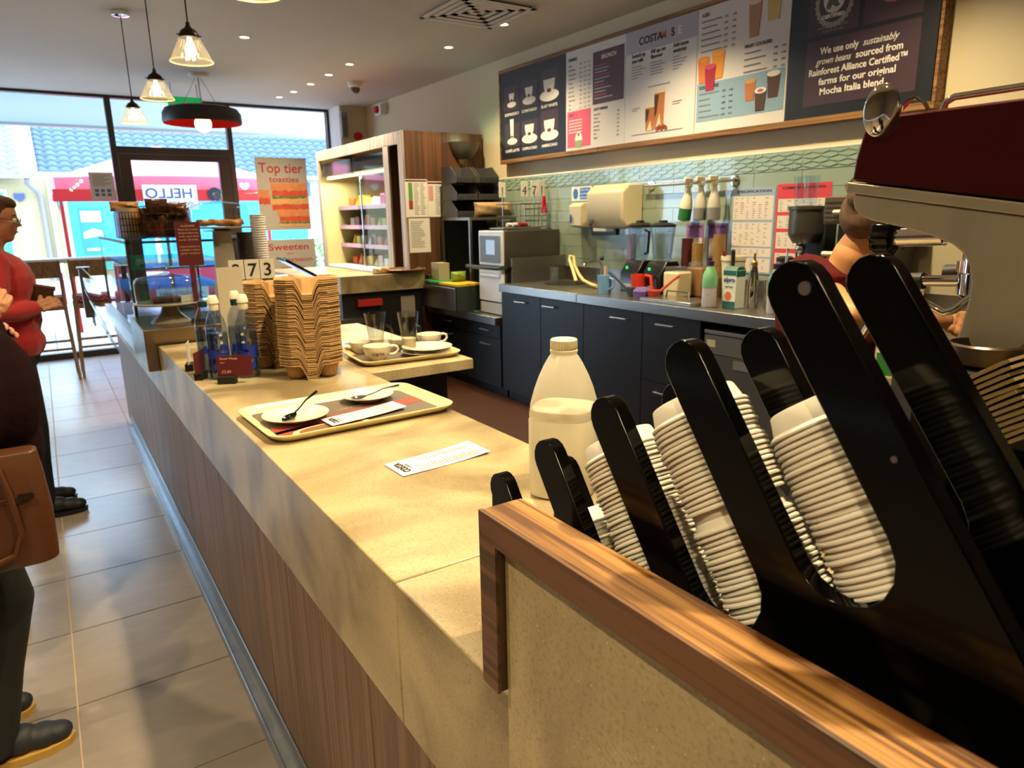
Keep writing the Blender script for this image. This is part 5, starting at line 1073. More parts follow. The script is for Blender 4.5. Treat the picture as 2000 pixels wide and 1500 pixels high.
light('chiller_light', 'AREA', (3.0, 7.4, 1.93), 30, (1, .93, .62), (0, 0, 0), shape='RECTANGLE', size=.25, size_y=1.8)
for z in (1.62, 1.40, 1.19):
    sh = B().box(fx0 + .22, fx1 - .04, 6.50, 8.39, z, z + .012).build('shelf', mat('chiller_shelf', '#8f8c86', .4), t); B().box(fx0 + .21, fx0 + .219, 6.50, 8.40, z - .015, z + .03).build('price_strip', mat('lilac_strip', '#b28fb0', .4), sh)
box('front_glass', M_pane, fx0 + .022, fx0 + .027, 6.53, 7.30, .99, 1.97, t)
B().cyl((fx0 + .01, 7.15, 1.0), (fx0 + .01, 7.15, 1.95), .010).build('door_pull', M_chrome, t)
fc = ['#d8b13a', '#c7482c', '#e0d6c0', '#b8872c', '#7c3f6a', '#d9c25a', '#c95a2a', '#e8e0cc']
for zi, z in enumerate((1.6325, 1.4125, 1.2025, .9705)):
    for k in range(11):
        y = 6.60 + k * .155; m = mat('snack_%d' % ((k * 3 + zi) % 8), fc[(k * 3 + zi) % 8], .4, noise=25, var=.5)
        b = B(); x = fx0 + .30; hh_ = [.13, .09, .11, .10][(k + zi) % 4]
        if (k + zi) % 3 == 0: b.prism([(0, 0), (.12, 0), (.0, hh_)], (x, y, z), (0, 1, 0), UZ, (.10, 0, 0))
        else: b.box(x, x + .10, y, y + .125, z, z + hh_)
        tag(b.build('packed_snack', m, None, bevel=.006), 'packed snack on the %s chiller shelf' % ['top', 'second', 'third', 'bottom'][zi], 'packed food', 'snacks on the %s chiller shelf' % ['top', 'second', 'third', 'bottom'][zi])
for k in range(7):   # narrow rack of hanging bags between the posts
    bag(fx0 + .14, 6.29, 1.02 + .13 * k, .12, .12, .05, mat('snack_%d' % k), 'bag in the narrow dark rack beside the chiller', grp='bags in the narrow rack', rz=1.2)
# base below, facing the photographer
B_ = T('chiller_counter', 'stone-fronted low counter before the chiller', 'counter', (2.5, 6.2, .87)); B().box(2.12, 2.93, 5.90, 6.06, .862, 1.012).box(2.12, 2.84, 6.061, 8.3, .94, .952).build('stone_slab', M_stone, B_, bevel=.003)
B().box(2.14, 2.92, 5.95, 6.05, .004, .861).build('black_base', M_blackm, B_)
B().box(2.70, 2.84, 5.944, 5.948, .60, .80).build('notice_sheet', mat('grey_notice', '#8d857c', .7), B_); B().box(2.27, 2.50, 5.90, 5.949, .74, .80).build('red_box_front', mat('box_red', '#9c1c20', .5), B_); B().box(2.05, 2.30, 5.86, 5.948, .60, .64).build('steel_shelf', M_steel, B_)
tag(B().lathe([(.001, 0), (.16, 0), (.20, .03), (.19, .035), (.15, .01), (0, .01)], (2.78, 6.0, 1.0125), 24).build('wooden_platter', wood('platter_wood', '#4a2f1c', '#7a5534', 'y')), 'brown wooden platter on the chiller counter', 'platter')
tag(B().box(3.02, 3.19, 5.995, 6.055, .9335, .97).build('wooden_board', wood('platter_wood')), 'small wooden board leaning by the chiller panel', 'board')
for i, (x, c) in enumerate(((2.50, '#c9b9a0'), (2.58, '#b78a6a'))): bag(x, 5.98, 1.0125, .09, .06, .06, mat('bun_%d' % i, c, .5, noise=30, var=.3), 'wrapped cake on the stone counter by the chiller, %s' % ('left' if i == 0 else 'right'), cat='wrapped cake')
# papers on the wooden end panel, and the uplighter
yp = fy0 - .0008
def sheet(x0, x1, z0, z1, label, fn):
    t = T('notice_sheet', label, 'notice', ((x0 + x1) / 2, yp, z0)); B().box(x0, x1, yp - .0015, yp, z0, z1).build('sheet', M_paper, t); fn(t, yp - .0016); return t
def lines(t, x0, x1, z0, z1, y, n, m=None, cols_=1):
    b = B()
    for k in range(n):
        zz = z1 - (z1 - z0) * (k + .5) / n
        for c in range(cols_): a = x0 + (x1 - x0) * c / cols_; b.box(a, a + (x1 - x0) / cols_ * random.uniform(.5, .85), y - .0005, y, zz, zz + (z1 - z0) / n * .35)
    b.build('printed_lines', m or M_grey, t)
def s1(t, y): 
    B().box(2.865, 3.085, y - .0006, y, 1.825, 1.838).build('heading_band', M_maroon, t); B().box(2.895, 2.935, y - .0006, y, 1.66, 1.815).build('green_block', mat('chart_green', '#5f9a44', .6), t); B().box(2.895, 2.935, y - .0006, y, 1.575, 1.658).build('red_block', mat('chart_red', '#9c3a34', .6), t); lines(t, 2.95, 3.08, 1.52, 1.81, y, 16, cols_=2)
def s2(t, y): B().box(3.095, 3.305, y - .0006, y, 1.805, 1.82).build('heading_band', M_maroon, t); B().box(3.10, 3.15, y - .0006, y, 1.65, 1.79).build('pink_block', mat('chart_pink', '#d8a09c', .6), t); lines(t, 3.17, 3.30, 1.52, 1.79, y, 16, cols_=2)
def s3(t, y): lines(t, 2.90, 3.08, 1.22, 1.47, y, 15)
sheet(2.86, 3.09, 1.505, 1.845, 'printed chart with a green block, left on the wood panel', s1); sheet(3.092, 3.31, 1.505, 1.828, 'printed chart with a pink block, right on the wood panel', s2); sheet(2.88, 3.10, 1.18, 1.495, 'plain typed sheet below the two charts', s3)
t = T('wall_uplighter', 'grey half-bowl uplighter on the wood panel', 'wall light', (3.49, 6.0, 1.97))
b = B(); n = 20; rings = []
for r_, z in ((.05, 2.03), (.09, 2.06), (.125, 2.12), (.145, 2.185)): rings.append([(3.49 + r_ * 1.1 * cos(pi + pi * k / n), 6.078 + r_ * sin(pi + pi * k / n), z) for k in range(n + 1)])
b.loft(rings, cap=False); b.build('bowl', mat('pewter_bowl', '#6a655c', .4, .4), t); B().cyl((3.49, 6.03, 2.035), (3.49, 6.05, 1.96), .012, .008).build('finial', mat('brass_spout'), t)
B().cyl((3.49, 6.02, 2.10), (3.49, 6.02, 2.15), .02).build('lamp', mat('green_lamp', '#c8ffe4', .5, emit='#8affc8', estr=4), t)
light('uplighter_light', 'POINT', (3.44, 6.0, 2.20), .7, (.35, 1.0, .68), shadow_soft_size=.03)
# ================================================================ ESPRESSO MACHINE
em = T('espresso_machine', 'large espresso machine with dark red panels and steel side', 'coffee machine', (1.2, .25, ZC))
M_red_em = mat('dark_red_enamel', '#3f070b', .3, spec=.3); M_side = mat('brushed_side_steel', '#a89f8e', .5, .55, noise=22, bump=.25, var=.18, stretch=(1, 1, .25), detail=8)
def YZ(b, poly, x0, x1): return b.prism(poly, (x0, 0, 0), (0, 1, 0), UZ, (x1 - x0, 0, 0))
def ln(y, k=0): return 1.4545 + .1535 * y - k
YZ(B(), [(.517, 1.5345), (.515, 1.560), (.508, 1.590), (.497, 1.603), (.480, 1.6065), (.0, 1.609), (.0, ln(0) + .001)], .85, 1.58).build('upper_panel', M_red_em, em, smooth=30, bevel=.003)
YZ(B(), [(.521, 1.5335), (.521, 1.521), (.0, ln(0, .013)), (.0, ln(0) + .0)], .846, 1.584).build('steel_band', M_side, em, bevel=.0015)
side = [(.512, 1.5195), (.513, 1.509), (.510, 1.500), (.502, 1.493), (.488, 1.487), (.45, 1.479), (.414, 1.469), (.392, 1.461), (.379, 1.451), (.371, 1.438), (.367, 1.42), (.367, 1.40), (.371, 1.37), (.379, 1.335), (.392, 1.29), (.40, 1.25), (.40, 1.21), (.0, 1.21), (.0, ln(0, .0135))]
for x0, x1 in ((.85, .875), (1.555, 1.58)): YZ(B(), side, x0, x1).build('side_panel', M_side, em, smooth=30, bevel=.002)
YZ(B(), [(.47, 1.52), (.47, 1.49), (.36, 1.478), (.30, 1.40), (.30, 1.21), (.02, 1.21), (.02, 1.46)], .8755, 1.5545).build('boiler_body', M_steeld, em)
YZ(B(), [(.50, 1.209), (.50, 1.10), (.0, 1.10), (.0, 1.209)], .85, 1.58).build('base_panel', M_red_em, em, bevel=.004)
YZ(B(), [(.505, 1.105), (.505, 1.06), (.0, 1.06), (.0, 1.099)], .86, 1.57).build('base_skirt', M_blackm, em)
for x in (.92, 1.5):
    for y in (.08, .44): B().cyl((x, y, ZC + .0005), (x, y, 1.06), .022).build('foot', M_chrome, em)
B().box(.88, 1.55, .31, .50, 1.2095, 1.215).build('drip_grid', M_steel, em)
for k in range(22): B().box(.89 + .03 * k, .896 + .03 * k, .315, .495, 1.2152, 1.2175).build('grid_bar', M_chrome, em)
for x in (1.06, 1.36):
    g = B().cyl((x, .435, 1.488), (x, .435, 1.43), .036, .034, 28).cyl((x, .435, 1.43), (x, .435, 1.415), .040, None, 28).build('group_head', M_chrome, em)
    B().lathe([(.036, .03), (.038, .028), (.037, .0), (.02, -.012), (.012, -.03), (0, -.03)], (x, .435, 1.385), 24).cyl((x, .46, 1.402), (x, .52, 1.398), .008).build('portafilter', M_chrome, em)
    B().cyl((x, .52, 1.398), (x, .63, 1.385), .012, .016, 14).build('portafilter_handle', M_blackm, em)
kn = B(); R_ = []; n = 40
for yy, sc_ in ((.533, .75), (.536, .95), (.556, 1), (.563, .85)): R_.append([(1.0 + (.0245 + .0022 * cos(8 * 2 * pi * k / n)) * sc_ * cos(2 * pi * k / n), yy, 1.461 + (.0245 + .0022 * cos(8 * 2 * pi * k / n)) * sc_ * sin(2 * pi * k / n)) for k in range(n)])
kn.loft(R_).build('steam_knob', M_black, em, smooth=50); B().cyl((1.0, .533, 1.461), (1.0, .470, 1.464), .0125, None, 20).build('knob_stem', M_chrome, em)
B().tube([(1.0, .40, 1.41), (1.0, .43, 1.385), (1.0, .447, 1.368), (1.0, .460, 1.363), (1.0, .487, 1.374), (1.0, .520, 1.388), (1.0, .535, 1.386), (1.01, .553, 1.36), (1.02, .59, 1.295)], .0052, 12).build('steam_wand', M_chrome, em)
B().tube([(.90, .443, 1.609), (.90, .441, 1.619), (.90, .432, 1.624), (.90, .15, 1.628), (.90, .14, 1.622), (.90, .14, 1.610)], .0042, 10).build('cup_rail', M_chrome, em)
# serving spoons clipped over the front corner
t = T('spoon_clip', 'bent steel tablespoon hooked over the corner of the machine', 'spoon', (.843, .48, 1.6))
SM = Matrix.Translation((.838, .482, 1.612)) @ Matrix.Rotation(radians(28), 4, 'Z') @ Matrix.Rotation(radians(8), 4, 'X') @ Matrix.Rotation(radians(-8), 4, 'Y')
sb = B(); pr_ = []
for jj in range(15): a = pi * jj / 14; pr_.append((sin(a) * (.0185 + .002 * cos(a)), cos(a) * .0295))
pr_[0] = (0, .0295); pr_[-1] = (0, -.0295)
sb.lathe(pr_, (0, 0, 0), 32, SM @ Matrix.Diagonal((.30, 1, 1, 1))); sb.build('spoon_bowl', M_chrome, t, smooth=80)
def strip(pts, w, th, m, name, par):
    rr = []
    for x, y, z, wx in pts: rr.append([(x - wx * w, y, z - th), (x + wx * w, y, z - th), (x + wx * w, y, z + th), (x - wx * w, y, z + th)])
    return B().loft(rr).build(name, m, par, smooth=50)
strip([(.848, .492, 1.586, 1), (.846, .484, 1.584, 1), (.844, .474, 1.592, 1), (.844, .462, 1.610, 1), (.844, .453, 1.6195, 1), (.846, .446, 1.6212, 1), (.85, .440, 1.617, 1), (.855, .436, 1.6075, 1)], .0045, .0011, M_chrome, 'spoon_handle', t)
# kraft cup sleeves and clear lids standing behind the dispenser
M_sleeve = mat('corrugated_sleeve', '#8a7448', .85)
sl = B().prism([(-.050, -.032), (0, -.038), (.050, -.032), (.054, .030), (0, .023), (-.054, .030)], (0, 0, 0), (1, 0, 0), (0, 1, 0), (0, 0, .0032))
for k in range(17): sl.box(-.048 + .006 * k, -.0455 + .006 * k, -.026, .018, .0032, .0040)
sl = sl.mesh('cup_sleeve', M_sleeve, 25)
t = T('sleeve_stand', 'black stand holding the cup sleeves behind the dispenser', 'stand', (.78, .25, ZC + .0005)); B().box(.70, .83, .19, .30, ZC + .0005, 1.25).build('stand_block', M_black, t)
for k in range(13):
    o = bpy.data.objects.new('cup_sleeve', sl); COL.objects.link(o); p_ = Vector((.775, .262, 1.285)) + U * (.0056 * k); o.matrix_world = Matrix.Translation(p_) @ ax @ Matrix.Rotation(radians(random.uniform(-5, 5)), 4, 'Z') @ Matrix.Rotation(radians(random.uniform(-2, 2)), 4, 'X')
    tag(o, 'brown corrugated cup sleeve in the tilted pile behind the dispenser', 'cup sleeve', 'cup sleeves')
tag(B().lathe([(.030, .0), (.034, .003), (.036, .022), (.033, .024), (.028, .006), (0, .005)], (.83, .335, 1.335), 28).build('brown_bowl', mat('smoky_brown', '#3a2a1e', .3)), 'small brown bowl edge showing above the cup sleeves', 'bowl').rotation_euler = (0, 0, 0)
tag(B().lathe([(.05, 0), (.05, 1.334 - ZC - .001), (0, 1.334 - ZC - .001)], (.79, .36, ZC + .0005), 4).build('bowl_stand', M_blackm), 'dark upright box beneath the brown bowl', 'stand')
for k, (x, y) in enumerate(((.80, .385), (.775, .30))): pass

# ================================================================ PEOPLE
def joinmesh(name, ms, mats):
    import bmesh
    bm = bmesh.new()
    for i, m_ in enumerate(ms):
        n0 = len(bm.faces); bm.from_mesh(m_); bm.faces.ensure_lookup_table()
        for f in bm.faces[n0:]: f.material_index = min(i, len(mats) - 1); f.smooth = True
    me = bpy.data.meshes.new(name); bm.to_mesh(me); bm.free()
    for m_ in mats: me.materials.append(m_)
    return me
def ell(b, c, r): return b.sph(c, 1.0, 18, r)
def lerp(a, b, f): return tuple(a[i] + (b[i] - a[i]) * f for i in range(3))
def head_blob(b, c, down=0.0, s=1.0):
    """head centred at c, facing +x; down tilts the face towards the floor"""
    M = Matrix.Translation(c) @ Matrix.Rotation(down, 4, 'Y') @ Matrix.Scale(s, 4)
    def e(p, r): b.lathe([(sin(pi * j / 9) if 0 < j < 9 else 0, -cos(pi * j / 9)) for j in range(10)], (0, 0, 0), 18, M @ Matrix.Translation(p) @ Matrix.Diagonal((*r, 1)))
    e((-.012, 0, .030), (.092, .073, .085)); e((.020, 0, -.025), (.062, .058, .080)); e((.045, 0, -.078), (.034, .036, .026)); e((.062, 0, .028), (.020, .050, .014))
    e((.082, 0, .004), (.010, .008, .022)); e((.094, 0, -.012), (.013, .011, .010)); e((.076, 0, -.042), (.012, .022, .006)); e((.074, 0, -.052), (.011, .020, .006)); e((.050, .038, -.012), (.022, .020, .020)); e((.050, -.038, -.012), (.022, .020, .020))
    for s_ in (-1, 1): e((-.008, s_ * .072, -.008), (.016, .008, .030))
    return M
def hand_blob(wr_, d, up, side, s=1.0, curl=.5, grip=0.0):
    """palm from wrist wr_ along d; up = back of the hand; side = +1 thumb on the (up x d) side"""
    d = Vector(d).normalized(); up = Vector(up); up = (up - d * up.dot(d)).normalized(); lat = up.cross(d) * side; w = Vector(wr_); b = B()
    for i in range(5):
        f = i / 4; 
        for l_ in (-.022, 0, .022): b.sph(tuple(w + d * (.012 + .070 * f) * s + lat * l_ * s), (.0135 - .001 * f) * s, 10)
    for i, (l_, L) in enumerate(((.030, .070), (.010, .080), (-.010, .074), (-.029, .058))):
        p = w + d * .080 * s + lat * l_ * s; q = d.copy(); pts = [p - d * .02 * s, p]
        for j in range(3):
            a = curl * (.55 + .25 * j); q = (q * cos(a) - up * sin(a)).normalized(); p = p + q * L * s * (.44, .32, .24)[j]; pts.append(p)
        b.tube([tuple(x) for x in pts], [.0095 * s, .0093 * s, .0086 * s, .0080 * s, .0066 * s], 10); b.sph(tuple(pts[-1]), .0066 * s, 8)
    p = w + d * .022 * s + lat * .024 * s; q = (d * .62 + lat * .72 - up * (.25 + grip)).normalized(); pts = [p]
    for j in range(3): pts.append(pts[-1] + q * s * (.036, .030, .022)[j]); q = (q * .9 + d * .35 - up * .15).normalized()
    b.tube([tuple(x) for x in pts], [.0135 * s, .0115 * s, .0100 * s, .0078 * s], 10); b.sph(tuple(pts[-1]), .0078 * s, 8)
    return b
def person(label, loc, yaw, P, top, trouser, shoe, hairc, shoec2=None, skin=M_skin, glasses=False, short=False, fuzz=0):
    """P: joints in the person's own frame (x forward, y left, z up)"""
    t = T('person', label, 'person', loc, rz=yaw); s = P.get('s', 1.0)
    hip, chest, neck, head = P['hip'], P['chest'], P['neck'], P['head']
    b = B(); ell(b, hip, (.115, .155, .12)); ell(b, lerp(hip, chest, .5), (.10, .13, .14)); ell(b, chest, (.115, .165, .15)); b.tube([chest, neck, lerp(neck, head, .6)], [.07, .055, .052], 14)
    HM = head_blob(b, head, P.get('nod', 0)); hands = []
    for k in ('L', 'R'):
        sh, el, wr_ = P[k]; b.tube([lerp(chest, sh, .3), sh, lerp(sh, el, .5), el, lerp(el, wr_, .35), wr_], [.06, .052, .043, .036, .036, .025], 14)
        hd = P['hand' + k]; hands.append(hand_blob(wr_, hd[0], hd[1], 1 if k == 'R' else -1, .95, hd[2]))
        kn_, an, to = P['leg' + k]; h0 = (hip[0], hip[1] + (.09 if k == 'L' else -.09), hip[2] - .02)
        b.tube([h0, lerp(h0, kn_, .5), kn_, lerp(kn_, an, .35), an], [.088, .075, .052, .050, .034], 16); b.tube([an, lerp(an, to, .6), to], [.036, .036, .026], 12)
    me = joinmesh('body', [blobmesh(b, .009, 4)] + [blobmesh(h, .0032, 3) for h in hands], [skin])
    o = bpy.data.objects.new('body', me); COL.objects.link(o); o.parent = t
    for s_ in (-1, 1):
        B().sph(tuple(HM @ Vector((.0705, s_ * .030, .008))), .0125, 12).build('eye', M_whiteink, o, local=True); B().sph(tuple(HM @ Vector((.0800, s_ * .030, .008))), .0050, 10).build('iris', mat('iris', '#2c1c12', .2), o, local=True)
        B().tube([tuple(HM @ Vector((.072, s_ * .016, .030))), tuple(HM @ Vector((.073, s_ * .032, .034))), tuple(HM @ Vector((.062, s_ * .050, .029)))], .0028, 6).build('eyebrow', mat('brow', '#3a281c', .9), o, local=True)
    B().tube([tuple(HM @ Vector((.084, -.018, -.046))), tuple(HM @ Vector((.0885, 0, -.0455))), tuple(HM @ Vector((.084, .018, -.046)))], .0032, 6).build('mouth', mat('lips', '#8c4a42', .5), o, local=True)
    # hair
    hb = B(); 
    def he(p, r): hb.lathe([(sin(pi * j / 9) if 0 < j < 9 else 0, -cos(pi * j / 9)) for j in range(10)], (0, 0, 0), 16, HM @ Matrix.Translation(p) @ Matrix.Diagonal((*r, 1)))
    he((-.030, 0, .045), (.092, .082, .083)); he((-.045, 0, -.01), (.065, .078, .08)); he((.015, 0, .085), (.062, .066, .035))
    for p_, r_ in P.get('hair', [((-.115, 0, .02), (.035, .035, .04))]): he(p_, r_)
    hm = blobmesh(hb, .007, 2); hm.materials.append(mat('hair_' + hairc, hairc, .75, noise=120, bump=.8, var=.4, stretch=(1, 1, .15))); ho = bpy.data.objects.new('hair', hm); COL.objects.link(ho); ho.parent = t
    # top garment
    g = B(); q = P.get('bulk', 0); ell(g, lerp(hip, chest, .12), (.135 + q, .172 + q, .12)); ell(g, lerp(hip, chest, .5), (.125 + q * 1.4, .160 + q, .17)); ell(g, chest, (.135 + q, .185 + q * .6, .165)); g.tube([chest, lerp(chest, neck, .85)], [.12, .068], 16)
    for e_ in P.get('extra', []): ell(g, *e_)
    for k in ('L', 'R'):
        sh, el, wr_ = P[k]
        if short: g.tube([lerp(chest, sh, .35), sh, lerp(sh, el, .55)], [.085, .070, .062], 16)
        else: g.tube([lerp(chest, sh, .35), sh, lerp(sh, el, .5), el, lerp(el, wr_, .4), lerp(el, wr_, .93)], [.085, .070, .062, .056, .050, .038], 16)
    gm = blobmesh(g, .010, 3); gm.materials.append(top); go = bpy.data.objects.new('jumper' if not short else 'tshirt', gm); COL.objects.link(go); go.parent = t
    # trousers
    g = B(); ell(g, (hip[0], hip[1], hip[2] - .02), (.128, .165, .115))
    for k in ('L', 'R'):
        kn_, an, to = P['leg' + k]; h0 = (hip[0], hip[1] + (.088 if k == 'L' else -.088), hip[2] - .03); g.tube([h0, lerp(h0, kn_, .5), kn_, lerp(kn_, an, .5), (an[0], an[1], an[2] - .04)], [.102, .092, .078, .072, .072], 18)
    gm = blobmesh(g, .010, 3); gm.materials.append(trouser); go = bpy.data.objects.new('trousers', gm); COL.objects.link(go); go.parent = t
    for k in ('L', 'R'):
        kn_, an, to = P['leg' + k]; d = (Vector(to) - Vector(an)); d.z = 0; d.normalize(); a = Vector((an[0], an[1], 0)); g = B(); lt = Vector((-d.y, d.x, 0))
        for f, w_, h_ in ((-.055, .036, .075), (-.02, .040, .100), (.03, .042, .098), (.08, .044, .078), (.13, .044, .062), (.162, .037, .052)): p = a + d * f; ell(g, (p.x, p.y, h_ * .5 + .018), (.045, w_, h_ * .5 + .004))
        gm = blobmesh(g, .006, 4); gm.materials.append(shoe); so = bpy.data.objects.new('shoe', gm); COL.objects.link(so); so.parent = t
        pr = [(-.098, 0, .020), (-.09, .02, .03), (-.06, .036, .036), (0, .034, .034), (.08, .045, .045), (.14, .044, .044), (.19, .028, .028), (.207, 0, .0)]
        ring = [a + d * x + lt * y for x, y, _ in pr] + [a + d * x - lt * y for x, y, _ in pr[::-1][1:-1]]
        B().loft([[(p.x, p.y, .001) for p in ring], [(p.x, p.y, .010) for p in ring], [((p - a).x * 1.02 + a.x, (p - a).y * 1.02 + a.y, .024) for p in ring]]).build('sole', shoec2 or M_blackm, so, local=True)
    if glasses:
        g = B()
        for s_ in (-1, 1):
            c = [tuple(HM @ Vector((.094, s_ * .033 + .023 * cos(a), .005 + .018 * sin(a)))) for a in [2 * pi * i / 16 for i in range(17)]]; g.tube(c, .0013, 6)
            g.tube([tuple(HM @ Vector((.092, s_ * .056, .010))), tuple(HM @ Vector((.04, s_ * .070, .008))), tuple(HM @ Vector((-.02, s_ * .078, .006)))], .0014, 6)
        g.tube([tuple(HM @ Vector((.096, -.010, .010))), tuple(HM @ Vector((.098, 0, .013))), tuple(HM @ Vector((.096, .010, .010)))], .0013, 6); g.build('spectacles', mat('dark_spectacle', '#1c1c22', .2, .5), t, local=True)
    return t
M_jred = mat('red_jumper', '#b01a22', .9, noise=140, bump=.5, var=.18, sheen=.3); M_jmar = mat('dark_maroon_fleece', '#1c0b10', .98, noise=160, bump=1.0, var=.35, spec=.1)
M_jeans = mat('dark_blue_jeans', '#151a26', .85, noise=200, bump=.3, var=.25); M_jeans2 = mat('faded_black_jeans', '#161816', .9, noise=120, bump=.3, var=.4)
M_tee = mat('dark_red_tshirt', '#4a0a12', .9, noise=60, bump=.3, var=.15, spec=.15)
# customer in a red jumper (profile, facing the counter)
PA = dict(hip=(0, 0, .88), chest=(.0, 0, 1.22), neck=(.0, 0, 1.40), head=(.045, 0, 1.528), nod=.20, bulk=.028,
          L=((.0, .18, 1.33), (.0, .25, 1.09), (.15, .10, 1.10)), R=((.0, -.18, 1.33), (-.01, -.26, 1.09), (.155, -.12, 1.10)),
          handL=((.6, -.6, .25), (.5, .5, .6), .7), handR=((.8, .45, .22), (.25, -.8, .45), .75),
          legL=((.0, .10, .48), (-.03, .10, .09), (.12, .11, .03)), legR=((.03, -.09, .48), (.01, -.10, .09), (.17, -.11, .03)), hair=[((-.10, 0, .03), (.045, .045, .045)), ((-.02, 0, .09), (.06, .06, .03))])
person('person in a red jumper and glasses holding a small brown wallet', (-.205, 4.32, 0), 0, PA, M_jred, M_jeans, mat('black_trainer', '#141518', .6), '#4a2f1e', glasses=True)
w_ = T('wallet', 'open brown leather wallet in the hands of the red-jumpered person', 'wallet', (-.035, 4.25, 1.135)); 
B().box(-.05, .05, -.008, .0, -.01, .065, Matrix.Translation((0, 0, 0)) @ Matrix.Rotation(radians(14), 4, 'Y')).box(-.05, .05, .002, .010, -.01, .07, Matrix.Rotation(radians(14), 4, 'Y')).build('leather', mat('wallet_leather', '#3a1a10', .5), w_, local=True, bevel=.002)
B().box(-.045, .055, -.001, .002, .05, .072, Matrix.Rotation(radians(14), 4, 'Y')).build('cards', mat('tan_edge', '#8a5c34', .6), w_, local=True)
# customer nearest the camera: dark fleece, black jeans, tan handbag
PB = dict(hip=(-.02, 0, .90), chest=(.01, 0, 1.20), neck=(.0, 0, 1.44), head=(.02, 0, 1.58), nod=.1, bulk=.05,
          L=((.0, .19, 1.35), (.03, .27, 1.10), (.12, .10, 1.18)), R=((.0, -.19, 1.35), (.06, -.24, 1.06), (.135, -.10, 1.25)),
          handL=((.7, -.5, .5), (.5, .5, .6), .8), handR=((.55, .2, .75), (.3, -.85, .3), .95), extra=[((.12, -.10, 1.07), (.13, .13, .19)), ((.08, -.19, 1.08), (.10, .085, .16)), ((.11, -.06, .92), (.125, .13, .14))],
          legL=((.0, .12, .49), (-.13, .12, .09), (.02, .12, .03)), legR=((.07, -.09, .49), (-.03, -.10, .09), (.11, -.10, .03)))
person('person in a dark maroon fleece and black jeans, nearest, cut by the left edge', (-.30, 2.33, 0), 0, PB, M_jmar, M_jeans2, mat('navy_trainer', '#20242e', .6, noise=200, bump=.5), '#3a2a20', shoec2=mat('gum_sole', '#c29a4e', .6))
hb_ = T('handbag', 'tan leather handbag with a looping strap hung at the front', 'handbag', (-.235, 2.065, .665)); M_lea = mat('tan_leather', '#4d2a14', .42, noise=30, bump=.3, var=.2)
def hring(z, hx, hy, off=0): return [(a * (1 + 0) + off, b_, z) for a, b_ in rrect(hx, hy, min(hx, hy) * .6, 5)]
B().loft([hring(.0, .150, .050), hring(.006, .162, .060), hring(.12, .165, .062), hring(.235, .158, .050), hring(.288, .152, .032), hring(.292, .145, .025)]).build('bag_body', M_lea, hb_, local=True, bevel=.002)
B().tube([(.07, -.052, .27), (.085, -.066, .20), (.095, -.072, .10), (.075, -.074, .045), (.03, -.074, .030), (-.02, -.074, .045), (-.07, -.072, .12), (-.08, -.06, .25)], .0075, 6).build('strap', M_lea, hb_, local=True)
B().tube([(-.14, -.060, .185), (-.02, -.066, .180), (.10, -.062, .187), (.135, -.055, .188)], .0022, 6).box(.10, .132, -.070, -.062, .180, .196).build('zip_and_clasp', mat('dark_zip', '#2a1a10', .4, .5), hb_, local=True)
B().tube([(.03, .0, .28), (.06, -.01, .36), (.02, .0, .42), (-.03, .0, .40), (-.05, .0, .28)], .007, 8).build('handle', M_lea, hb_, local=True)
# a third customer hidden behind, only trousers and a shoe showing
PD = dict(PA); PD.update(head=(.02, 0, 1.56), neck=(0, 0, 1.42)); PD['R'] = ((.0, -.18, 1.33), (.02, -.24, 1.09), (.12, -.10, 1.12)); PD['L'] = ((.0, .18, 1.33), (.03, .24, 1.10), (.12, .08, 1.12))
person('person in black standing behind the handbag, only a shoe showing', (-.46, 3.15, 0), 0, PD, mat('black_coat', '#0f0f12', .9), mat('black_trousers', '#121216', .9), mat('black_shoe', '#0d0d10', .5), '#2a201a')
# barista bending over the machine
CL, CY = Vector((1.80, 1.16, 0)), radians(-28)
def w2l(x, y, z): v = Matrix.Rotation(-CY, 4, 'Z') @ (Vector((x, y, z)) - CL); return tuple(v)
def w2d(x, y, z): return tuple(Matrix.Rotation(-CY, 4, 'Z') @ Vector((x, y, z)))
PC = dict(hip=w2l(1.86, 1.16, .90), chest=w2l(1.81, 1.13, 1.20), neck=w2l(1.77, 1.05, 1.385), head=w2l(1.80, .995, 1.485), nod=.55, bulk=.0,
          R=(w2l(1.69, 1.13, 1.325), w2l(1.58, .93, 1.255), w2l(1.83, .83, 1.235)), L=(w2l(1.90, 1.22, 1.30), w2l(2.0, 1.15, 1.1), w2l(1.98, .95, 1.1)),
          handL=(w2d(0, -1, 0), w2d(0, 0, 1), .6), handR=(w2d(.6, -.6, -.5), w2d(-.4, -.6, .6), .6), legL=((-.03, .10, .48), (-.10, .11, .09), (.06, .12, .03)), legR=((-.02, -.10, .48), (-.08, -.11, .09), (.08, -.12, .03)),
          hair=[((-.10, -.03, .0), (.035, .04, .04))])
person('person in a dark red tee working bent over behind the espresso machine', tuple(CL), CY, PC, M_tee, mat('black_trousers'), mat('black_shoe'), '#5c4632', short=True, skin=mat('warm_skin', '#c08a5e', .5, sss=.15, noise=30, var=.08))
mk = bottle_big(1.71, .90, 1.04, label='green-labelled plastic milk bottle held by the barista')
mk.rotation_euler = (0, 0, radians(27)); mk.location = (1.70, .86, 1.02)
M_gl = mat('green_milk_label', '#2f7a38', .5); M_by = mat('barcode_black', '#22221e', .6)
def onm(poly, m, name, off): return B().prism(poly, (off, 0, 0), (0, -1, 0), UZ, (-.0008, 0, 0)).build(name, m, mk, local=True, smooth=0)
onm([(-.055, .05), (.035, .05), (.04, .145), (-.056, .150)], M_gl, 'label', -.0632); onm([(-.045, .055), (-.010, .055), (-.010, .095), (-.045, .095)], mat('label_cream', '#d8cfa4', .6), 'barcode_patch', -.0642)
bb = B(); 
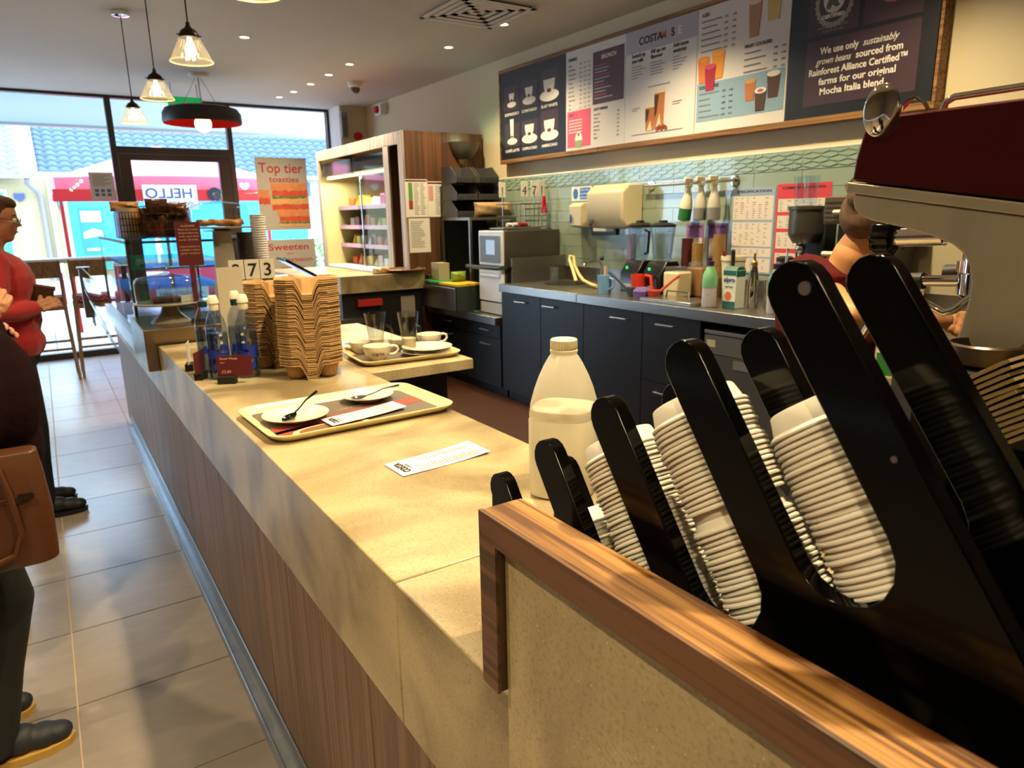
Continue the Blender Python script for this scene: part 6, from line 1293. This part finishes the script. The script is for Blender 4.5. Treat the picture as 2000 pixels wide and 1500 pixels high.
for k in range(9): bb.prism([(-.042 + k * .0034, .060), (-.0405 + k * .0034, .060), (-.0405 + k * .0034, .090), (-.042 + k * .0034, .090)], (-.0652, 0, 0), (0, -1, 0), UZ, (-.0005, 0, 0))
bb.build('barcode', M_by, mk, local=True, smooth=0)
# ================================================================ STOOLS AND WINDOW BAR
M_stw = wood('pale_brown_stool_wood', '#7a5a3c', '#a27c56', 'z', .5, .8); M_plaid = mat('maroon_plaid', '#6a2230', .9)
def plaid(m):
    n = m.node_tree.nodes; l = m.node_tree.links; b = n['Principled BSDF']; t = n.new('ShaderNodeTexCoord'); k = n.new('ShaderNodeTexChecker'); k.inputs['Scale'].default_value = 45
    k.inputs['Color1'].default_value = col('#7a2a3a'); k.inputs['Color2'].default_value = col('#a8646c'); l.new(t.outputs['Object'], k.inputs[0]); l.new(k.outputs[0], b.inputs['Base Color'])
plaid(M_plaid)
def stool(x, y, label):
    t = T('bar_stool', label, 'stool', (x, y, 0), 'bar stools at the window'); h = .175; z = .74
    legs = [(-h, -.17, -.205, -.23), (h, -.17, .205, -.23), (-h, .17, -.20, .22), (h, .17, .20, .22)]
    for i, (a, b_, c, d) in enumerate(legs):
        top = 1.165 if i < 2 else z
        q = B(); q.loft([[(c + u * .013, d + v * .016, 0) for u, v in ((-1, -1), (1, -1), (1, 1), (-1, 1))], [(a + u * .014, b_ + v * .018, z) for u, v in ((-1, -1), (1, -1), (1, 1), (-1, 1))]] + ([[(a * 1.02 + u * .012, b_ - .035 + v * .014, top) for u, v in ((-1, -1), (1, -1), (1, 1), (-1, 1))]] if i < 2 else []))
        q.build('leg', M_stw, t, local=True, bevel=.003)
    B().box(-h - .02, h + .02, -.19, .19, z - .05, z - .002).build('seat_frame', M_stw, t, local=True, bevel=.004); B().box(-h - .015, h + .015, -.175, .185, z, z + .075).build('seat_cushion', M_plaid, t, local=True, bevel=.02)
    B().loft([[(-h, -.195 + .012, 1.00), (h, -.195 + .012, 1.00), (h, -.175, 1.00), (-h, -.175, 1.00)], [(-h, -.218, 1.16), (h, -.218, 1.16), (h, -.198, 1.16), (-h, -.198, 1.16)]]).build('back_board', M_stw, t, local=True, bevel=.004)
    for zz, k in ((.30, .197), (.38, .193)): B().box(-k, k, -.222 + zz * .06, -.200 + zz * .06, zz, zz + .022).build('stretcher', M_stw, t, local=True)
    for s in (-1, 1): B().box(s * .196 - .010, s * .196 + .010, -.20, .20, .30, .322).build('stretcher', M_stw, t, local=True)
    return t
stool(.382, 8.25, 'wooden bar stool with plaid seat, the one nearer the counter'); stool(-.06, 8.22, 'wooden bar stool with plaid seat beside the red-jumpered person'); stool(-.62, 8.25, 'wooden bar stool with plaid seat, farthest left by the window')
t = T('window_bar', 'long wooden bar shelf along the shop window', 'shelf', (-1.2, 9.0, 0)); B().box(-3.5, .80, 8.82, 9.22, 1.10, 1.145).build('bar_top', wood('bar_wood', '#6a432c', '#8f6040', 'x'), t, bevel=.004); B().box(-3.5, .80, 8.80, 8.819, 1.105, 1.14).build('front_edge', M_white, t)
for x in (-3.2, -1.5, .72): B().box(x, x + .05, 9.1, 9.15, 0.004, 1.10).build('bracket', M_dark, t)

# ================================================================ POSTERS IN THE SHOP FRONT
M_pb = mat('poster_grey', '#a39c94', .7)
t = T('sandwich_poster', 'tall grey poster with red lettering and stacked toasties', 'poster', (2.7, 9.3, 1.37))
B().box(2.385, 3.03, 9.391, 9.395, 1.375, 2.275).build('board', M_pb, t)
M_pr = mat('poster_red', '#a02434', .6); text('Top tier', (2.42, 9.3905, 2.09), RX, UZ, .17, M_pr, t, w=.56, bold=.002); text('toasties', (2.54, 9.3905, 1.975), RX, UZ, .10, M_pr, t, w=.38, bold=.0015)
def slab(x0, x1, z0, z1, m, w=.008, seed=0, d=0):
    random.seed(seed); n = 18; up = [(x0 + (x1 - x0) * i / n, z1 + random.uniform(-w, w)) for i in range(n + 1)]; dn = [(x0 + (x1 - x0) * i / n, z0 + random.uniform(-w, w)) for i in range(n + 1)]
    return B().prism(dn + up[::-1], (0, 9.3905 - .0008 * d, 0), RX, UZ, (0, -.0007, 0)).build('printed_filling', m, t, smooth=0)
M_bread = mat('print_bread', '#c47a4c', .7, noise=14, var=.3); M_ham = mat('print_ham', '#b8442e', .7, noise=25, var=.5); M_chs = mat('print_cheese', '#c9965a', .7, noise=14, var=.3); M_let = mat('print_leaf', '#5a6b3a', .7)
for i, (a, b_, z0, z1, m) in enumerate(((2.55, 3.02, 1.87, 1.96, M_bread), (2.56, 3.02, 1.80, 1.87, M_ham), (2.56, 3.01, 1.775, 1.80, M_let), (2.54, 3.01, 1.70, 1.775, M_chs), (2.55, 3.02, 1.63, 1.70, M_ham), (2.60, 3.02, 1.545, 1.63, M_bread), (2.63, 3.02, 1.48, 1.545, M_ham), (2.62, 3.02, 1.455, 1.48, M_let), (2.63, 3.02, 1.42, 1.455, M_chs), (2.39, 2.53, 1.78, 1.88, M_bread), (2.39, 2.53, 1.70, 1.78, M_ham))): slab(a, b_, z0, z1, m, .009, i, i % 3)
t = T('sweet_poster', 'lower grey poster beginning with the word Sweeten', 'poster', (2.75, 9.3, .82)); B().box(2.41, 3.06, 9.391, 9.395, .80, 1.255).build('board', M_pb, t)
text('Sweeten', (2.45, 9.3905, 1.12), RX, UZ, .12, M_pr, t, w=.52, bold=.0015); text('your', (2.68, 9.3905, 1.06), RX, UZ, .05, M_pr, t); text('afternoon', (2.57, 9.3905, .965), RX, UZ, .09, M_pr, t, w=.44, bold=.001)
B().prism([(-.2, 0), (.2, 0), (.16, .06), (-.15, .07)], (2.75, 9.3905, .83), RX, UZ, (0, -.0006, 0)).build('printed_cake', M_ham, t)
t = T('window_notice', 'white typed notice with six small icons on the window glass', 'notice', (.66, 9.38, 1.78)); B().box(.56, .80, 9.385, 9.388, 1.76, 2.06).build('sheet', M_paper, t)
b = B()
for k in range(9): b.box(.59, .77 - .03 * (k % 3), 9.3843, 9.3849, 2.03 - k * .015, 2.035 - k * .015)
b.build('typed_lines', M_grey, t); b = B()
for k in range(6): x = .60 + .06 * (k % 3); z = 1.845 - .045 * (k // 3); b.box(x, x + .04, 9.3843, 9.3849, z, z + .032)
b.build('icons', mat('violet_icon', '#6a6fb0', .6), t)

# ================================================================ OUTSIDE
GY = 24.0; k_ = 24 / 17
gr = struct(box('outside_pavement', mat('pale_paving', '#a9a7a2', .6, noise=3, var=.1), -25, 25, YW + .07, 45, -.15, -.03)); gr['label'] = 'pale paved square outside the shop'; gr['category'] = 'pavement'
pm = B().box(0, .59, 0, .59, -.03, -.004).mesh('paving_slab', mat('pale_paving_slab', '#b9b6b0', .6, noise=4, var=.1), 0)
for i in range(-6, 8):
    for j in range(0, 8):
        o = bpy.data.objects.new('paving_slab', pm); COL.objects.link(o); o.parent = gr; o.location = Vector((i * .6, 9.55 + j * .6, 0)) - gr.location
cn = T('canopy', 'white boarded canopy fascia hanging outside above the window', 'canopy', (0, 10.2, 2.73)); M_cw = mat('canopy_white', '#e6eeee', .6)
B().box(-12, 12, 10.97, 11.05, 2.735, 3.25).build('fascia', M_cw, cn); B().box(-12, 12, YW + .11, 10.97, 3.10, 3.14).build('soffit', M_cw, cn); B().box(-12, 12, 10.95, 11.07, 2.70, 2.734).build('gutter_lip', mat('lip_grey', '#a5a9a8', .5), cn)
for x in (-8, 8): B().box(x, x + .1, 10.9, 11, -.03, 2.70).build('post', M_cw, cn)
# parasol
um = T('parasol', 'big faded red cafe parasol with white hearts on its valance', 'parasol', (1.75, 13.1, -.03)); M_um = mat('parasol_pink_red', '#e26a7c', .7); M_um2 = mat('parasol_deep_red', '#c81e1a', .7)
cx, cy, hw, za, ze = 1.80, 13.2, 1.52, 2.72, 2.12
for i in range(4):
    a0 = pi / 4 + i * pi / 2; a1 = a0 + pi / 2; r_ = hw * 1.414; c0 = (cx + r_ * cos(a0), cy + r_ * sin(a0), ze); c1 = (cx + r_ * cos(a1), cy + r_ * sin(a1), ze); mid = ((c0[0] + c1[0]) / 2, (c0[1] + c1[1]) / 2, ze + .04)
    B().add([(cx, cy, za), c0, mid, c1], [(0, 1, 2), (0, 2, 3)]).build('canopy_panel', M_um, um, smooth=0)
    P0, P1 = Vector(c0), Vector(c1); n = 20; vs = []; fs = []
    for j in range(n + 1):
        f = j / n; p = P0.lerp(P1, f); p.z += .04 * sin(pi * f); dz = .24 - .06 * abs(sin(pi * f * 2)); vs += [tuple(p), (p.x, p.y, p.z - dz)]
        if j < n: fs.append((2 * j, 2 * j + 2, 2 * j + 3, 2 * j + 1))
    v = B().add(vs, fs).build('valance', M_um, um); vm = B()
    for j in range(n): pass
    d = (P1 - P0).normalized(); nn = Vector((d.y, -d.x, 0))
    for f in (.18, .82):
        p = P0.lerp(P1, f) + Vector((0, 0, -.10)) + nn * .012; hp = [(.075 * 16 * sin(q) ** 3 / 16, .075 * (13 * cos(q) - 5 * cos(2 * q) - 2 * cos(3 * q) - cos(4 * q)) / 16) for q in [2 * pi * w / 24 for w in range(24)]]
        B().prism(hp, p, -d, (0, 0, 1), nn * .003).build('heart', M_whiteink, v, smooth=0)
B().cyl((cx, cy, -.03), (cx, cy, za), .03).build('pole', M_dark, um); B().cyl((cx, cy, -.03), (cx, cy, .05), .3, .28, 24).build('base', M_dark, um)
t = T('hanging_banner', 'red banner below the parasol with mirrored greeting lettering', 'banner', (1.5, 12.2, 1.6)); B().box(.24, 3.12, 11.60, 11.61, 1.80, 1.965).box(.3, .34, 11.6, 11.64, -.03, 1.80).box(3.05, 3.09, 11.6, 11.64, -.03, 1.80).build('red_board', M_um2, t)
B().box(1.335, 2.06, 11.585, 11.599, 1.68, 2.03).build('white_panel', M_paper, t); text('HELLO', (2.0, 11.583, 1.845), (-1, 0, 0), UZ, .20, mat('purple_ink', '#5a4a7c', .6), t, w=.62, bold=.002); text('WE ARE OPEN', (2.0, 11.583, 1.74), (-1, 0, 0), UZ, .08, mat('purple_ink'), t, w=.62)
B().cyl((2.31, 11.599, 1.90), (2.31, 11.585, 1.90), .10, None, 28).build('round_badge', mat('badge_dark', '#1c1f2c', .5), t)
for i, (x, y) in enumerate(((-.6, 11.6), (1.3, 12.4), (3.6, 12.2))):
    t = T('terrace_table', ['pale round terrace table, leftmost outside', 'pale round terrace table, middle one outside', 'pale round terrace table, rightmost outside'][i], 'table', (x, y, -.03)); B().cyl((x, y, .70), (x, y, .73), .35, None, 28).build('table_top', M_white, t); B().cyl((x, y, -.03), (x, y, .70), .03).cyl((x, y, -.03), (x, y, -.01), .22, None, 20).build('pedestal', M_steeld, t)
    for s in (-1, 1):
        c = T('terrace_chair', 'red-seated terrace chair %s of the %s outside table' % ('left' if s < 0 else 'right', ['leftmost', 'middle', 'rightmost'][i]), 'chair', (x + s * .6, y, -.03), 'terrace chairs'); q = x + s * .6
        B().box(q - .2, q + .2, y - .2, y + .2, .42, .46).build('seat', mat('terrace_red', '#b0304a', .6), c); B().box(q + s * .18, q + s * .2, y - .2, y + .2, .46, .85).build('backrest', mat('terrace_red'), c)
        for u in (-1, 1):
            for v in (-1, 1): B().cyl((q + u * .18, y + v * .18, -.03), (q + u * .18, y + v * .18, .42), .013).build('leg', M_dark, c)
t = T('terrace_screen', 'waist-high red and white terrace screen outside', 'screen', (1.6, 12.9, 0)); B().box(.9, 3.3, 13.1, 13.12, .25, .85).build('red_cloth', mat('terrace_red'), t); B().box(.9, 3.3, 13.09, 13.13, .86, .90).box(.9, .94, 13.09, 13.13, -.03, .86).box(3.26, 3.3, 13.09, 13.13, -.03, .86).build('frame', M_white, t)
# building across the square
bd = T('shop_building', 'tile-roofed shopping parade across the square', 'building', (2, GY + 2, 0)); M_brick = mat('buff_brick', '#9a8864', .9, noise=30, var=.3, stretch=(.4, 1, 1.6))
B().box(-14, .55, GY - .6, GY + 6, -.03, 2.83).build('brick_wing', M_brick, bd); B().box(.56, 22, GY, GY + 6, -.03, 2.83).build('wall', mat('pale_render', '#b5ad98', .9, noise=10, var=.15), bd)
M_rt = mat('blue_grey_roof_tile', '#3d4c5c', .7, noise=2, var=.2)
def roof(x0, x1, y0, z0, m, name, rows=24, pitch=.30, slope=.62):
    b = B(); n = int((x1 - x0) / pitch)
    prof = [(0, 0), (.25, .05), (.5, .07), (.75, .05)]
    for r_ in range(rows):
        ya = y0 + r_ * .26; zz = z0 + r_ * .26 * slope; vs = []; fs = []
        for i in range(n):
            for a, h in prof: vs += [(x0 + (i + a) * pitch, ya, zz + h), (x0 + (i + a) * pitch, ya, zz + h - .05), (x0 + (i + a) * pitch, ya + .27, zz + h + .27 * slope - .035)]
        q = len(vs) // 3
        for i in range(q - 1): fs += [(3 * i, 3 * i + 1, 3 * i + 4, 3 * i + 3), (3 * i, 3 * i + 3, 3 * i + 5, 3 * i + 2)]
        b.add(vs, fs)
    return b.build(name, m, bd, smooth=0, kind='stuff')
roof(.15, 20, GY - .45, 2.88, M_rt, 'roof_tiles'); roof(-13, -.02, GY - 1.05, 2.78, mat('brown_grey_roof_tile', '#6e6c5c', .7, noise=2, var=.3), 'wing_roof_tiles')
B().box(-.02, .16, GY - .5, GY + 5, 2.85, 2.95).build('gable_step', M_white, bd); B().prism([(0, 0), (6, 3.75), (6, 3.95), (0, .20)], (.06, GY - .6, 2.90), (0, 1, 0), UZ, (.16, 0, 0)).build('verge_board', M_white, bd)
B().box(-13, .05, GY - 1.16, GY - 1.04, 2.68, 2.80).build('gutter', mat('mauve_gutter', '#7c7078', .5), bd); B().box(.15, 20, GY - .56, GY - .44, 2.78, 2.88).build('gutter', mat('white_gutter', '#cfd8dc', .5), bd)
B().tube([(-.05, GY - 1.10, 2.68), (-.05, GY - 1.0, 2.55), (.14, GY - .75, 2.35), (.20, GY - .68, 2.2), (.20, GY - .68, -.03)], .06, 8).build('downpipe', mat('mauve_gutter'), bd); B().tube([(.42, GY - .55, 2.78), (.42, GY - .68, 2.6), (.42, GY - .68, -.03)], .05, 8).build('downpipe', mat('white_gutter'), bd)
B().box(-2.6, -.62, GY - .64, GY - .61, .2, 2.35).build('green_shop_window', mat('pale_green_window', '#4f9a86', .2), bd); B().box(-.62, -.54, GY - .66, GY - .61, -.02, 2.40).box(-2.6, -.62, GY - .66, GY - .61, 2.351, 2.42).build('window_surround', M_white, bd)
B().prism([(-.12, .1), (.12, .1), (.12, -.02), (0, -.12), (-.12, -.02)], (-.28, GY - .61, 2.22), RX, UZ, (0, -.06, 0)).build('alarm_box', mat('alarm_blue', '#2c3a6a', .5), bd)
M_sky = mat('shop_blue', '#2f9fd0', .4); M_poster2 = mat('poster_blue', '#1f6fb8', .5)
B().box(.72, 7.8, GY - .06, GY - .01, 2.26, 2.70).build('fascia_sign', mat('fascia_blue', '#2a5fa8', .5), bd)
B().box(.80, 2.9, GY - .05, GY - .011, .35, 2.15).box(3.1, 5.0, GY - .05, GY - .011, .35, 2.15).box(5.3, 7.6, GY - .05, GY - .011, .35, 2.15).build('shop_window', M_sky, bd)
for x0 in (.72, 2.92, 5.05, 7.62): B().box(x0, x0 + .08, GY - .08, GY - .01, -.02, 2.24).build('white_pilaster', M_white, bd)
for i, (x0, s1_, s2_) in enumerate(((1.02, 'PLAY BINGO', 'TODAY'), (1.95, 'SHOES', 'HATS'), (3.4, 'OPEN', 'DAILY'))):
    p = B().box(x0, x0 + .62, GY - .07, GY - .051, .62, 1.95).build('window_poster', M_poster2, bd)
    B().prism([(-.24, -.12), (.24, -.02), (.22, .10), (0, .16), (-.24, .05)], (x0 + .31, GY - .071, 1.2), RX, UZ, (0, -.005, 0)).box(x0 + .06, x0 + .56, GY - .0765, GY - .0705, 1.55, 1.85).box(x0 + .1, x0 + .52, GY - .0765, GY - .0705, .74, .80).build('poster_print', M_whiteink, p)
B().box(.58, .72, GY - .3, GY - .05, 2.0, 2.3).build('blue_wall_box', M_sky, bd)
# low planting seen at the right of the shop front
for i, (x, y) in enumerate(((3.75, 13.0), (4.3, 13.1), (4.9, 13.0))):
    t = T('terrace_shrub', 'leafy green shrub in a terrace planter, %s' % ['left one', 'middle one', 'right one'][i], 'shrub', (x, y, -.03)); B().box(x - .2, x + .2, y - .2, y + .2, -.03, .5).build('planter', M_dark, t)
    b = B(); random.seed(i)
    for k in range(160):
        a = random.uniform(0, 2 * pi); r_ = random.uniform(0, .25); z = random.uniform(.5, 1.15); p = Vector((x + r_ * cos(a), y + r_ * sin(a), z)); q = Vector((random.uniform(-1, 1), random.uniform(-1, 1), random.uniform(-.2, 1))).normalized() * .09; s_ = q.orthogonal().normalized() * .025
        b.add([tuple(p), tuple(p + q * .5 + s_), tuple(p + q), tuple(p + q * .5 - s_)], [(0, 1, 2, 3)])
    b.build('foliage', mat('leaf_green', '#5f8f2c', .6, noise=3, var=.4), t, smooth=0, kind='stuff')
